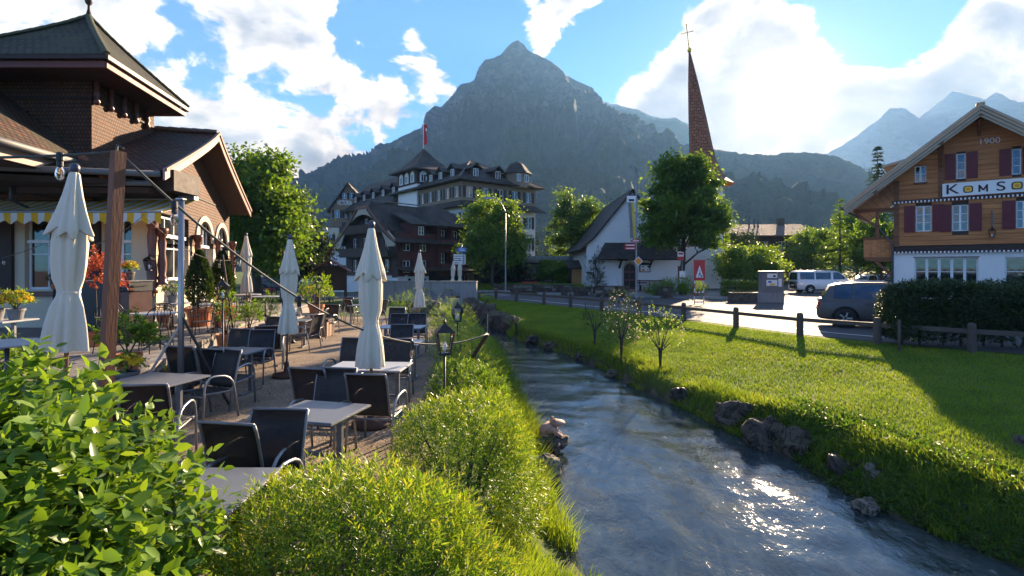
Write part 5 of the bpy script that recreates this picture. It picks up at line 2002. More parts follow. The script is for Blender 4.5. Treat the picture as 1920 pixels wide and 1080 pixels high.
def hotel():
    O = Vector((-5.7, 60, 0))
    rz = math.atan2(.62, .78)
    t = thing('grand_hotel', 'large pale hotel with dark mansard roofs, square turret and flag', 'hotel', O, rz)
    A = Fac(t, O, rz)                                          # facade to the right of the corner
    loc = lambda x, y, z=0: O + Matrix.Rotation(rz, 3, 'Z') @ Vector((x, y, z))
    B = Fac(t, loc(0, 10, 0), rz - R(90))                      # facade to the left of the corner (main block)
    dx = 11.0
    z1, z2, z3 = 9.1, 10.0, 12.0
    for F, L, n in ((A, dx, 5), (B, 10.0, 5)):
        hs, hw = [], []
        for k in range(n):
            x = L * (k + .5) / n
            for zz in (1.6, 4.4, 7.0):
                hs.append(hole(x, zz, .95, 1.45))
            hw.append(hole(x, 10.25, .9, 1.2))
        F.wall(L, 0, z1, hs, 'render_white', .2, name='wall')
        F.wall(L, z1, z3 + .1, hw, 'render_tan', .2, name='top_floor_wall')
        for a, b, c, d in hs:
            F.win((a + b) / 2, c, b - a, d - c, 2, 2, shut='shutter_dark', sw=.42, y=.06, sy=-.04)
        for a, b, c, d in hw:
            F.win((a + b) / 2, c, b - a, d - c, 2, 1, shut='shutter_dark', sw=.40, y=.06, sy=-.04)
        F.put('pent_roof', MB().slab([(-1.0, -1.0, z1 - .05), (L + 1.0, -1.0, z1 - .05), (L + .02, -.02, z1 + .75), (-.02, -.02, z1 + .75)], .12), 'roof_slate')
        F.put('eave', MB().box(-.6, L + .6, -.6, .2, z3, z3 + .12), 'dark_timber')
    mb = MB()
    hip_roof(mb, 0, dx, 0, 16, z3 + .1, 15.4, (4.3, 4.6), (4.3, 11.5), .85)
    rf_ = mb.build('roof', 'roof_slate', t)
    for a, b in (((-.85, -.85, z3 + .2), (4.3, 4.6, 15.5)), ((dx + .85, -.85, z3 + .2), (4.3, 4.6, 15.5))):
        hip_tiles(t, a, b, 'slate_ridge', .10, .6)
    MB().slab([(4.9, .55, 13.05), (6.1, .55, 13.05), (6.1, 1.6, 13.75), (4.9, 1.6, 13.75)], -.05).build('skylight', 'window_glass', t)
    # bay turret on the right facade with its own little hipped roof
    A.put('bay', MB().lathe([(1.55, 11.9), (1.55, 13.7)], 8, (8.4, .5, 0)), 'render_tan')
    A.put('bay_roof', MB().lathe([(1.95, 13.65), (1.5, 14.1), (.9, 14.9), (.05, 15.3)], 8, (8.4, .5, 0)), 'roof_slate')
    for dx_ in (-.9, .3):
        A.win(8.4 + dx_, 12.55, .6, .9, 2, 1, y=-1.08)
    for k in (2.2, 5.4):
        dormer(t, A, k, .35, 12.65)
    for k in (1.6, 4.3, 6.6):
        dormer(t, B, 10 - k - .8, .35, 12.65)
    # square turret with three arched windows
    tx0, tx1, ty0, ty1 = -.2, 4.6, 10.0, 15.2
    wl = MB().box(tx0, tx1, ty0, ty1, 0, 14.9).build('turret_wall', 'render_white', t)
    MB().box(tx0 - .05, tx1 + .05, ty0 - .05, ty1 + .05, 12.9, 14.95).build('turret_top', 'dark_timber', t)
    mb = MB()
    cx, cy = (tx0 + tx1) / 2, (ty0 + ty1) / 2
    c = [(tx0 - 1, ty0 - 1), (tx1 + 1, ty0 - 1), (tx1 + 1, ty1 + 1), (tx0 - 1, ty1 + 1)]
    ks = [(1.0, 14.75), (.62, 15.6), (.32, 16.7), (.0, 18.1)]
    for i in range(4):
        a, b = c[i], c[(i + 1) % 4]
        for (k0, za), (k1, zb) in zip(ks, ks[1:]):
            q = lambda p, k: (cx + (p[0] - cx) * k, cy + (p[1] - cy) * k)
            mb.add([(*q(a, k0), za), (*q(b, k0), za), (*q(b, max(k1, .01)), zb), (*q(a, max(k1, .01)), zb)], [(0, 1, 2, 3)])
    mb.box(tx0 - .95, tx1 + .95, ty0 - .95, ty1 + .95, 14.62, 14.74)
    mb.build('turret_roof', 'roof_slate', t)
    T = Fac(t, loc(tx0 - .06, ty1, 0), rz - R(90))
    T2 = Fac(t, loc(tx0, ty0 - .06, 0), rz)
    for k in range(3):
        for Q, x in ((T, 1.0 + 1.55 * k), (T2, .9 + 1.45 * k)):
            Q.put('window', MB().prism([(x - .5, -.03, 13.15), (x + .5, -.03, 13.15), (x + .5, -.03, 14.1)] + [(x + .5 * math.cos(a * math.pi / 8), -.03, 14.1 + .5 * math.sin(a * math.pi / 8)) for a in range(1, 8)] + [(x - .5, -.03, 14.1)], (0, .04, 0)), 'white_paint')
            Q.win(x, 13.2, .72, .95, 2, 1, y=-.07, frame='white_paint', fw=.06)
    p = MB().tube([(cx, cy, 18.0), (cx, cy, 21.6)], .05, 6).build('flag_pole', 'sign_white', t, smooth=True, uv=False)
    fl = MB()
    for i in range(5):
        za, zb = 21.4 - .55 * i, 21.4 - .55 * (i + 1)
        w = lambda q: .35 + .12 * math.sin(q * 2.2)
        fl.add([(cx + .05, cy, za), (cx + w(i), cy - .3 - .1 * math.sin(i * 1.5), za - .1), (cx + w(i + 1), cy - .3 - .1 * math.sin((i + 1) * 1.5), zb - .1), (cx + .05, cy, zb)], [(0, 1, 2, 3)])
    f_ = fl.build('flag', 'flag_red', t)
    MB().box(cx + .12, cx + .32, cy - .36, cy - .33, 20.5, 20.7).box(cx + .19, cx + .25, cy - .365, cy - .335, 20.35, 20.85).build('white_cross', 'sign_white', f_)
    # long rear wing
    y0, y1 = 15.2, 36
    C = Fac(t, loc(0, y1, 0), rz - R(90))
    hs = [hole(1.4 + 2.3 * k, zz, .95, 1.4) for k in range(8) for zz in (4.4, 7.3, 9.6)]
    C.wall(y1 - y0, 0, 11.2, hs, 'render_tan', .2, name='wall')
    for a, b, c_, d in hs:
        C.win((a + b) / 2, c_, b - a, d - c_, 2, 2, shut='shutter_dark', sw=.42, y=.06, sy=-.04)
    mb = MB().slab([(-.9, y0, 11.1), (-.9, y1 + .6, 11.1), (5.0, y1 + .6, 16.4), (5.0, y0, 16.4)], .14).slab([(11, y0, 11.1), (11, y1 + .6, 11.1), (5.0, y1 + .6, 16.4), (5.0, y0, 16.4)], .14)
    mb.build('roof', 'roof_slate', t)
    for k in range(5):
        dormer(t, C, 4.0 + 3.4 * k, .7, 12.5)
    # gable front with the hotel's name
    gO = at(620, 502, 86.0)
    gO.z = 0
    G = Fac(t, gO, R(8))
    L, apx, apz, ez = 6.0, 2.75, 16.0, 11.2
    sl = (apz - ez) / (apx + .6)
    rf = lambda x: apz - .25 - abs(x - apx) * sl
    hs = [hole(2.15, 13.35, .7, .95), hole(3.3, 13.35, .7, .95)] + [hole(x, 10.3, .8, 1.2) for x in (1.0, 2.6, 4.3)] + [hole(x, 5.0, .8, 1.3) for x in (1.0, 2.6, 4.3)]
    hs = [(a, b, c, d) for a, b, c, d in hs]
    G.wall(L, 0, 16, hs, 'render_tan', .2, roof=(rf, apx), name='gable_wall')
    for a, b, c, d in hs:
        G.win((a + b) / 2, c, b - a, d - c, 2, 2, shut='shutter_dark', sw=.34, y=.06, sy=-.04)
    mb = MB()
    for ex in (-.6, L + .3):
        mb.slab([(apx, -.6, apz), (ex, -.6, apz - abs(ex - apx) * sl), (ex, 9, apz - abs(ex - apx) * sl), (apx, 9, apz)], .16)
    G.put('gable_roof', mb, 'roof_slate')
    text_part(t, 'VICTORIA', 1.05, G.M @ Matrix.Translation((G.px(646, 0)[0], -.04, 12.35)), 'sign_white', .02, .012, 'sign_lettering', .50)
    G.put('pent_roof', MB().slab([(-1.6, -1.7, 7.2), (L + .8, -1.7, 7.2), (L + .3, 0, 8.2), (-.6, 0, 8.2)], .15), 'roof_slate')
    G.put('loggia', MB().box(-1.0, L, -1.2, -.05, 3.2, 3.4), 'dark_timber')
    G.put('balustrade', MB().box(-1.0, L, -1.25, -1.15, 3.4, 4.3), 'dark_timber')
    for x in (-.95, .8, 2.6, 4.4, 5.9):
        G.put('gallery_post', MB().box(x - .08, x + .08, -1.25, -1.1, 4.3, 7.3), 'dark_timber')
    # glazed cafe front and terrace awnings at street level on the right
    A.put('cafe_roof', MB().box(-.5, 18, -4.0, -.05, 3.0, 3.2), 'dark_timber')
    for k in range(8):
        A.put('cafe_post', MB().box(.2 + 2.2 * k, .35 + 2.2 * k, -3.9, -3.75, 0, 3.0), 'iron')
    A.put('cafe_front', MB().box(0, 17.5, -2.6, -2.5, 0, 2.95), 'interior_dark')


def dormer(t, F, x, y, z):
    """small gabled dormer standing on a roof slope"""
    F.put('dormer', MB().box(x - .55, x + .55, y, y + 2.0, z, z + 1.15), 'dark_timber')
    mb = MB().slab([(x - .85, y - .3, z + 1.0), (x, y - .3, z + 1.7), (x, y + 2.6, z + 1.7), (x - .85, y + 2.6, z + 1.0)], .08)
    mb.slab([(x + .85, y - .3, z + 1.0), (x, y - .3, z + 1.7), (x, y + 2.6, z + 1.7), (x + .85, y + 2.6, z + 1.0)], .08)
    F.put('dormer_roof', mb, 'roof_slate')
    F.win(x, z + .12, .68, .9, 2, 1, y=y - .05)


hotel()


def red_chalet():
    O = Vector((-10.3, 48, 0))
    rz = math.atan2(.75, .66)
    t = thing('dark_red_chalet', 'dark red timber chalet with arched gable and old slate roof before the hotel', 'chalet', O, rz)
    loc = lambda x, y, z=0: O + Matrix.Rotation(rz, 3, 'Z') @ Vector((x, y, z))
    A = Fac(t, O, rz)
    B = Fac(t, loc(0, 10.5, 0), rz - R(90))
    hA = [hole(x, z, .8, 1.1) for x in (1.0, 2.9) for z in (1.75, 3.75)]
    A.wall(4.6, 1.4, 5.4, hA, 'red_timber', .15, name='timber_wall')
    A.wall(8.3, 0, 1.4, [hole(x, .25, .75, 1.0) for x in (1.2, 3.0)], 'render_white', .15, name='ground_floor_wall')
    for a, b, c, d in hA:
        A.win((a + b) / 2, c, b - a, d - c, 2, 2, shut='maroon_dark', sw=.36, y=.05, sy=-.04)
    for x in (1.2, 3.0):
        A.win(x, .25, .75, 1.0, 2, 2, y=.05)
    apz, ez = 8.4, 4.6
    rf = lambda x: 8.2 - abs(x - 5.25) * .62
    hB = [hole(x, z, .8, 1.15) for z in (1.8, 3.9) for x in (2.0, 4.2, 6.3, 8.5)] + [hole(4.4, 6.0, .7, .9), hole(6.1, 6.0, .7, .9)]
    B.wall(10.5, 1.3, 8.2, hB, 'dark_timber', .15, roof=(rf, 5.25), name='gable_wall')
    B.wall(10.5, 0, 1.3, [], 'render_white', .15, name='ground_floor_wall')
    for a, b, c, d in hB:
        B.win((a + b) / 2, c, b - a, d - c, 2, 2, shut='maroon_dark', sw=.34, y=.05, sy=-.04)
    for z in (3.2, 5.4):
        B.put('balcony', MB().box(.3, 10.2, -.9, -.02, z, z + .12).box(.3, 10.2, -.92, -.86, z + .12, z + .85), 'dark_timber')
    # arched gable hood: thick curved board between roof edge and arch
    mb = MB()
    n = 18
    y_ = -.9
    for i in range(n):
        def pt(u):
            x = -.9 + 12.3 * u
            top = 8.35 - abs(x - 5.25) * .64 + (.35 if abs(x - 5.25) > 4.5 else 0)
            a = min(max((x - .6) / 9.3, 0), 1)
            low = 4.1 + 3.1 * math.sin(math.pi * a) ** .65
            return x, min(top, 7.75), min(low, top - .25)
        xa, ta, la = pt(i / n)
        xb, tb, lb = pt((i + 1) / n)
        mb.prism([(xa, y_, la), (xb, y_, lb), (xb, y_, tb), (xa, y_, ta)], (0, .10, 0))
    B.put('arched_hood', mb, 'weathered_board')
    mb = MB()
    for sx in (-1, 1):
        for i in range(6):
            u, v = i / 6, (i + 1) / 6
            x0, x1 = 5.25 + sx * (1.2 + 5.0 * u), 5.25 + sx * (1.2 + 5.0 * v)
            z0, z1 = 7.95 - 3.3 * u ** .85, 7.95 - 3.3 * v ** .85
            mb.prism([(x0, y_ - .06, z0), (x1, y_ - .06, z1), (x1, y_ - .06, z1 - .28), (x0, y_ - .06, z0 - .28)], (0, .07, 0))
    mb.prism([(4.0, y_ - .06, 8.0), (6.5, y_ - .06, 8.0), (6.5, y_ - .06, 7.72), (4.0, y_ - .06, 7.72)], (0, .07, 0))
    B.put('barge_board', mb, 'fascia')
    # main roof with clipped gable
    mb = MB()
    for side, (ya, yb) in enumerate(((-1.0, 5.25), (11.5, 5.25))):
        prev = None
        for i in range(7):
            u = i / 6
            y = ya + (yb - ya) * u
            z = ez - .1 + (8.55 - ez) * u ** 1.25
            if prev:
                py, pz = prev
                clip0 = max(0, (pz - 7.9)) * 1.6
                clip1 = max(0, (z - 7.9)) * 1.6
                mb.slab([(-.95 + clip0, py, pz), (7.5, py, pz), (7.5, y, z), (-.95 + clip1, y, z)], .12)
            prev = (y, z)
    mb.slab([(-.95, 4.0, 7.95), (-.95, 6.5, 7.95), (.15, 5.25, 8.6)], .1)
    mb.build('roof', 'roof_slate', t)
    hip_tiles(t, (-.55, 5.25, 8.6), (7, 5.25, 8.6), 'slate_ridge', .09, .5)
    # higher right hand block with loggias
    D = Fac(t, loc(4.6, -.25, 0), rz)
    hs = [(.3, 1.7, 4.75, 6.0), (1.95, 3.4, 4.75, 6.0), (.3, 1.7, 2.45, 3.7), (1.95, 3.4, 2.45, 3.7)]
    D.wall(3.8, 1.4, 6.4, hs, 'red_timber', .9, name='loggia_wall')
    for a, b, c, d in hs:
        D.put('loggia_back', MB().box(a, b, .85, .9, c, d), 'interior_dark')
        D.put('balcony_parapet', MB().box(a - .15, b + .1, -.35, -.02, c - .55, c + .18), 'red_timber')
        D.win((a + b) / 2, c + .2, .7, .95, 2, 2, y=.78)
    D.put('side_wall', MB().box(-.02, 0, 0, 8, 1.4, 6.4), 'red_timber')
    D.put('end_wall', MB().box(3.8, 3.82, 0, 8, 0, 6.4), 'red_timber')
    mb = MB()
    hip_roof(mb, 4.6, 8.4, -.25, 9.5, 6.2, 8.6, (6.4, 2.6), (6.4, 7), .9)
    mb.build('side_roof', 'roof_slate', t)
    A.put('roof_dormer', MB().box(1.6, 3.0, -.1, 2.5, 5.0, 6.4), 'red_timber')
    A.put('dormer_roof', MB().slab([(1.2, -.5, 6.25), (3.5, -.5, 6.25), (3.5, 3.4, 7.5), (1.2, 3.4, 7.5)], .1), 'roof_slate')
    A.win(2.6, 5.25, .6, .8, 2, 2, y=-.16)
    A.put('shop_canopy', MB().slab([(-.4, -1.8, 1.95), (8.5, -1.8, 1.95), (8.5, -.03, 2.3), (-.4, -.03, 2.3)], .08), 'dark_timber')
    A.put('shop_front', MB().box(3.6, 8.2, -.06, -.0, .1, 1.9), 'interior_dark')
    t.scale.y = .81


red_chalet()


# ---------------------------------------------------------------- church with shingled spire
def church():
    O = Vector((6.58, 47, .25))
    t = thing('village_church', 'white gabled church with arched door, tiled porch roof and tall brown shingled spire', 'church', O)
    F = Fac(t, O, R(0))
    L, apx, apz, ez = 8.0, 4.0, 8.75, 3.85
    sl = (apz - ez) / apx
    rf = lambda x: apz - .1 - abs(x - apx) * sl
    dxx, dw = F.px(1181, 0)[0], 1.1
    F.wall(L, 0, 9, [(dxx - dw / 2, dxx + dw / 2, .02, 2.35)], 'render_white', .35, roof=(rf, apx), name='gable_wall')
    F.put('side_wall', MB().box(L, L + .02, 0, 14, 0, 3.9), 'render_white')
    F.put('side_wall', MB().box(-.02, 0, 0, 14, 0, 3.9), 'render_white')
    mb = MB()
    for i in range(8):
        a0, a1 = math.pi * i / 8, math.pi * (i + 1) / 8
        q = lambda a: (dxx - dw / 2 * math.cos(a), 1.75 + .6 * math.sin(a))
        (xa, za), (xb, zb) = q(a0), q(a1)
        mb.add([(xa, .03, za), (xb, .03, zb), (xb, .03, 2.36), (xa, .03, 2.36)], [(0, 1, 2, 3)])
    F.put('arch_spandrel', mb, 'render_white')
    mb = MB()
    for i in range(8):
        a0, a1 = math.pi * i / 8, math.pi * (i + 1) / 8
        q = lambda a, k: (dxx - dw / 2 * k * math.cos(a), -.04, 1.75 + .6 * k * math.sin(a))
        mb.prism([q(a0, 1), q(a1, 1), q(a1, 1.28), q(a0, 1.28)], (0, .05, 0))
    for s_ in (-1, 1):
        mb.box(dxx + s_ * dw / 2 - (.15 if s_ < 0 else 0), dxx + s_ * dw / 2 + (.15 if s_ > 0 else 0), -.04, .01, 0, 1.75)
    F.put('door_surround', mb, 'arch_stone')
    d = F.put('door', MB().box(dxx - .55, dxx + .55, .16, .24, .02, 2.36), 'carved_wood')
    for k in range(2):
        for z in (.25, .95, 1.65):
            MB().box(dxx - .48 + .5 * k, dxx - .05 + .5 * k, .13, .16, z, z + .55).build('door_panel', 'dark_timber', d)
    # roof with slight bell-cast to the left
    mb = MB()
    mb.slab([(apx, -.35, apz + .12), (.5, -.35, 4.55), (.5, 14.5, 4.55), (apx, 14.5, apz + .12)], .16)
    mb.slab([(.5, -.35, 4.55), (-.75, -.35, 3.55), (-.75, 14.5, 3.55), (.5, 14.5, 4.55)], .16)
    mb.slab([(apx, -.35, apz + .12), (7.6, -.35, 4.45), (7.6, 14.5, 4.45), (apx, 14.5, apz + .12)], .16)
    mb.slab([(7.6, -.35, 4.45), (8.7, -.35, 3.55), (8.7, 14.5, 3.55), (7.6, 14.5, 4.45)], .16)
    F.put('roof', mb, 'roof_slate')
    # porch roof on brackets
    px0, px1 = F.px(1119, 0)[0], 7.6
    z0, z1 = F.px(1119, 486)[1], F.px(1130, 455)[1]
    F.put('porch_roof', MB().slab([(px0, -1.6, z0), (px1 + .3, -1.6, z0), (px1 - .6, -.02, z1), (px0 + .7, -.02, z1)], .14).slab([(px0, -1.6, z0), (px0 + .7, -.02, z1), (px0, -.02, z0)], .06), 'roof_slate')
    for x in (F.px(1161, 0)[0], F.px(1217, 0)[0]):
        F.put('bracket', MB().bar((x, -.05, z0 - .75), (x, -1.0, z0 - .12), .14, .16).box(x - .08, x + .08, -1.35, -.02, z0 - .16, z0 - .02), 'dark_timber')
    # notice board
    nx, nz = F.px(1209, 503)
    F.put('notice_board', MB().box(nx - .48, nx + .48, -.10, -.02, nz - .35, nz + .33).prism([(nx - .55, -.14, nz + .33), (nx + .55, -.14, nz + .33), (nx + .3, -.14, nz + .5), (nx - .3, -.14, nz + .5)], (0, .12, 0)), 'dark_timber')
    F.put('notice', MB().box(nx - .40, nx + .40, -.115, -.10, nz - .28, nz + .27), 'sign_white')
    for a, b, c, d_, m in ((-.33, -.02, -.24, -.06, 'orange_paint'), (.2, .33, .08, .2, 'paint_black'), (.18, .32, -.2, -.08, 'paint_blue'), (-.3, -.1, .08, .2, 'grey_panel')):
        F.put('notice', MB().box(nx + a, nx + b, -.122, -.115, nz + c, nz + d_), m)
    # small round niche lamp above the door
    F.put('lamp', MB().box(dxx - .45, dxx - .25, -.2, 0, 2.55, 2.8), 'iron')
    F.put('plinth', MB().box(-.03, dxx - .75, -.05, -.0, 0, .32), 'concrete')
    # low chancel on the right with flared eave
    cx0, cx1 = 9.0, 13.6
    F.put('chancel_wall', MB().box(8.02, 13.2, 3.0, 13, 0, 3.9), 'render_white')
    F.put('chancel_wall', MB().lathe([(3.0, 0), (3.0, 2.7)], 12, (13.2, 8.0, 0)), 'render_white')
    F.put('chancel_roof', MB().lathe([(3.75, 2.35), (3.0, 2.95), (1.8, 4.3), (.1, 6.4)], 12, (13.2, 8.0, 0)), 'roof_tan')
    F.put('side_door', MB().box(8.6, 9.5, 2.93, 2.99, 0, 2.1), 'carved_wood')
    F.put('wall_lamp', MB().box(5.2, 5.5, -.3, 0, 3.05, 3.7), 'iron')
    # tower and spire: square base, swept to an octagonal needle
    T = Vector((21.05, 58, 0)) - O
    MB().box(T.x - 1.5, T.x + 1.3, T.y - 1.5, T.y + 1.5, -.25, 11.2).build('tower_wall', 'render_white', t)
    lean = -1.75
    n = 8
    lv = [(2.75, 10.9), (2.7, 11.05), (2.05, 11.7), (1.62, 12.5), (1.36, 13.6), (1.18, 15.0), (.90, 18.2), (.55, 21.6), (.22, 24.2), (.06, 25.4)]
    mb = MB()
    rings = []
    for r, z in lv:
        k = (z - 10.9) / 14.5
        ring = []
        for i in range(n):
            a = 2 * math.pi * (i + .5) / n
            sq = 1 / max(abs(math.cos(a)), abs(math.sin(a)))
            q = r * (1.0 + (sq - 1.0) * max(0, 1 - k * 5) * .9)
            ring.append((T.x + q * math.cos(a) + lean * k, T.y + q * math.sin(a), z))
        rings.append(ring)
    for a, b in zip(rings, rings[1:]):
        for i in range(n):
            j = (i + 1) % n
            mb.add([a[i], a[j], b[j], b[i]], [(0, 1, 2, 3)])
    sp = mb.build('spire', 'shingle_spire', t)
    for i in range(n):
        MB().tube([rings[k][i] for k in range(2, len(rings))], .035, 5).build('hip_strip', 'terracotta_ridge', sp, uv=False)
    top = Vector((T.x + lean, T.y, 25.3))
    MB().lathe([(.02, 0), (.18, .12), (.24, .3), (.18, .48), (.05, .6)], 12, top).build('gold_ball', 'gold', t, smooth=True, uv=False)
    s_ = Vector((-.11, 0, 1)).normalized()
    b0 = top + s_ * .5
    c = MB().tube([b0, b0 + s_ * 2.6], .05, 6)
    m_ = b0 + s_ * 1.75
    sd = Vector((.62, 0, .16))
    c.tube([m_ - sd, m_ + sd], .045, 6)
    for q in (m_ - sd, m_ + sd, b0 + s_ * 2.6, b0 + s_ * .4):
        c.lathe([(.02, -.09), (.09, 0), (.02, .09)], 8, q)
    c.build('cross', 'gold', t, smooth=True, uv=False)


church()

# ---------------------------------------------------------------- placing the terrace furniture
GC = 'black sling chairs on the gravel terrace'
chair0 = make_sling_chair()
CH = [  # x, y, heading of the sitter (deg from +Y, counter-clockwise), label
    (-2.07, 4.30, 176, 'black sling chair facing the nearest grey table, its back above the table edge'),
    (-2.22, 4.66, -10, 'black sling chair tucked under the square grey table from the near side'),
    (-2.22, 6.22, 172, 'black sling chair on the far side of the square grey table by the parasol'),
    (-2.45, 6.98, -14, 'black sling chair back to back with another, turned to the second riverside table'),
    (-1.66, 6.62, -8, 'black sling chair right behind the wooden pole of the riverside parasol'),
    (-2.82, 9.05, 172, 'black sling chair at the far side of the second riverside table, toward the gravel path'),
    (-1.98, 8.95, 184, 'black sling chair at the far side of the second riverside table, toward the hedge'),
    (-2.42, 11.3, 178, 'black sling chair behind the second lantern, third row along the hedge'),
    (-3.10, 14.0, 170, 'black sling chair near the small parasol, gravel side of the fourth riverside table'),
    (-2.55, 14.1, 185, 'black sling chair near the small parasol, hedge side of the fourth riverside table'),
    (-3.6, 16.2, 175, 'black sling chair just before the small riverside parasol'),
    (-4.45, 7.75, 158, 'black sling chair with broad back showing, beside the table by the leafy shrub'),
    (-4.00, 6.05, 10, 'black sling chair half hidden by the leafy shrub, only its arm showing'),
    (-4.55, 8.55, -12, 'black sling chair seen from behind at the middle table, on the path side'),
    (-5.20, 8.80, -8, 'black sling chair seen from behind at the middle table, by the silver pole'),
    (-5.55, 10.45, 172, 'black sling chair facing over the middle table, next to the flower pots'),
    (-4.98, 10.30, 182, 'black sling chair facing over the middle table, next to the tall parasol'),
    (-6.0, 13.1, 174, 'black sling chair in shade behind the tall parasol, by the pale boulder'),
    (-5.35, 11.75, 20, 'black sling chair partly hidden behind the skirt of the tall parasol'),
    (-5.55, 14.3, 80, 'black sling chair side-on beside the small far table on the gravel'),
    (-6.0, 16.1, 100, 'black sling chair side-on near the planter box with yellow flowers'),
    (-6.1, 17.6, 175, 'black sling chair behind the planter box end of the gravel path'),
    (-5.2, 20.4, 130, 'grey sling chair standing alone at the far end of the gravel'),
    (-6.2, 21.2, -40, 'grey sling chair by the last table near the road'),
    (-7.0, 22.0, 160, 'grey sling chair on the far side of the last table near the road'),
]
for i, (x, y, a, lab) in enumerate(CH):
    put(chair0, i > 0, lab, (x, y, 0), R(a), GC)
GT = 'grey tables on the gravel terrace'
t_sq = make_table(.80, .74)
TB = [
    (-2.09, 3.54, 0, 'nearest grey table, cut off by the leafy shrub'),
    (-1.99, 5.45, -14, 'square grey table with pale sunlit edge beside the rounded willow bush'),
]
for i, (x, y, a, lab) in enumerate(TB):
    put(t_sq, i > 0, lab, (x, y, 0), R(a), GT)
t_lg = make_table(1.12, .72, 'table_pale')
for i, (x, y, a, lab, m) in enumerate([(-2.12, 7.95, -4, 'long pale table under the riverside parasol', None), (-2.35, 10.55, -3, 'pale table beside the second lantern on the hedge side', None),
                                       (-2.75, 13.3, -4, 'pale table in front of the small riverside parasol', None)]):
    put(t_lg, i > 0, lab, (x, y, 0), R(a), GT)
t_md = make_table(.95, .74)
for i, (x, y, a, lab) in enumerate([(-4.66, 7.02, -12, 'dark grey table next to the terracotta pot and the leafy shrub'), (-4.95, 9.45, -6, 'dark grey table with four chairs in front of the silver pole'),
                                    (-5.55, 12.2, -5, 'dark grey table half behind the tall parasol'), (-6.15, 14.9, 5, 'small grey table with sunlit top on the path side'),
                                    (-6.5, 16.9, 5, 'small grey table before the yellow flower planter'), (-6.0, 21.0, 20, 'last grey table near the road end of the gravel')]):
    put(t_md, i > 0, lab, (x, y, 0), R(a), GT)

GB = 'dark metal cafe chairs on the raised terrace'
b0 = make_bistro_chair()
BC = [
    (-7.45, 11.2, 175, 'metal cafe chair before the black cabinet, nearest the silver pole'),
    (-7.9, 10.5, 10, 'metal cafe chair between the big potted shrub and the round table'),
    (-7.0, 10.45, 60, 'metal cafe chair beside the silver pole brace'),
    (-6.9, 11.9, 200, 'metal cafe chair on the far side of the round table by the pole'),
    (-8.3, 11.6, -60, 'metal cafe chair in shade next to the brown post'),
    (-7.1, 13.1, 20, 'metal cafe chair in front of the conifer tubs'),
    (-7.9, 13.3, 150, 'metal cafe chair under the wide restaurant window'),
    (-7.35, 14.4, 190, 'metal cafe chair beside the pot with pink flowering shrub'),
    (-8.4, 16.6, 120, 'metal cafe chair near the second conifer tub'),
    (-7.9, 17.9, 200, 'metal cafe chair between the two small round tables by the road'),
    (-9.6, 19.2, 30, 'metal cafe chair by the distant parasol'),
    (-8.7, 8.3, -20, 'metal cafe chair behind the large furled parasol, in shade'),
    (-7.6, 7.6, 40, 'metal cafe chair by the flower covered table behind the large parasol'),
    (-10.2, 10.2, 160, 'metal cafe chair at the frame edge below the flower boxes'),
]
for i, (x, y, a, lab) in enumerate(BC):
    put(b0, i > 0, lab, (x, y, UT), R(a), GB)
GR = 'round pale tables on the raised terrace'
r0_ = make_round_table(.42)
for i, (x, y, lab) in enumerate([(-7.35, 10.95, 'round pale table before the black cabinet'), (-7.6, 13.75, 'round pale table below the conifer tubs'), (-8.0, 17.3, 'round pale table in sun beside the second conifer'),
                                 (-9.2, 18.6, 'round pale table near the distant parasol'), (-6.25, 6.6, 'round grey table at the foot of the large furled parasol'), (-8.9, 14.0, 'small table with white flowers below the wide window')]):
    o = put(r0_, i > 0, lab, (x, y, UT), i * .7, GR)
fl_t = make_table(1.5, .7, 'table_pale')
put(fl_t, False, 'pale table crowded with pots of yellow flowers at the frame edge', (-9.3, 9.3, UT), 0, 'flower tables')

# ---------------------------------------------------------------- parasols
make_parasol('large cream parasol, furled, in front of the awning beside the brown post', (-5.25, 6.25, UT), (R(2.6), 0), 2.80, 1.08, 1)
make_parasol('tall cream parasol, furled, on a round base in the middle of the gravel', (-4.55, 10.75, 0), (R(1.6), 0), 2.80, .98, 2)
make_parasol('cream parasol, furled, towering over the riverside tables', (-1.96, 7.42, 0), (R(.1), 0), 2.78, 1.0, 3)
make_parasol('small distant cream parasol, furled, beside the restaurant corner', (-8.9, 17.9, UT), (R(-.5), 0), 2.75, .98, 4)
make_parasol('cream parasol, furled, in front of the concrete bridge wall', (-3.25, 18.6, 0), (R(.5), 0), 2.75, .98, 5)
make_parasol('far parasol below the white direction board, thinner one', (-4.35, 38.5, .0), (R(3), 0), 2.75, .95, 6, simple=True)
make_parasol('far parasol directly below the white direction board', (-3.85, 39.2, .0), (0, 0), 2.75, .95, 7, simple=True)

# ---------------------------------------------------------------- posts and strings of bulbs
pb, pt = at(187, 760, 5.05), at(222, 284, 5.05)
pb.z = 0.0
t = thing('timber_post', 'leaning square brown timber post carrying the string of bulbs', 'post', pb)
MB().bar((0, 0, 0), pt - pb, .085, .10, up=(.45, 1, 0)).build('shaft', 'post_wood', t)
MB().tube([pt - pb + Vector((-.02, 0, -.01)), pt - pb + Vector((0, -.01, .06)), pt - pb + Vector((.05, 0, .03))], .012, 6).build('hook', 'iron_grey', t, uv=False)
sp = Vector((-4.97, 8.0, 0))
t = thing('silver_pole', 'silver metal pole with slanting braces among the terrace tables', 'pole', sp)
MB().tube([(0, 0, 0), (.01, 0, 3.22)], .042, 12).build('shaft', 'aluminium', t, smooth=True, uv=False)
MB().bar((0, 0, 1.35), (-.72, -.25, 0), .055, .03).build('brace', 'aluminium', t)
MB().bar((.03, 0, 1.45), (.62, .2, .1), .05, .03).build('brace', 'iron', t)
MB().box(-.05, .06, -.05, .05, 3.22, 3.24).build('cap', 'aluminium', t)
lb, lt = gp(845, 735, -.15), at(914, 626, 9.7)
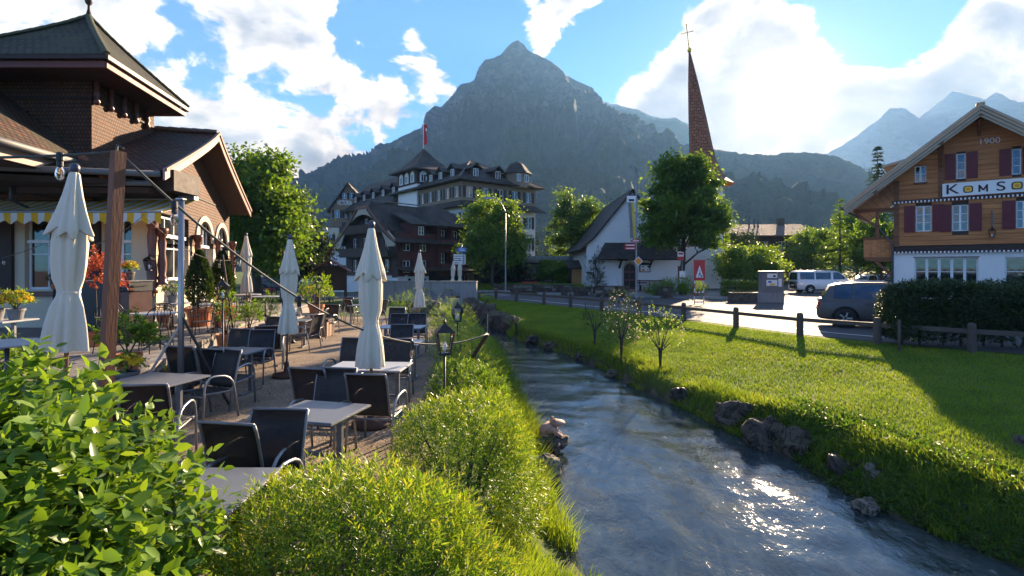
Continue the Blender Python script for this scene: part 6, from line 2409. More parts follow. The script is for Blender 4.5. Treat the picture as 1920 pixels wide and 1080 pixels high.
t = thing('leaning_stake', 'rusty brown stake leaning out over the stream, holding the end of the cable', 'stake', lb)
MB().bar(Vector((0, 0, 0)) - (lt - lb) * .12, lt - lb, .065, .085, up=(0, 1, 0)).build('shaft', 'rust_iron', t)
MB().tube([lt - lb, lt - lb + Vector((.005, 0, .38))], .008, 6).build('rod', 'aluminium', t, uv=False)
string_light('heavy dark cable with clear bulbs swung from the brown post down to the leaning stake',
             [((-5.9, 4.35, 3.16), pt, .06), (pt, lt, .80)], [(0, .80), (1, .085), (1, .333), (1, .535), (1, .67), (1, .80)], .0135, 1.0)
A_ = Fac(bpy.data.objects['restaurant_building'], (0, 0, 0), 0)
string_light('thin pale cable with small bulbs sagging across the restaurant front',
             [((-14.5, 13.0, 2.35), (-10.9, 12.4, 2.75), .22), ((-10.9, 12.4, 2.75), (-8.0, 11.6, 3.35), .35), ((-8.0, 11.6, 3.35), (-7.5, 14.2, 2.4), .3)],
             [(0, .35), (0, .7), (1, .15), (1, .45), (1, .75), (2, .5), (2, .85)], .008, .8, 'stone_pale')
t = thing('leaning_stake', 'thin dark stake leaning beside the conifer tubs', 'stake', (-6.35, 12.2, UT))
MB().tube([(0, 0, 0), (-.27, 0, 1.95)], .022, 8).build('shaft', 'rust_iron', t, smooth=True, uv=False)
t = thing('leaning_stake', 'straight rust brown stake behind the pot of yellow flowers', 'stake', (-6.05, 14.1, 0))
MB().tube([(0, 0, 0), (0, 0, 2.65)], .035, 8).build('shaft', 'rust_iron', t, smooth=True, uv=False)
lantern_post('black garden lantern standing among the pots near the silver pole', (-6.45, 11.9, .2), 1.32, 1.25)
lantern_post('black garden lantern at the near end of the riverside hedge', (-.98, 7.75, -.05), 1.02, 1.35)
lantern_post('smaller black garden lantern further along the riverside hedge', (-1.25, 12.2, -.05), 1.05, 1.25)
lantern_post('black garden lantern on a tall pole beside the far planter', (-6.0, 16.6, 0), 1.55, 1.1)
lantern_post('black garden lantern behind the tall parasol', (-6.4, 15.6, 0), 1.55, 1.2)

# ---------------------------------------------------------------- pots and flowers
potted('potted_shrub', 'terracotta pot with broad dark leafy shrub on the terrace edge', (-6.15, 8.55, UT), .19, .28, 'leaf_tree', (.36, .26, .26), 110, 9, .16, .09, .05, 11)
potted('potted_conifer', 'terracotta tub with clipped conifer before the first arched window', (-8.85, 15.1, UT), .36, .52, 'leaf_dark', (.34, .80, .8), 5200, 1, .1, .11, .035, 12, cone=True, blooms=[('petal_white', 60, .03, .3, .06, .02)])
potted('potted_conifer', 'terracotta tub with clipped conifer before the second arched window', (-9.35, 17.2, UT), .38, .52, 'leaf_dark', (.36, .82, .8), 5200, 1, .1, .11, .035, 13, cone=True)
potted('potted_shrub', 'black rimmed terracotta pot with tall pink and cream flowering shrub', (-6.6, 12.3, .25), .21, .42, 'leaf_tree', (.22, .45, .45), 90, 8, .12, .07, .035, 14, blooms=[('leaf_red', 50, .03, .2, .4, .45)])
potted('potted_shrub', 'black rimmed terracotta pot with small round green bush', (-6.75, 13.7, .25), .22, .40, 'leaf_tree', (.26, .3, .32), 110, 8, .12, .07, .035, 15)
potted('flower_pot', 'pot of bright yellow flowers at the foot of the garden lantern', (-6.15, 11.9, .1), .16, .22, 'leaf_bright', (.16, .12, .12), 40, 7, .1, .06, .03, 16, 'grey_panel', [('petal_yellow', 60, .045, .18, .12, .16)])
potted('flower_pot', 'pot of yellow flowers behind the straight rust stake', (-6.0, 13.9, .1), .16, .25, 'leaf_bright', (.16, .12, .12), 40, 7, .1, .06, .03, 17, 'grey_panel', [('petal_yellow', 55, .05, .18, .12, .16)])
potted('flower_pot', 'pot of yellow and violet pansies under the silver pole', (-5.75, 9.3, .1), .17, .24, 'leaf_tree', (.18, .12, .12), 50, 7, .1, .06, .03, 18, 'grey_panel', [('petal_yellow', 40, .04, .2, .12, .14), ('petal_violet', 25, .04, .2, .12, .16)])
potted('flower_pot', 'grey pot of yellow flowers on top of the black cabinet', (-9.25, 12.35, UT + 1.36), .11, .20, 'leaf_bright', (.12, .10, .10), 30, 7, .08, .06, .03, 19, 'stone_pale', [('petal_yellow', 45, .05, .13, .10, .13)])
potted('flower_pot', 'second grey pot of yellow flowers on the black cabinet, nearer the column', (-8.85, 12.35, UT + 1.36), .11, .20, 'leaf_bright', (.12, .10, .10), 30, 7, .08, .06, .03, 20, 'stone_pale', [('petal_yellow', 45, .05, .13, .10, .13)])
potted('flower_pot', 'dark pot of white flowers on the small table below the wide window', (-8.9, 14.0, UT + .73), .13, .2, 'leaf_tree', (.2, .14, .14), 60, 7, .1, .06, .03, 21, 'grey_panel', [('petal_white', 70, .035, .2, .14, .15)])
potted('potted_standard', 'standard shrub with red and copper leaves on a bare stalk beside the cabinet', (-8.75, 11.2, UT), .2, .3, 'leaf_red', (.42, .48, 1.15), 170, 9, .16, .085, .04, 22, stalk=True)
potted('potted_shrub', 'terracotta pot with upright green plant and orange blooms at the far planter', (-6.35, 17.3, 0), .25, .45, 'leaf_bright', (.42, .45, .4), 120, 8, .2, .10, .04, 23, blooms=[('petal_yellow', 30, .05, .4, .3, .35)])
potted('potted_shrub', 'dark pot with wispy green bush behind the tall parasol', (-7.0, 15.2, .25), .2, .35, 'leaf_tree', (.3, .4, .4), 100, 8, .14, .07, .03, 24, 'grey_panel')
potted('flower_pot', 'orange pot of dried flowers between the conifer tubs and the wall', (-8.1, 14.7, UT), .13, .3, 'leaf_red', (.16, .25, .25), 40, 7, .1, .06, .03, 25)
potted('flower_pot', 'terracotta pot on the restaurant floor below the cabinet side', (-9.3, 14.3, UT), .22, .42, 'leaf_dark', (.16, .1, .1), 40, 7, .1, .06, .03, 26)
for k, (x, bl) in enumerate(((-9.9, 'petal_white'), (-9.45, 'petal_yellow'), (-9.0, 'petal_violet'), (-8.65, 'petal_yellow'))):
    potted('flower_pot', ['pot of white and yellow flowers at the frame edge on the flower table', 'pot of yellow flowers second from the frame edge on the flower table', 'pot of violet pansies on the flower table', 'pot of yellow flowers nearest the large parasol on the flower table'][k],
           (x, 9.3, UT + .74), .13, .2, 'leaf_bright', (.2, .13, .13), 50, 7, .1, .07, .03, 30 + k, 'grey_panel', [(bl, 60, .05, .2, .14, .15), ('petal_yellow', 12, .045, .2, .14, .15)])
potted('flower_pot', 'pot of yellow flowers at the foot of the brown timber post', (-5.75, 8.0, .45), .14, .2, 'leaf_bright', (.15, .1, .1), 40, 7, .1, .06, .03, 36, 'grey_panel', [('petal_yellow', 40, .05, .15, .1, .15)])
potted('flower_pot', 'small terracotta pot with a plant on the window sill under the awning', (-12.5, 14.55, UT + 1.06), .08, .14, 'leaf_dark', (.1, .12, .12), 30, 6, .1, .06, .03, 37)
# bedding plants with broad leaves behind the shrub at the frame edge
shrub('bedding_plant', 'broad leaved bedding plant at the frame edge below the flower table', 'plant', (-7.3, 7.6, UT + .15), (.5, .3, .3), 'leaf_bright', 41, 60, 8, .25, .16, .06, wide=.9)

# black serving cabinet with glass front
t = thing('serving_cabinet', 'tall black serving cabinet with brown glass front on the raised terrace', 'cabinet', (-9.15, 12.35, UT), R(-12))
MB().box(-.72, .12, -.3, .3, 0, 1.34).build('body', 'black_plastic', t)
MB().box(.122, .66, -.29, .3, 0, 1.10).build('front', 'brown_panel', t)
MB().box(.12, .68, -.31, .3, 1.12, 1.34).build('drawer', 'paint_black', t)
MB().box(-.74, .70, -.32, .32, 1.34, 1.36).build('top', 'grey_panel', t)
MB().box(.38, .40, -.31, -.29, .05, 1.08).build('seam', 'aluminium', t)
# stones along the raised terrace edge
for k, (x, y, z, r_, lab) in enumerate([(-5.6, 8.05, .25, (.36, .26, .24), 'rounded grey stone below the terracotta pot'), (-5.35, 7.2, .2, (.22, .20, .26), 'upright grey stone beside the dark grey table'),
                                        (-5.6, 6.6, .18, (.42, .30, .22), 'flat grey stone on the terrace edge near the parasol foot'), (-5.95, 9.6, .2, (.4, .3, .25), 'dark stone at the foot of the silver pole'),
                                        (-6.05, 12.6, .25, (.42, .3, .30), 'large pale boulder in the sun among the flower pots'), (-6.5, 11.0, .2, (.4, .3, .25), 'dark stone between pots on the terrace edge'),
                                        (-6.75, 14.9, .2, (.45, .3, .25), 'grey stone on the terrace edge behind the tall parasol'), (-7.1, 18.9, .2, (.55, .3, .28), 'rough stone at the far end of the terrace edge'),
                                        (-3.9, 24.5, .25, (.8, .4, .42), 'rough block of stone on the gravel before the wooden board')]):
    rock(lab, (x, y, z), r_, 50 + k, 'stone_pale' if k in (4, 7, 8) else 'stone', .3, .7, k * .8, 'stones on the terrace edge')

# ---------------------------------------------------------------- big shrubs before the viewer
shrub('broadleaf_shrub', 'large glossy broad leaved shrub filling the near corner', 'shrub', (-2.68, 2.60, .66), (.92, .80, .90), 'leaf_shrub', 61, 1150, 11, .26, .092, .052, zmin=-.75, upb=.55, depth=.5, amp=.18, wide=.95, droop=.30, stems=10, fold=.4)
shrub('willow_bush', 'broad rounded willow bush with narrow yellow green leaves, nearest the viewer', 'bush', (-.98, 3.40, -.08), (.98, .68, .96), 'leaf_willow', 62, 3300, 10, .13, .062, .0125, zmin=-.35, upb=.55, depth=.30, amp=.09, wide=.72, stems=12, droop=.1)
shrub('willow_bush', 'rounded willow bush beside the square grey table', 'bush', (-.50, 5.50, -.02), (.76, .74, .90), 'leaf_willow', 63, 3000, 9, .11, .050, .012, zmin=-.5, upb=.45, depth=.3, amp=.08, wide=.75, stems=12, droop=.1)
for k, (x, y, z, r_, lab, m) in enumerate([
        (-.75, 8.9, -.05, (.62, .75, .58), 'loose green bush around the leaning stake foot', 'leaf_tree'),
        (-.95, 10.9, -.05, (.66, .95, .80), 'rounded yellow green bush in the hedge before the leaning stake', 'leaf_willow'),
        (-1.25, 13.2, -.1, (.85, 1.2, .85), 'wide olive green bush in the middle of the riverside hedge', 'leaf_willow'),
        (-1.7, 16.4, -.1, (.95, 1.3, .80), 'yellow green bush behind the small lantern', 'leaf_willow'),
        (-2.2, 20.0, -.1, (.95, 1.2, .85), 'low bush right of the small parasol foot', 'leaf_bright'),
        (-4.6, 24.0, 0, (1.1, 1.0, 1.15), 'bright green bush left of the small parasol', 'leaf_bright'),
        (-3.1, 24.5, -.1, (1.0, 1.0, .8), 'bright bush before the concrete bridge wall', 'leaf_bright'),
        (-.35, 7.1, -.45, (.55, .8, .55), 'leafy growth between bush and tall grass on the bank', 'leaf_bright')]):
    shrub('riverside_bush', lab, 'bush', (x, y, z), r_, m, 70 + k, 850 if k < 4 else 520, 11, .16, .06 if k in (0, 7) else .05, .02 if k in (0, 7) else .013, 'bushes along the terrace side of the stream', zmin=-.4, wide=.7, depth=.35)

# tall grass on the terrace bank
rng = np.random.default_rng(5)
n = 13000
yy = rng.uniform(6.2, 20, n)
xx = xl(yy) - rng.random(n) ** 1.3 * .75 + .12
grass_patch('tall_grass', on_ground(xx, yy, -.02), .36, .006, 'grass_tall', rng, .5, 'tall fresh grass on the terrace bank of the stream', (.15, -.1, 0))
n = 9000
yy = rng.uniform(2.8, 5.6, n)
xx = xl(yy) - rng.random(n) * 1.1 + .12
grass_patch('bank_grass', on_ground(xx, yy, -.02), .17, .005, 'grass_tall', rng, .5, 'fresh grass at the water edge below the willow bush', (.1, 0, 0))
# lawn: blades denser towards the viewer
n = 330000
yy = 5.0 + 31 * rng.random(n) ** 1.7
r_, f_ = xr(yy), fx(np.clip(yy, 9.6, 36))
f_ = np.where(yy < 12, np.minimum(f_, 14 + 0 * yy), f_)
xx = r_ + .15 + rng.random(n) * (f_ + .2 - r_ - .15)
keep = (xx / yy < 1.02)
grass_patch('lawn_grass', on_ground(xx[keep], yy[keep], -.01), .062, .0055, 'grass_blade', rng, .8, 'short sunlit lawn sloping to the stream')
n = 26000
yy = 5.0 + 22 * rng.random(n) ** 1.2
xx = xr(yy) + rng.random(n) ** 1.5 * 1.1 - .05
tuft = bumps(xx, yy, 1.6) + bumps(xx, yy, .7) > -.25
grass_patch('bank_tufts', on_ground(xx[tuft], yy[tuft], -.02), .15, .006, 'grass_tall', rng, .7, 'rough longer grass along the lawn side of the stream', (-.15, -.1, 0))
# leafy weeds on the near right bank
n = 5200
yy = rng.uniform(5.2, 10.5, n)
xx = xr(yy) + rng.random(n) ** 1.2 * 1.5
P_ = on_ground(xx, yy, .03)
V, F_, A_2 = leaf_arrays(P_ + np.array([0, 0, .02]), rng.normal(size=(n, 3)) + np.array([-.3, -.4, .8]), .075 * (.5 + rng.random(n)), .04, rng, .2, .3)
npmesh('bank_weeds', V, F_, 'leaf_tree', attr={'rnd': A_2 * .4}, kind='stuff', label='low leafy weeds over the shaded bank')  # leaf tone kept low, the shade on this bank put into its colour
# gravel stones on the terrace
n = 5200
yy = 3.2 + 9 * rng.random(n) ** 1.4
xx = -1.4 - rng.random(n) * 4.0
s_ = .006 + .010 * rng.random(n) ** 2
base = np.array([[1, 0, 0], [0, 1, 0], [-1, 0, 0], [0, -1, 0], [0, 0, .8]])
V = (on_ground(xx, yy, .003)[:, None, :] + base[None] * (s_[:, None, None] * (.6 + .8 * rng.random((n, 5, 1))))).reshape(-1, 3)
b_ = (np.arange(n) * 5)[:, None]
F_ = np.concatenate([b_ + np.array([[0, 1, 4]]), b_ + np.array([[1, 2, 4]]), b_ + np.array([[2, 3, 4]]), b_ + np.array([[3, 0, 4]])])
npmesh('gravel', V, F_, 'stone_pale', kind='stuff', label='loose gravel chips on the terrace')

# ---------------------------------------------------------------- boulders, log and frog by the stream
def wpz(px, py, dz=0.0):
    x, y = wp(px, py)
    return Vector((x, y, wz(y) + dz))


RK = [
    (1020, 895, (.34, .26, .30), 'pale slab of rock at the water edge below the frog', 'stone_pale', .15),
    (1035, 850, (.42, .30, .22), 'flat dark rock carrying the clay frog', 'stone', .22),
    (1010, 930, (.32, .3, .25), 'dark wet rock below the pale slab', 'stone_wet', .05),
    (1385, 800, (.50, .34, .42), 'block of dark bank stone with sunlit top, nearer the log', 'stone', .1),
    (1440, 830, (.52, .36, .38), 'long bank stone with sunlit top edge, middle of the three', 'stone', .1),
    (1490, 845, (.42, .34, .34), 'squared bank stone beside the dark water bend', 'stone', .1),
    (1590, 900, (.42, .35, .40), 'rounded dark rock on the shaded bank', 'stone_wet', .12),
    (1645, 925, (.20, .16, .32), 'upright pale stone by the sun glint', 'stone_pale', .22),
    (1625, 955, (.26, .2, .14), 'wedge of sunlit stone touching the glinting water', 'stone_pale', .08),
    (1790, 985, (.30, .25, .25), 'large shaded rock low on the near bank', 'stone_wet', .2),
    (1290, 757, (.50, .34, .34), 'dark hollow rock beside the log', 'stone_wet', .2),
    (1190, 722, (.30, .22, .16), 'small rock with mossy top below the sapling', 'stone', .08),
    (1150, 705, (.36, .28, .18), 'dark rock at the bend below the flowering sapling', 'stone_wet', .08),
    (1090, 675, (.34, .3, .20), 'dark rock at the water edge below the bare sapling', 'stone_wet', .1),
    (1035, 655, (.45, .35, .28), 'pale topped rock along the far lawn bank', 'stone', .12),
    (1000, 645, (.4, .35, .3), 'dark rock along the far lawn bank nearer the bridge', 'stone_wet', .15),
]
for k, (px, py, r_, lab, m, dz) in enumerate(RK):
    rock(lab, wpz(px, py, dz - .05), tuple(q * (1.0 if k in (3, 4, 5) else .72) for q in r_), 90 + k, m, .28, .75, k * .9)
for k, (px, py, Y, r_, lab) in enumerate([(905, 592, 27, (.9, .7, .75), 'big brown boulder at the bridge end of the lawn'), (935, 605, 25, (1.0, .7, .62), 'grey flat topped boulder next to the bridge boulder'),
                                          (885, 575, 30, (.8, .6, .6), 'reddish boulder under the bridge wall'), (960, 610, 23.5, (.7, .5, .45), 'dark boulder where the stream leaves the bridge'), (880, 600, 27, (.9, .7, .8), 'shaded boulder below the crossed stakes')]):
    rock(lab, at(px, py, Y), tuple(q * .8 for q in r_), 120 + k, 'stone', .3, .7, k)
rock('isolated rock with ferns high on the near lawn bank', (7.55, 7.7, -.42), (.3, .25, .18), 131, 'stone', .3, .6)
for k, ((xa, ya), (xb, yb)) in enumerate((((822, 640), (872, 572)), ((858, 600), (890, 562)), ((866, 612), (884, 590)))):
    a, b = at(xa + 30, ya - 10, 22), at(xb + 25, yb, 22.5)
    t = thing('bank_stake', ['long dark stake leaning over the stream near the bridge', 'shorter dark stake leaning at the bridge end', 'stub of a dark stake among the boulders'][k], 'stake', a)
    MB().bar((0, 0, -.3), b - a, .07, .07, up=(0, 1, 0)).build('shaft', 'dark_timber', t)
a, b = wpz(1305, 752, .22), wpz(1352, 738, .30)
t = thing('driftwood_log', 'short weathered log lying at the foot of the lawn bank', 'log', a)
MB().tube([(0, 0, 0), (b - a) * .5, b - a], [.15, .14, .13], 12).build('trunk_piece', 'bark_pale', t, smooth=True, uv=False)


def frog():
    p = wpz(1030, 845, .27)
    t = thing('frog_statue', 'small terracotta coloured frog statue sitting on a rock by the stream', 'statue', p, R(-80))
    mb = MB()
    blob(mb, (0, -.02, .10), (.15, .17, .115), 3, 16, 12, .05)
    blob(mb, (0, -.02, .03), (.19, .17, .045), 4, 16, 8, .06)
    mb.build('body', 'statue_clay', t, smooth=True, uv=False)
    h = MB()
    h.lathe([(.01, -.055), (.10, -.04), (.135, 0), (.12, .03), (.07, .055), (.01, .065)], 16, (0, .08, .215), fn=lambda a, i: 1 + .55 * math.cos(a - math.pi / 2))
    ho = h.build('head', 'statue_clay', t, smooth=True, uv=False)
    for s in (-1, 1):
        blob(MB(), (s * .08, .07, .275), (.036, .036, .038), 5, 10, 8, .03).build('eye', 'statue_clay', ho, smooth=True, uv=False)
        MB().tube([(s * .11, .06, .14), (s * .14, .14, .09), (s * .11, .19, .02)], [.035, .028, .022], 8).build('arm', 'statue_clay', t, smooth=True, uv=False)
        MB().tube([(s * .09, -.06, .08), (s * .20, .03, .14), (s * .19, .12, .05), (s * .15, .19, .025)], [.06, .055, .04, .02], 9).build('leg', 'statue_clay', t, smooth=True, uv=False)


frog()
# saplings on the lawn bank
def ground_at(px, py):
    Y = np.arange(4, 60, .05)
    x, z = (px - 960) / FPX * Y, EYE - (py - HOR) / FPX * Y
    i = int(np.argmax(z <= hgt(x, Y)[0]))
    return Vector((x[i], Y[i], z[i]))


def sapling(label, px, py, h, rx, rz_, m, seed, bl=None, ns=60):
    p = ground_at(px, py)
    rng = np.random.default_rng(seed)
    t = thing('sapling', label, 'sapling', p, 0, 'young trees on the lawn bank')
    mb = MB()
    rnd = random.Random(seed)
    for k in range(9):
        a = k * 2.4
        e = Vector((math.cos(a) * rx * .8, math.sin(a) * rx * .8, h - rz_ * rnd.uniform(.2, 1.3)))
        mb.tube([(0, 0, -.05), (e.x * .08, e.y * .08, h * .35), (e.x * .5, e.y * .5, e.z * .8), e], [.022, .017, .010, .003], 6)
    mb.build('stem', 'bark', t, smooth=True, uv=False)
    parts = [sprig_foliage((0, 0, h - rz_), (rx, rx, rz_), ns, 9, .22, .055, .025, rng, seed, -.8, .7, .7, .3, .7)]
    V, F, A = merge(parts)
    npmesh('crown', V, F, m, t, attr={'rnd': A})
    if bl:
        d = sphere_pts(90, rng, -.3)
        P = np.array([0, 0, h - rz_]) + d * np.array([rx, rx, rz_]) * 1.1
        V, F, A = leaf_arrays(P, rng.normal(size=(len(P), 3)), .05, .04, rng, .2, .1, True)
        npmesh('blossom', V, F, bl, t, attr={'rnd': A})


sapling('thin bare sapling with few leaves on the lawn bank, furthest of three', 1115, 650, 1.35, .40, .45, 'leaf_dark', 140, ns=80)
sapling('dense dark sapling with white blossom beside the fence, middle of three', 1165, 680, 1.9, .50, .75, 'leaf_dark', 141, 'petal_white', 230)
sapling('light leaved sapling nearest the viewer of the three on the lawn bank', 1238, 695, 1.5, .55, .55, 'leaf_bright', 142, 'petal_white', 110)
sapling('spindly yellow green shoot among the boulders by the bridge', 968, 628, 1.0, .3, .45, 'leaf_bright', 143, None, 40)

# ---------------------------------------------------------------- fence
t = thing('roadside_fence', 'weathered low timber fence of round topped posts with a single rail along the lawn', 'fence', FENCE[3])
for k, p in enumerate(FENCE):
    q = p - FENCE[3]
    rnd = random.Random(k)
    mb = MB().lathe([(.10, -.3), (.105, .3), (.10, .62), (.095, .72), (.07, .77), (.01, .785)], 10, (q.x, q.y, 0))
    mb.build('post', 'fence_wood', t, smooth=False, uv=False)
    if k < len(FENCE) - 1:
        b = FENCE[k + 1] - FENCE[3]
        MB().bar((q.x, q.y, .56), (b.x, b.y, .56), .07, .12).build('rail', 'fence_wood', t, uv=False)
MB().bar(FENCE[0] - FENCE[3] + Vector((0, 0, .56)), Vector((-2.3, 34.4, .56)) - FENCE[3], .07, .085).build('rail', 'fence_wood', t, uv=False)
t = thing('thin_stake', 'thin pale stake at the corner of the big hedge', 'stake', gp(1686, 657))
MB().tube([(0, 0, -.2), (.0, 0, .82)], .035, 8).build('shaft', 'fence_wood', t, smooth=True, uv=False)

# ---------------------------------------------------------------- hedges
def hedge(label, c, dim, rz, m, seed, nst, nlf, stem, ll, lw, name='hedge', gap=True, boxy=True):
    """clipped hedge: box of sprigs with a fuzzy skin, gaps near the ground"""
    rng = np.random.default_rng(seed)
    t = thing(name, label, 'hedge', c, rz)
    w, d, h = dim
    n = nst
    face = rng.random(n)
    P = np.stack([(rng.random(n) - .5) * w, (rng.random(n) - .5) * d, rng.random(n) * h], 1)
    N = np.zeros((n, 3))
    f = face < .42
    P[f, 1] = -d / 2; N[f, 1] = -1
    f = (face >= .42) & (face < .74)
    P[f, 2] = h; N[f, 2] = 1
    f = (face >= .74) & (face < .82)
    P[f, 0] = -w / 2; N[f, 0] = -1
    f = (face >= .82) & (face < .90)
    P[f, 0] = w / 2; N[f, 0] = 1
    f = face >= .90
    P[f, 1] = d / 2; N[f, 1] = 1
    P -= N * (rng.random(n) ** 1.5 * .35)[:, None]
    P[:, 2] += .10 * bumps(P[:, 0], P[:, 1] + 3, 1.5) * (P[:, 2] / h)
    P[:, 1] += .10 * bumps(P[:, 0] + 7, P[:, 2], 2.0)
    # rounded shoulders
    ez = np.clip((P[:, 2] / h - .75) / .25, 0, 1)
    P[:, 0] *= 1 - .05 * ez ** 2
    P[:, 1] *= 1 - .18 * ez ** 2
    keep = (P[:, 2] > .18) if gap else (P[:, 2] > -1)
    keep &= ~((P[:, 2] < .42) & (bumps(P[:, 0], P[:, 1], 1.9) > .1)) if gap else True
    P, N = P[keep], N[keep]
    n = len(P)
    G = unit(N + rng.normal(size=(n, 3)) * .45 + np.array([0, 0, .35]))
    L = stem * (.5 + rng.random(n))
    tt = (np.arange(nlf) + .5) / nlf
    Q = P[:, None, :] + G[:, None, :] * (L[:, None] * tt[None])[..., None]
    D = G[:, None, :] * .5 + rng.normal(size=(n, nlf, 3)) * .75
    V, F, A = leaf_arrays(Q.reshape(-1, 3), D.reshape(-1, 3), ll * (.6 + .7 * rng.random(n * nlf)), lw, rng, .2, .2, True)
    npmesh('foliage', V, F, m, t, attr={'rnd': np.clip(A * .8 + np.repeat(np.tile(tt, n), 4) * .25, 0, 1)})
    mb = MB()
    rnd = random.Random(seed)
    for k in range(int(w * 2)):
        x = -w / 2 + (k + .5) * .5 + rnd.uniform(-.1, .1)
        mb.tube([(x, 0, -.1), (x + rnd.uniform(-.15, .15), -.1, h * .4), (x + rnd.uniform(-.3, .3), -.1, h * .85)], [.035, .025, .01], 6)
    mb.build('stem', 'bark', t, smooth=True, uv=False)
    MB().box(-w / 2 + .35, w / 2 - .35, -d / 2 + .38, d / 2 - .35, .5, h - .35).build('dark_core', 'earth', t, uv=False)  # solid dark box stands in for the shade inside the hedge


hd = Vector((10.85, 15.35, 0))
hw_ = 9.0
hr = R(-13)
hc = hd + Vector((math.cos(hr), math.sin(hr), 0)) * hw_ / 2
hedge('long dark green hedge in front of the wooden chalet', hc, (hw_, 1.3, 1.66), hr, 'leaf_hedge', 151, 17000, 9, .17, .06, .034)
hedge('low sunlit clipped hedge beside the village notice case', (16.95, 39.0, .13), (3.0, .9, 1.02), R(-8), 'leaf_bright', 152, 2600, 7, .12, .07, .04, gap=False)

# ---------------------------------------------------------------- trees
tree('maple tree with dense round crown before the church', (13.3, 41.5, .13), 2.7, 9.7, 2.95, 2.8, 'leaf_tree', 161, ncl=170, nlf=110, ll=.25, lw=.18, clr=.8, r0=.24, amp=.36, extra=[(-.9, 0, 9.6, .8, .8, 1.1, 40), (.9, 0, 9.4, .8, .8, 1.2, 40), (-1.7, -.3, 4.9, 1.3, 1.3, 1.2, 36), (1.9, 0, 5.4, 1.3, 1.3, 1.5, 40)])
tree('light green open crowned tree in front of the hotel corner', (-1.75, 48.5, 0), 1.8, 9.2, 2.55, 2.3, 'leaf_bright', 162, ncl=240, nlf=70, ll=.24, lw=.15, clr=.75, r0=.16, amp=.34, extra=[(1.6, 0, 4.0, 1.5, 1.3, 1.5, 60), (-1.3, 0, 3.5, 1.3, 1.2, 1.4, 50)])
tree('tall loose birch like tree between hotel and church', (7.4, 62, 0), 2.0, 10.6, 3.0, 2.6, 'leaf_tree', 163, ncl=230, nlf=60, ll=.25, lw=.15, clr=.9, r0=.2, amp=.38, extra=[(-1.2, 0, 9.6, .9, .9, 1.6, 30), (1.4, 0, 9.2, .9, .9, 1.6, 30)])
tree('large dense tree behind the restaurant gable', (-14.7, 30.5, 0), 2.0, 9.4, 2.35, 2.6, 'leaf_tree', 164, ncl=300, nlf=75, ll=.24, lw=.15, clr=.8, r0=.3, amp=.3, extra=[(1.6, -1, 3.6, 1.6, 1.5, 1.8, 60)])
tree('dark tree low behind the restaurant corner', (-13.9, 33.5, 0), 1.0, 6.0, 2.2, 2.0, 'leaf_dark', 165, ncl=180, nlf=60, ll=.24, lw=.15, clr=.8, r0=.2)
tree('small copper leaved tree near the dark far chalet', (-15.0, 40, 0), 1.2, 4.9, 1.5, 1.3, 'leaf_copper', 166, ncl=110, nlf=55, ll=.18, lw=.11, clr=.55, r0=.1)
tree('bright bushy tree behind the village notice case', (20.4, 46.5, 0), .6, 4.4, 2.5, 1.8, 'leaf_bright', 167, ncl=200, nlf=60, ll=.22, lw=.13, clr=.7, r0=.12, amp=.36)
tree('bright bush rising behind the white van', (24.2, 52, 0), .5, 4.7, 2.2, 1.8, 'leaf_bright', 168, ncl=150, nlf=55, ll=.22, lw=.13, clr=.7, r0=.12, amp=.36)
tree('pale green round tree at the foot of the wooded hill', (37, 66, 0), 1.0, 7.5, 2.6, 2.2, 'leaf_bright', 169, ncl=150, nlf=55, ll=.26, lw=.16, clr=.9, r0=.16)
tree('green tree showing under the chalet eave', (37.5, 58, 0), 1.0, 9.0, 3.6, 3.0, 'leaf_tree', 170, ncl=230, nlf=60, ll=.26, lw=.16, clr=.9, r0=.2)
tree('dark green tree beside the chalet wall', (31.5, 45.5, 0), 1.2, 6.8, 2.6, 2.2, 'leaf_tree', 171, ncl=170, nlf=60, ll=.24, lw=.15, clr=.8, r0=.16)
tree('grey green shrubby tree before the brown roofed house', (25.6, 60, 2.3), .5, 4.4, 2.0, 1.5, 'leaf_dark', 172, ncl=110, nlf=45, ll=.2, lw=.08, clr=.6, r0=.1)
tree('leafy bush beside the flat roofed cafe', (4.2, 55, 0), .3, 3.3, 1.8, 1.4, 'leaf_bright', 173, ncl=120, nlf=50, ll=.2, lw=.12, clr=.6, r0=.08)
tree('dark low tree in the cafe garden', (-.6, 52.5, 0), .8, 4.2, 2.4, 1.8, 'leaf_dark', 174, ncl=150, nlf=55, ll=.2, lw=.13, clr=.7, r0=.1)
GCn = 'conifers behind the village'
conifer('larch standing between the van and the chalet', (29.2, 47.5, 0), 8.6, 1.75, 181, GCn, .12, 8, 'leaf_tree', dens=1.0, ll=.30, lw=.07)
conifer('tall spruce rising behind the chalet roof', (42.5, 62, 0), 16.6, 3.2, 182, GCn, .1, 9)
for k, (px, Y, h) in enumerate(((1005, 100, 9.5), (1028, 110, 11.0), (1052, 105, 8.0), (985, 115, 8.0))):
    conifer(['spruce right beside the hotel corner', 'tallest of the dark spruces beyond the cafe', 'short spruce nearest the birch like tree', 'small spruce half hidden by the hotel'][k], ((px - 960) / 1000 * Y, Y, 0), h, h * .2, 183 + k, GCn, .05, 8, ll=.55, lw=.2, dens=.6)
# climbing plant on the church wall and growth by the tree foot
shrub('climbing_plant', 'dark climbing plant on the church wall by the corner', 'plant', (7.35, 46.6, 1.6), (.75, .3, 1.9), 'leaf_dark', 191, 260, 9, .3, .13, .05, zmin=-1, amp=.45, wide=.8)
shrub('wild_planting', 'wild grassy planting at the foot of the maple', 'plant', (12.2, 39.6, .2), (2.3, 1.0, .95), 'leaf_bright', 192, 700, 10, .35, .16, .025, zmin=-.1, upb=1.2, wide=.5)
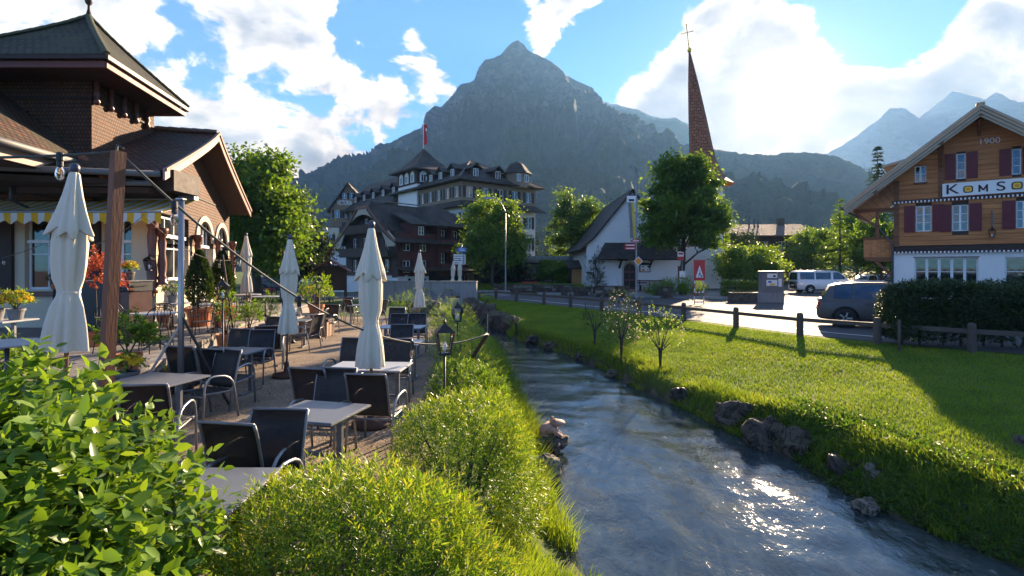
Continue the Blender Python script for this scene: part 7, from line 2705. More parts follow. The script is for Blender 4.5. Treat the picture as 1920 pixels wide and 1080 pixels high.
# meadow strips by the church
rng = np.random.default_rng(15)
n = 16000
xx, yy = rng.uniform(-9, 7, n), rng.uniform(46.5, 56, n)
P_ = np.stack([xx, yy, np.full(n, .1)], 1)
P_[xx > -1, 2] = .24
grass_patch('meadow_grass', P_, .45, .02, 'grass_tall', rng, .5, 'tall meadow grass before the cafe')

# ---------------------------------------------------------------- bridge wall
def bridge():
    a, b = at(686, 502, 35.2), at(893, 502, 34.0)
    a.z = b.z = 0
    rz = math.atan2(b.y - a.y, b.x - a.x)
    t = thing('bridge_parapet', 'concrete bridge wall with half round openings and board marks', 'bridge', a, rz)
    F = Fac(t, a, rz)
    L = (b - a).length
    z1 = 1.28
    xo = [(F.px(842, 0)[0], .72), (F.px(800, 0)[0], .72)]
    # vertical cast panels, with the openings cut as stepped arches
    xs = [0.0]
    n = 30
    for k in range(n):
        x0, x1 = L * k / n, L * (k + 1) / n
        low = -.55
        segs = [(low, z1)]
        mb = MB()
        m = 4
        for j in range(m):
            u0, u1 = x0 + (x1 - x0) * j / m, x0 + (x1 - x0) * (j + 1) / m
            c = (u0 + u1) / 2
            cut = 0
            for xc, r in xo:
                if abs(c - xc) < r:
                    cut = math.sqrt(r * r - (c - xc) ** 2) * .85
            zb = .22
            if cut > .03:
                mb.box(u0, u1, 0, .3, zb + cut, z1)
                F.put('panel', MB().box(u0, u1, 0, .3, low, zb), 'concrete')
            else:
                mb.box(u0, u1, 0, .3, low, z1)
        mb.T = None
        y = (k % 3) * .004
        o = F.put('panel', mb, 'concrete')
        o.location = o.location + (F.M.to_3x3() @ Vector((0, y, 0)))
    F.put('coping', MB().box(-.03, L + .03, -.04, .34, z1, z1 + .07), 'concrete')
    F.put('deck_edge', MB().box(-.5, L + .3, -.12, -.01, -.75, -.10), 'concrete')
    F.put('far_parapet', MB().box(-1, L + 1, 7.0, 7.2, 0, .45), 'concrete')
    F.put('abutment', MB().box(L - .6, L + 1.2, .05, 8, -1.6, -.02), 'concrete')
    F.put('abutment', MB().box(-1.2, 1.6, .05, 8, -1.6, -.02), 'concrete')
    # small bulbs hung along the deck edge
    for k in range(9):
        x = .8 + k * .78
        F.put('bulb', MB().lathe([(.01, -.1), (.045, -.06), (.04, 0), (.015, .06)], 8, (x, -.2, -.28)), 'lens_clear', smooth=True, uv=False)


bridge()


# ---------------------------------------------------------------- vehicles
def wheel(par, x, y, r, w, side):
    t = MB().lathe([(r * .62, -w / 2), (r * .93, -w / 2), (r, -w * .32), (r, w * .32), (r * .93, w / 2), (r * .62, w / 2)], 26, cap=False)
    mw = Matrix.Translation((x, y, r)) @ Matrix.Rotation(R(90), 4, 'X')
    o = t.build('wheel', 'rubber', par, smooth=True, uv=False, mw=mw)
    s = 1 if side < 0 else -1
    m = MB().lathe([(.02, s * w * .30), (r * .14, s * w * .34), (r * .15, s * w * .2), (r * .60, s * w * .16), (r * .63, s * w * .42), (r * .66, s * w * .46)], 26, cap=False)
    m.build('rim', 'iron_grey', o, smooth=True, uv=False)
    for k in range(5):
        a = k * 1.2566
        MB().bar((math.cos(a) * r * .12, math.sin(a) * r * .12, s * w * .37), (math.cos(a) * r * .62, math.sin(a) * r * .62, s * w * .40), r * .16, r * .06, up=(0, 0, 1)).build('spoke', 'rim_metal', o, uv=False)


def car(label, loc, rz, L, Wd, H, paint, kind='suv', name='parked_car', cat='car', group=None, wr=.34):
    """body lofted through stations; nose at +x"""
    t = thing(name, label, cat, loc, rz, group)
    hl = L / 2
    if kind == 'suv':
        st = [(-1.0, .42, .72, .78, .80), (-.985, .34, .80, .98, .90), (-.94, .30, .84, 1.03, .97), (-.80, .27, .86, 1.06, 1.0), (-.50, .24, .84, 1.04, 1.0), (0, .24, .82, 1.02, 1.0), (.30, .24, .80, 1.0, 1.0), (.48, .24, .79, .98, 1.0), (.75, .25, .74, .90, .98), (.92, .28, .68, .80, .92), (.98, .34, .60, .68, .82), (1.0, .40, .54, .56, .72)]
        cab = [(-.93, 1.00, 1.03, .90), (-.82, 1.00, 1.50, .80), (-.70, 1.0, 1.60, .77), (-.40, 1.0, 1.655, .76), (-.05, 1.0, 1.655, .76), (.12, 1.0, 1.60, .76), (.26, 1.0, 1.44, .78), (.46, .98, 1.03, .88)]
        zs = H / 1.66
        wx = (-.60, .60)
    elif kind == 'van':
        st = [(-1.0, .40, .8, 1.0, .90), (-.985, .32, .9, 1.08, .97), (-.94, .28, .95, 1.10, 1.0), (-.5, .26, .95, 1.10, 1.0), (.2, .26, .95, 1.10, 1.0), (.55, .26, .93, 1.08, 1.0), (.78, .27, .86, 1.0, .98), (.93, .30, .74, .88, .93), (.985, .36, .64, .72, .84), (1.0, .42, .55, .58, .75)]
        cab = [(-.985, 1.08, 1.10, .97), (-.96, 1.08, 1.82, .87), (-.90, 1.08, 1.93, .84), (-.3, 1.08, 1.97, .83), (.28, 1.08, 1.95, .83), (.42, 1.08, 1.86, .83), (.56, 1.06, 1.55, .86), (.74, 1.02, 1.06, .92)]
        zs = H / 1.97
        wx = (-.58, .60)
    else:
        st = [(-1.0, .42, .66, .78, .80), (-.97, .32, .76, .92, .92), (-.85, .26, .80, .95, 1.0), (-.3, .24, .78, .94, 1.0), (.3, .24, .76, .92, 1.0), (.6, .25, .70, .84, .98), (.92, .28, .62, .72, .92), (.99, .36, .54, .58, .78)]
        cab = [(-.92, .92, .95, .90), (-.72, .93, 1.36, .78), (-.35, .93, 1.46, .75), (.05, .93, 1.42, .76), (.40, .92, .95, .86)]
        zs = H / 1.46
        wx = (-.60, .60)
    hw = Wd / 2
    # lower body
    mb = MB()
    rings = []
    for u, z0, zm, zt, k in st:
        y = hw * k
        rings.append([(u * hl, -y * .93, z0 * zs), (u * hl, -y, (z0 + .12) * zs), (u * hl, -y * 1.0, zm * .8 * zs), (u * hl, -y * .985, zm * zs), (u * hl, -y * .93, zt * zs), (u * hl, -y * .55, (zt + .02) * zs),
                      (u * hl, y * .55, (zt + .02) * zs), (u * hl, y * .93, zt * zs), (u * hl, y * .985, zm * zs), (u * hl, y, zm * .8 * zs), (u * hl, y, (z0 + .12) * zs), (u * hl, y * .93, z0 * zs)])
    n = 12
    vs = [p for r in rings for p in r]
    fs = [(i * n + j, i * n + (j + 1) % n, (i + 1) * n + (j + 1) % n, (i + 1) * n + j) for i in range(len(rings) - 1) for j in range(n)]
    fs += [tuple(range(n)), tuple((len(rings) - 1) * n + j for j in range(n - 1, -1, -1))]
    mb.add(vs, fs)
    bo = mb.build('body', paint, t, smooth=True, uv=False)
    # greenhouse
    rings = []
    for u, zb, zt, k in cab:
        y0 = hw * .95
        y1 = hw * k
        zb_ = (zb - .03) * zs
        rings.append([(u * hl, -y0, zb_), (u * hl, -(y0 * .4 + y1 * .6), zb_ + (zt * zs - zb_) * .55), (u * hl, -y1, zt * zs - .03), (u * hl, -y1 * .8, zt * zs), (u * hl, y1 * .8, zt * zs), (u * hl, y1, zt * zs - .03), (u * hl, (y0 * .4 + y1 * .6), zb_ + (zt * zs - zb_) * .55), (u * hl, y0, zb_)])
    n = 8
    vs = [p for r in rings for p in r]
    fs = [(i * n + j, i * n + j + 1, (i + 1) * n + j + 1, (i + 1) * n + j) for i in range(len(rings) - 1) for j in range(n - 1)]
    MB().add(vs, fs).build('cabin', paint, t, smooth=True, uv=False)

    def cabz(u):
        return np.interp(u, [c[0] for c in cab], [c[2] for c in cab]) * zs
    def caby(u, z):
        zb_ = (1.0 - .03) * zs
        k = np.interp(u, [c[0] for c in cab], [c[3] for c in cab])
        zt = cabz(u)
        f = np.clip((z - zb_) / max(zt - zb_, .05), 0, 1)
        return hw * (.95 + (k - .95) * min(1, f * .62 / .55 if f < .55 else .62 + .38 * (f - .55) / .45))
    # side windows
    if kind == 'suv':
        spans = [(-.76, -.50), (-.47, -.08), (-.05, .33)]
    elif kind == 'van':
        spans = [(-.90, -.42), (-.38, .12), (.20, .58)]
    else:
        spans = [(-.62, -.18), (-.15, .28)]
    belt = {'suv': 1.06, 'van': 1.20, 'car': .98}[kind] * zs
    for s in (-1, 1):
        for (ua, ub) in spans:
            pts = []
            nn = 5
            for i in range(nn + 1):
                u = ua + (ub - ua) * i / nn
                z = max(belt + .04, min(cabz(u) - .10 * zs, (1.56 if kind == 'suv' else 1.80 if kind == 'van' else 1.36) * zs))
                pts.append((u, z))
            mb = MB()
            for i in range(nn):
                (u0, z0), (u1, z1) = pts[i], pts[i + 1]
                q = lambda u, z: (u * hl, s * (caby(u, z) + .012), z)
                mb.add([q(u0, belt), q(u1, belt), q(u1, (belt + z1) / 2), q(u0, (belt + z0) / 2)], [(0, 1, 2, 3)])
                mb.add([q(u0, (belt + z0) / 2), q(u1, (belt + z1) / 2), q(u1, z1), q(u0, z0)], [(0, 1, 2, 3)])
            mb.build('side_window', 'window_glass', t, uv=False)
        for u in wx:
            wheel(t, u * hl, s * (hw - .065), wr, .22, s)
            # wheel arch lip
            pts = [(u * hl + math.cos(a) * (wr + .07), s * (hw + .004), wr + math.sin(a) * (wr + .07)) for a in [math.pi * i / 10 for i in range(11)]]
            MB().tube(pts, .035, 6).build('wheel_arch', 'black_plastic', t, smooth=True, uv=False)
            MB().lathe([(.02, 0), (wr + .05, 0)], 20, cap=False).build('wheel_well', 'interior_dark', t, uv=False, mw=Matrix.Translation((u * hl, s * (hw + .008), wr)) @ Matrix.Rotation(R(90), 4, 'X'))
        MB().bar((-.5 * hl, s * (hw + .003), .30 * zs), (.45 * hl, s * (hw + .003), .30 * zs), .03, .10 * zs).build('sill_trim', 'black_plastic', t)
        for ux in (-.28, .12):
            MB().bar((ux * hl - .09, s * (hw - .015), .90 * zs), (ux * hl + .09, s * (hw - .015), .90 * zs), .03, .035).build('door_handle', paint, t)
        for ux in (-.485, -.065, .355):
            MB().bar((ux * hl, s * (hw + .0), .36 * zs), (ux * hl - .02, s * (hw - .04), .97 * zs), .012, .01, up=(0, 1, 0)).build('door_seam', 'paint_black', t)
        blob(MB(), (.34 * hl, s * (hw + .09), 1.05 * zs), (.07, .10, .075), 3, 10, 8, .05).build('mirror', paint, t, smooth=True, uv=False)
        MB().box(-hl + .01, -hl + .20, s * hw * .80 - .12, s * hw * .80 + .12, .74 * zs, .93 * zs).build('tail_light', 'lens_red', t)
        MB().box(hl * .90, hl * .965, s * hw * .70 - .16, s * hw * .70 + .16, .60 * zs, .72 * zs).build('headlight', 'lens_clear', t)
        rr = MB().tube([(-.72 * hl, s * hw * .70, cabz(-.72) + .02), (-.65 * hl, s * hw * .70, cabz(-.65) + .06), (.0, s * hw * .70, cabz(0) + .05), (.08 * hl, s * hw * .70, cabz(.08) + .01)], .018, 6)
        rr.build('roof_rail', 'aluminium', t, smooth=True, uv=False)
    # wind and rear screens
    f = cab[-1]; e = cab[-3]
    def screen(u0, z0, u1, z1, nm, s_):
        q = [(u0 * hl + s_, -hw * .78, z0), (u0 * hl + s_, hw * .78, z0), (u1 * hl + s_, hw * .68, z1), (u1 * hl + s_, -hw * .68, z1)]
        MB().add(q, [(0, 1, 2, 3)]).build(nm, 'window_glass', t, uv=False)
    screen(f[0] - .02, f[2] * zs + .03, e[0] + .02, e[2] * zs - .07, 'windscreen', .035)
    g0, g1 = cab[0], cab[1]
    screen(g0[0] + .01, g0[2] * zs + .06, g1[0] + .01, g1[2] * zs - .05, 'rear_window', -.03)
    MB().box(hl * .965, hl * 1.005, -hw * .55, hw * .55, .34 * zs, .52 * zs).build('grille', 'paint_black', t)
    MB().box(hl * 1.0, hl * 1.01, -.26, .26, .40, .51).build('number_plate', 'sign_white', t)
    MB().box(-hl * 1.0 - .012, -hl * 1.0, -.26, .26, .62, .73).build('number_plate', 'sign_white', t)
    return t


cpos = gp(1612, 622)
car('dark grey compact SUV driving past behind the fence', (13.75, 19.6, .012), math.atan2(-.47, .88), 4.45, 1.84, 1.66, 'car_dark', 'suv', 'driving_car', wr=.35)
car('silver white minibus with roof bars parked beyond the road', (27.1, 46.6, .012), R(-4), 5.0, 1.9, 1.95, 'car_white', 'van', 'parked_van', 'van', wr=.33)
car('small pale car parked beyond the larch', (36.0, 55, .012), R(170), 4.0, 1.7, 1.45, 'car_white', 'car', 'parked_car', group='cars in the far car park')
car('grey car facing the road beside the chalet wall', (32.6, 46.6, .012), R(-110), 4.3, 1.8, 1.6, 'car_silver', 'suv', 'parked_car', group='cars in the far car park')
car('dark parked car behind the wooden notice board', (-20.5, 47.5, .012), R(5), 4.2, 1.8, 1.5, 'car_dark', 'car', 'parked_car', group='cars before the white arcade')
car('silver parked car before the white arcade', (-24.0, 58.5, .012), R(185), 4.2, 1.8, 1.5, 'car_silver', 'car', 'parked_car', group='cars before the white arcade')
car('second dark parked car before the white arcade', (-20.6, 58.5, .012), R(5), 4.2, 1.8, 1.5, 'car_dark', 'car', 'parked_car', group='cars before the white arcade')
vb = bpy.data.objects['parked_van']
for k in range(3):
    MB().box(-1.9 + k * 1.35, -1.85 + k * 1.35, -.72, .72, 2.02, 2.06).build('roof_bar', 'iron_grey', vb)


# ---------------------------------------------------------------- lamps, signs
def street_lamp(label, p, h, arm, arm_dir=(1, 0, 0), modern=True, name='street_lamp'):
    t = thing(name, label, 'street lamp', p)
    MB().lathe([(.10, 0), (.10, .3), (.055, .5), (.05, h * .6), (.04, h)], 10).build('pole', 'lamp_metal', t, smooth=True, uv=False)
    d = Vector(arm_dir).normalized()
    if modern:
        MB().bar(Vector((0, 0, h)) - d * .05, Vector((0, 0, h + .12)) + d * arm, .16, .06).build('lamp_head', 'lamp_metal', t)
        MB().bar(Vector((0, 0, h - .02)) + d * .1, Vector((0, 0, h + .07)) + d * arm * .9, .11, .03).build('lamp_glass', 'lens_clear', t)
    else:
        MB().tube(arc((0, 0, h), tuple(d * .3 + Vector((0, 0, h + 1.0))), tuple(d * arm + Vector((0, 0, h + 1.25))), 8), [.04] * 9, 8).build('arm', 'lamp_metal', t, smooth=True, uv=False)
        e = d * arm + Vector((0, 0, h + 1.22))
        MB().bar(e - d * .05, e + d * .75, .24, .10).build('lamp_head', 'lamp_metal', t)
        MB().bar(e + d * .1 - Vector((0, 0, .06)), e + d * .6 - Vector((0, 0, .06)), .18, .03).build('lamp_glass', 'lens_clear', t)
    return t


lp = gp(1193, 566)
lp.z = .012
lamp = street_lamp('slim grey street lamp with flat head beside the church, hung with a banner', lp, 8.6, .55, (-.9, -.3, 0))
Y = lp.y
zz = lambda py: EYE - (py - HOR) / FPX * Y
# banner, red signposts and priority diamond fixed to the lamp
bn = MB()
for i in range(8):
    za, zb = zz(372) + (zz(447) - zz(372)) * i / 8, zz(372) + (zz(447) - zz(372)) * (i + 1) / 8
    xo = lambda z: -.10 - .16 * max(0, (z - zz(447)) / (zz(372) - zz(447)))
    for a, b, mi in ((-.20, .0, 1), (.0, .16, 0)):
        wob = .05 * math.sin(i * 1.1)
        bn.add([(xo(za) + a - .1, -.08 + wob, za), (xo(za) + b - .1, -.08, za), (xo(zb) + b - .1, -.08, zb), (xo(zb) + a - .1, -.08 + wob, zb)], [(0, 1, 2, 3)], mi)
bn.build('banner', ['banner_yellow', 'grey_panel'], lamp)
MB().box(-.62, -.05, -.1, -.06, zz(380), zz(368)).build('banner_head', 'sign_white', lamp)
MB().box(-.50, -.16, -.115, -.10, zz(378), zz(374)).build('banner_emblem', 'paint_black', lamp)
MB().box(-.65, -.0, -.02, .02, zz(367), zz(366)).build('banner_arm', 'iron_grey', lamp)
for k, (py, x0, x1) in enumerate(((452, -.30, .26), (460, -.72, -.03), (466, -.72, -.03))):
    so_ = MB().prism([(x0, -.06, zz(py + 2.4)), (x1, -.06, zz(py + 2.4)), (x1, -.06, zz(py - 2.4)), (x0, -.06, zz(py - 2.4)), (x0 - .09, -.06, zz(py))], (0, .03, 0)).build('direction_sign', 'paint_red', lamp)
    MB().box(x0 + .06, x1 - .1, -.068, -.06, zz(py + .8), zz(py - .8)).build('lettering', 'sign_white', so_)
for r_, y_, m in ((.30, -.075, 'sign_white'), (.24, -.085, 'orange_paint')):
    MB().prism([(.12 - r_, y_, zz(490)), (.12, y_, zz(490) - r_), (.12 + r_, y_, zz(490)), (.12, y_, zz(490) + r_)], (0, .01, 0)).build('priority_sign', m, lamp)
l2 = street_lamp('curved arm street lamp in front of the hotel', (-.65, 42.0 + 1.0, .012), 6.6, 1.0, (-1, 0, 0), False)
l2.location.x = (948 - 960) / 1000 * 43 
pl = at(553, 560, 40)
pl.z = 0.0
t = thing('tall_pole', 'tall thin grey pole with short cross arm beside the big tree', 'pole', pl)
MB().tube([(0, 0, 0), (0, 0, 7.9)], [.06, .035], 8).build('shaft', 'lamp_metal', t, smooth=True, uv=False)
MB().bar((-.05, 0, 6.0), (.75, 0, 6.0), .04, .04).build('cross_arm', 'lamp_metal', t)

# traffic direction boards by the hotel
p = gp(866, 556)
t = thing('direction_boards', 'blue arrow sign above a white direction board before the red chalet', 'sign', (p.x, 40.5, .012))
MB().tube([(0, 0, 0), (0, 0, 4.0)], .05, 8).build('post', 'lamp_metal', t, smooth=True, uv=False)
s_ = MB().prism([(-.25, -.07, 3.35), (.35, -.07, 3.35), (.35, -.07, 3.72), (-.25, -.07, 3.72), (-.40, -.07, 3.53)], (0, .04, 0)).build('blue_sign', 'paint_blue', t)
MB().box(-.2, .25, -.08, -.07, 3.58, 3.63).box(-.15, .25, -.08, -.07, 3.46, 3.51).build('lettering', 'sign_white', s_)
s_ = MB().box(-.60, .30, -.07, -.03, 2.45, 3.20).build('white_sign', 'sign_white', t)
for k in range(4):
    MB().box(-.55, -.05 + .07 * (k % 2), -.078, -.07, 2.53 + .17 * k, 2.58 + .17 * k).build('lettering', 'paint_black', s_)
    MB().box(.08, .24, -.078, -.07, 2.50 + .17 * k, 2.62 + .17 * k).build('symbol', 'grey_panel', s_)
# bus stop post
p = gp(1279, 556)
t = thing('bus_stop_sign', 'bus stop post with red and white plate and timetable case', 'sign', p)
MB().tube([(0, 0, 0), (0, 0, 3.4)], .035, 8).build('post', 'lamp_metal', t, smooth=True, uv=False)
MB().box(-.36, .10, -.06, -.02, 2.75, 3.05).build('lower_plate', 'paint_red', t)
MB().box(-.36, .10, -.06, -.02, 3.05, 3.40).build('upper_plate', 'sign_white', t)
MB().box(-.30, .04, -.07, -.06, 3.2, 3.34).build('symbol', 'paint_red', t)
MB().box(-.22, .22, -.08, -.02, 1.45, 1.95).build('timetable_case', 'sign_white', t)
MB().box(-.28, .28, -.08, -.02, .95, 1.38).build('timetable_case', 'sign_white', t)
MB().box(-.28, .28, -.09, -.08, 1.36, 1.42).build('case_edge', 'paint_red', t)
# road works triangle on a striped trestle
p = gp(1311, 571)
t = thing('road_works_sign', 'red bordered road works triangle on a red and white trestle', 'sign', p)
w = .46
for sx in (-1, 1):
    for k in range(9):
        MB().bar((sx * (w - .0), 0, .22 * k), (sx * w, 0, .22 * (k + 1)), .07, .04, up=(0, 1, 0)).build('stripe', ['paint_red', 'sign_white'][k % 2], t)
for z in (.1, .62, 1.75):
    for k in range(5):
        x0 = -w + .05 + k * (2 * w - .1) / 5
        MB().box(x0, x0 + (2 * w - .1) / 5, -.02, .02, z, z + .07).build('stripe', ['sign_white', 'paint_red'][k % 2], t)
q = lambda k, c, y: [(c[0] - k * .52, y, c[1] - k * .30), (c[0] + k * .52, y, c[1] - k * .30), (c[0], y, c[1] + k * .60)]
MB().box(-.55, .55, -.05, -.02, 1.28, 2.38).build('backing', 'paint_red', t)
MB().prism(q(1.0, (0, 1.68), -.065), (0, .012, 0)).build('triangle', 'paint_red', t)
MB().prism(q(.72, (0, 1.66), -.075), (0, .008, 0)).build('triangle_field', 'sign_white', t)
mb = MB().bar((-.10, -.082, 1.50), (.02, -.082, 1.72), .06, .01, up=(0, 1, 0)).bar((.02, -.082, 1.70), (.16, -.082, 1.50), .05, .01, up=(0, 1, 0)).lathe([(.01, -.04), (.045, 0), (.01, .04)], 8, (.0, -.082, 1.80))
mb.prism([(.10, -.08, 1.47), (.30, -.08, 1.47), (.20, -.08, 1.57)], (0, .005, 0)).build('worker_symbol', 'paint_black', t, uv=False)
t.scale = (.6, 1, 1.12)

# ---------------------------------------------------------------- village notice case on its fountain trough
p = gp(1443, 567, .0)
t = thing('notice_case', 'grey village notice case with posters on a concrete plinth', 'notice case', (p.x, p.y, .012), R(-6))
MB().box(-.95, .75, -.35, .40, .0, .62).build('plinth', 'concrete', t)
MB().box(-.55, .75, -.30, .40, .621, 1.93).build('case', 'grey_panel', t)
MB().box(-.62, .82, -.38, .46, 1.93, 1.98).build('roof', 'iron_grey', t)
for a, b, c, d, m in ((-.25, .35, 1.55, 1.82, 'sign_white'), (-.3, .35, 1.05, 1.42, 'sign_white'), (.42, .62, 1.0, 1.5, 'sign_white'), (-.1, .2, 1.08, 1.2, 'sign_yellow'), (.1, .25, 1.6, 1.72, 'paint_black'), (-.2, 0, 1.25, 1.36, 'paint_blue')):
    yy_ = -.315 if m == 'sign_white' else -.325
    MB().box(a, b, yy_, -.30, c, d).build('poster', m, t)
tr = thing('fountain_trough', 'dark stone fountain trough beside the notice case', 'trough', (p.x - 1.75, p.y, .012), R(-6))
mb = MB().box(-.75, .78, -.42, -.30, .0, .62).box(-.75, .78, .30, .42, .0, .62).box(-.75, -.62, -.30, .30, .0, .62).box(.66, .78, -.30, .30, .0, .62).box(-.62, .66, -.3, .3, 0, .1)
mb.build('basin', 'stone', tr)
MB().box(-.62, .66, -.3, .3, .45, .47).build('water', 'river_water', tr)

# benches, low stone walls
def bench(label, loc, rz, m='carved_wood', L=1.8, name='wooden_bench'):
    t = thing(name, label, 'bench', loc, rz)
    for k in range(3):
        MB().box(-L / 2, L / 2, -.2 + .14 * k, -.08 + .14 * k, .42, .46).build('seat_slat', m, t)
    for k in range(2):
        MB().box(-L / 2, L / 2, .24 + .02 * k, .28 + .02 * k, .58 + .17 * k, .70 + .17 * k).build('back_slat', m, t)
    for s in (-1, 1):
        MB().box(s * L * .38 - .05, s * L * .38 + .05, -.2, .22, 0, .42).bar((s * L * .38, .23, .4), (s * L * .38, .29, .9), .06, .05).build('leg', 'iron', t)


bench('brown bench against the church wall under the notice board', (12.0, 46.1, .25), 0, L=2.4)
bench('grey bench in front of the church wall', (12.2, 44.6, .13), R(180), 'weathered_board', 2.0)
bench('red bench beside the road behind the first parasol', (-16.4, 34.8, .0), R(-10), 'paint_red', 1.9)


def stone_wall(label, a, b, h, th=.4, z=0.0):
    a, b = Vector(a), Vector(b)
    rz = math.atan2(b.y - a.y, b.x - a.x)
    L = (b - a).length
    t = thing('stone_wall', label, 'wall', (a.x, a.y, z), rz)
    rnd = random.Random(int(L * 100))
    zc, rows = 0.0, max(1, int(h / .24))
    for r_ in range(rows):
        x = 0.0
        hh = h / rows
        while x < L - .05:
            w = min(rnd.uniform(.28, .62), L - x)
            mb = MB()
            y0 = rnd.uniform(-.03, .03)
            x0, x1, z0, z1 = x + .012, x + w - .012, zc + .01, zc + hh - .01
            c = .03
            mb.add([(x0, 0, z0), (x1, 0, z0), (x1, 0, z1), (x0, 0, z1), (x0 + c, y0 - .05, z0 + c), (x1 - c, y0 - .05, z0 + c), (x1 - c, y0 - .05, z1 - c), (x0 + c, y0 - .05, z1 - c)],
                   [(4, 5, 6, 7), (0, 1, 5, 4), (1, 2, 6, 5), (2, 3, 7, 6), (3, 0, 4, 7)])
            mb.build('stone', 'stone' if rnd.random() < .7 else 'stone_pale', t, uv=False)
            x += w
        zc += hh
    MB().box(0, L, .0, th, 0, h).build('core', 'stone', t)
    MB().box(-.04, L + .04, -.06, th + .03, h, h + .07).build('coping', 'stone', t)


stone_wall('low stone wall directly before the church door path', gp(1117, 557), gp(1178, 558), .78)
stone_wall('long low stone wall edging the cafe meadow', (-1.6, 46.0, 0), (5.0, 44.2, 0), .72)
stone_wall('short stone wall block left of the church corner', (3.9, 42.4, 0), (6.3, 41.2, 0), .62)
stone_wall('stone wall stub beside the grey church bench', gp(1224, 557), gp(1252, 560), .75)

# wooden notice board with little roof by the road
p = gp(655, 562)
t = thing('roofed_board', 'brown wooden notice board with small gable roof beside the road', 'notice board', (p.x, 33.0, 0), R(6))
k = 33.0 / 1000
MB().box(-.86, .86, -.06, .06, .80, 2.35).build('panel', 'soffit', t)
for s in (-1, 1):
    MB().box(s * .86 - .07, s * .86 + .07, -.08, .08, 0, 2.2).build('post', 'dark_timber', t)
MB().slab([(-1.2, -.45, 2.0), (0, -.45, 2.72), (0, .45, 2.72), (-1.2, .45, 2.0)], .06).slab([(1.2, -.45, 2.0), (0, -.45, 2.72), (0, .45, 2.72), (1.2, .45, 2.0)], .06).build('roof', 'fascia', t)
# slim grey post beside the board
t = thing('slim_post', 'slim grey post standing left of the roofed notice board', 'post', (at(618, 502, 33).x, 33, 0))
MB().tube([(0, 0, 0), (0, 0, 2.3)], .03, 8).build('shaft', 'lamp_metal', t, smooth=True, uv=False)
# planter box on the gravel
t = thing('planter_box', 'tan wooden planter box with dark rim at the far end of the gravel', 'planter', (-6.35, 17.35, 0))
MB().box(-.45, .45, -.35, .35, 0, .50).build('box', 'pole_wood', t)
MB().box(-.52, .52, -.42, .42, .50, .56).build('rim', 'dark_timber', t)
for o in bpy.data.objects:
    if o.get('label', '').startswith('terracotta pot with upright green plant'):
        o.location.z = .56

# iron railings along the road
def railing(label, a, b, h, n, m='iron', cat='railing'):
    a, b = Vector(a), Vector(b)
    t = thing('iron_railing', label, cat, a)
    d = b - a
    for z in (.12, h):
        MB().bar(Vector((0, 0, z)), d + Vector((0, 0, z)), .04, .05).build('rail', m, t)
    for k in range(n):
        q = d * (k / (n - 1))
        MB().box(q.x - .025, q.x + .025, q.y - .025, q.y + .025, 0, h + .06).build('baluster', m, t, uv=False)


railing('dark railing beside the road behind the terrace parasols', (-18.0, 33.0, 0), (-11.6, 34.6, 0), .95, 26)


# ---------------------------------------------------------------- background houses
def house(label, O, rz, L, D, ez, apz, wall, upper, roof, rows, name='village_house', ov=.9, axis='x', shut=None, cat='house', nwin=4, roofrow=True):
    t = thing(name, label, cat, O, rz)
    F = Fac(t, O, rz)
    hs = [hole(L * (i + .5) / nwin, z, .9, 1.1) for z in rows for i in range(nwin)]
    if axis == 'x':
        F.wall(L, 0, ez, hs, wall, .15)
    else:
        rf = lambda x: apz - .1 - abs(x - L / 2) * (apz - ez) / (L / 2)
        F.wall(L, 0, apz, hs, wall, .15, roof=(rf, L / 2))
    for a, b, c, d in hs:
        F.win((a + b) / 2, c, b - a, d - c, 2, 2, y=.05, shut=shut, sw=.4, sy=-.04)
    F.put('side_wall', MB().box(-.02, 0, 0, D, 0, ez), wall)
    F.put('side_wall', MB().box(L, L + .02, 0, D, 0, ez), wall)
    mb = MB()
    gable_roof(mb, 0, L, 0, D, ez - .1, apz, axis, ov, .18)
    F.put('roof', mb, roof)
    for x in (0, L):
        if axis == 'x':
            F.put('gable', MB().add([(x, 0, ez - .2), (x, D, ez - .2), (x, D / 2, apz - .25)], [(0, 1, 2)]), upper)
    return t, F


t, F = house('dark timber house with balconies and grey skylit roof beyond the road', at(560, 502, 70) * 1.0 - Vector((0, 0, EYE)), R(12), 6.6, 9, 5.0, 8.0, 'dark_timber', 'dark_timber', 'roof_slate', (1.0, 3.3), nwin=4)
F.put('balcony', MB().box(-.3, 6.9, -1.0, -.03, 2.5, 2.62).box(-.3, 6.9, -1.02, -.96, 2.62, 3.3), 'dark_timber')
for x in (2.2, 4.4):
    F.put('skylight', MB().slab([(x, .9, 6.05), (x + 1.0, .9, 6.05), (x + 1.0, 1.7, 6.45), (x, 1.7, 6.45)], -.08), 'lens_clear')
for x in (1.0, 5.0):
    F.put('chimney', MB().box(x, x + .5, 4, 4.5, 7.2, 8.6), 'stone')
# white arcade house
O = at(580, 502, 66)
O.z = 0
t = thing('arcade_house', 'white house with round arched arcade and roof terrace beyond the road', 'house', O, R(4))
F = Fac(t, O, R(4))
xs_ = [F.px(593, 0)[0] + i * .98 for i in range(4)]
hs = [(x - .34, x + .34, .9, 2.5) for x in xs_] + [(x - .34, x + .34, .9, 2.5) for x in (xs_[-1] + 1.2, xs_[-1] + 2.4)]
F.wall(6.6, 0, 4.0, hs, 'render_white', .35)
for a, b, c, d in hs:
    mb = MB()
    for i in range(8):
        q = lambda an: ((a + b) / 2 - .34 * math.cos(an), 2.16 + .34 * math.sin(an))
        (xa, za), (xb, zb) = q(math.pi * i / 8), q(math.pi * (i + 1) / 8)
        mb.add([(xa, .02, za), (xb, .02, zb), (xb, .02, 2.51), (xa, .02, 2.51)], [(0, 1, 2, 3)])
    F.put('arch_spandrel', mb, 'render_white')
    F.win((a + b) / 2, c, b - a, d - c, 2, 2, y=.2)
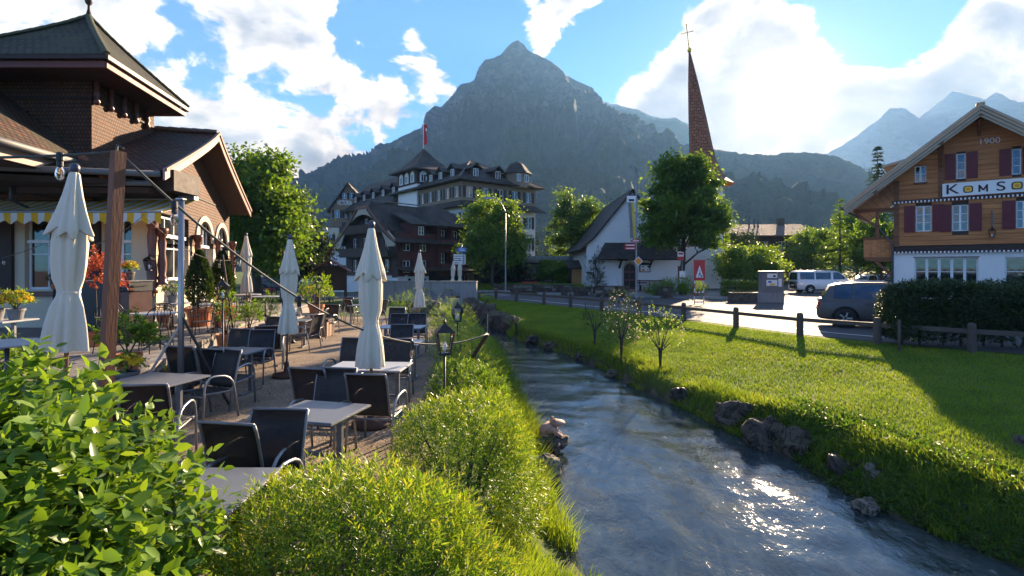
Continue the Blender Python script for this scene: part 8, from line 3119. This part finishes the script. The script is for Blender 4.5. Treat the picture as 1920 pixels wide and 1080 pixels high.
F.put('cornice', MB().box(-.1, 6.7, -.12, -.0, 3.85, 4.0), 'white_paint')
F.put('terrace_deck', MB().box(0, 6.6, 0.01, 6, 3.8, 3.98), 'concrete')
for k in range(14):
    F.put('baluster', MB().box(.1 + k * .48, .16 + k * .48, 0, .06, 4.0, 4.9), 'dark_timber')
for z in (4.35, 4.85):
    F.put('rail', MB().box(0, 6.6, -.02, .08, z, z + .09), 'dark_timber')
hs2 = [hole(1.5, 4.6, .9, 1.9), hole(3.6, 4.6, .9, 1.9), hole(5.4, 4.6, .9, 1.9)]
F2 = Fac(t, F.W @ Vector((0, 3, 0)), R(4))
F2.wall(6.6, 3.9, 7.4, hs2, 'render_cream', .15, name='upper_wall')
for a, b, c, d in hs2:
    F2.win((a + b) / 2, c, b - a, d - c, 2, 3, y=.05, shut='shutter_dark', sw=.4, sy=-.04)
# white wall with tiled coping and garage before it
t = thing('garden_wall', 'long white garden wall with red coping beyond the road', 'wall', (-17.5, 48.2, 0), R(3))
MB().box(-2.5, 8, 0, .25, 0, 1.5).build('wall', 'render_white', t)
MB().box(-2.6, 8.1, -.08, .33, 1.5, 1.6).build('coping', 'fascia', t)
MB().box(-.8, .4, -.03, -.0, .05, 1.3).build('gate', 'grey_panel', t)

# flat roofed cafe and ochre shed left of the church
O = at(985, 502, 58)
O.z = 0
t = thing('flat_roofed_cafe', 'grey flat roofed cafe with dark framed kiosk front beside the church', 'cafe', O, R(-3))
F = Fac(t, O, R(-3))
F.wall(5.4, 0, 2.9, [(2.0, 3.6, .9, 2.2), (4.2, 5.0, .3, 2.2)], 'render_white', .2)
F.win(2.8, .9, 1.6, 1.3, 2, 1, y=.08, frame='iron_grey')
F.win(4.6, .3, .8, 1.9, 1, 1, y=.08, frame='iron_grey')
F.put('roof_slab', MB().box(-.4, 5.7, -.7, 6, 2.9, 3.45), 'concrete')
F.put('kiosk', MB().box(-1.4, 1.4, -2.6, -.8, 0, .9), 'interior_dark')
F.put('kiosk_roof', MB().slab([(-2.4, -3.2, 2.75), (1.6, -3.2, 2.75), (1.4, -.75, 3.0), (-2.2, -.75, 3.0)], .16), 'dark_timber')
for x in (-2.0, -.4, 1.3):
    F.put('kiosk_post', MB().box(x - .06, x + .06, -3.0, -2.88, 0, 2.7), 'dark_timber')
F.put('poster', MB().box(.5, 1.2, -2.9, -2.86, 1.3, 2.3), 'stone_pale')
t = thing('red_parasol', 'folded red parasol over a red clothed table in the cafe garden', 'parasol', (at(983, 502, 53).x, 53, .1))
MB().tube([(0, 0, 0), (0, 0, 2.4)], .03, 8).build('pole', 'iron', t, smooth=True, uv=False)
MB().lathe([(.30, 1.55), (.26, 1.8), (.14, 2.2), (.03, 2.5)], 14, fn=lambda a, i: 1 + .2 * math.cos(6 * a), cap=False).build('canopy', 'paint_red', t, smooth=True, uv=False)
t = thing('clothed_table', 'table with red cloth in the cafe garden', 'table', (at(993, 502, 52.5).x, 52.5, .1))
MB().box(-.75, .75, -.4, .4, .70, .74).build('table_top', 'paint_red', t)
MB().box(-.76, .76, -.41, .41, .38, .705).build('cloth', 'paint_red', t)
for sx in (-1, 1):
    MB().box(sx * .6 - .03, sx * .6 + .03, -.03, .03, 0, .4).build('leg', 'iron', t)
O = at(1072, 502, 50.5)
O.z = .2
t = thing('ochre_shed', 'ochre timber lean-to shed against the church', 'shed', O)
for k in range(8):
    MB().box(k * .18, k * .18 + .172, 0, .06, 0, 1.95).build('plank', 'ochre_wood', t, uv=False)
MB().box(-.05, 0, -.02, 2, 0, 2.0).build('side_wall', 'dark_timber', t)
MB().slab([(-.4, -.5, 2.0), (1.9, -.5, 2.0), (1.9, 2, 2.75), (-.4, 2, 2.75)], .12).build('roof', 'roof_slate', t)

# brown roofed house right of the church
O = at(1352, 502, 72)
O.z = 0
t, F = house('brown timber house with wide tan roof and chimney pipes behind the church', O, R(-6), 11.2, 10, 6.6, 8.4, 'dark_timber', 'soffit', 'roof_tan', (2.4, 4.6), nwin=5, ov=1.1)
for k, x in enumerate((4.6, 5.3, 5.8)):
    F.put('chimney_pipe', MB().tube([(x, 3.0, 7.4), (x, 3.0, 9.3 - .2 * k)], .12, 8), 'iron_grey', smooth=True, uv=False)
F.put('balcony', MB().box(6.0, 12.0, -1.3, -.03, 3.4, 3.55).box(6.0, 12.0, -1.32, -1.25, 3.55, 4.4), 'red_timber')
F.put('chimney', MB().box(9.0, 9.8, 4.2, 5.0, 8.0, 9.2), 'stone')
t = thing('garage_block', 'low flat garage with grey clad parapet right of the church', 'garage', (at(1345, 502, 58).x, 58, 0))
MB().box(0, 5.2, 0, 5, 0, 2.1).build('wall', 'render_cream', t)
for k in range(6):
    MB().box(-.1, 5.3, -.1 - .01 * (k % 2), 5.1, 2.1 + k * .24, 2.325 + k * .24).build('cladding_board', 'grey_panel', t)
# small far house roof among the trees
t, F = house('small far house roof among the trees below the wooded hill', (at(1525, 502, 95).x, 95, 0), R(20), 7, 8, 5.0, 8.0, 'dark_timber', 'dark_timber', 'roof_slate', (1.5,), nwin=3, axis='y')
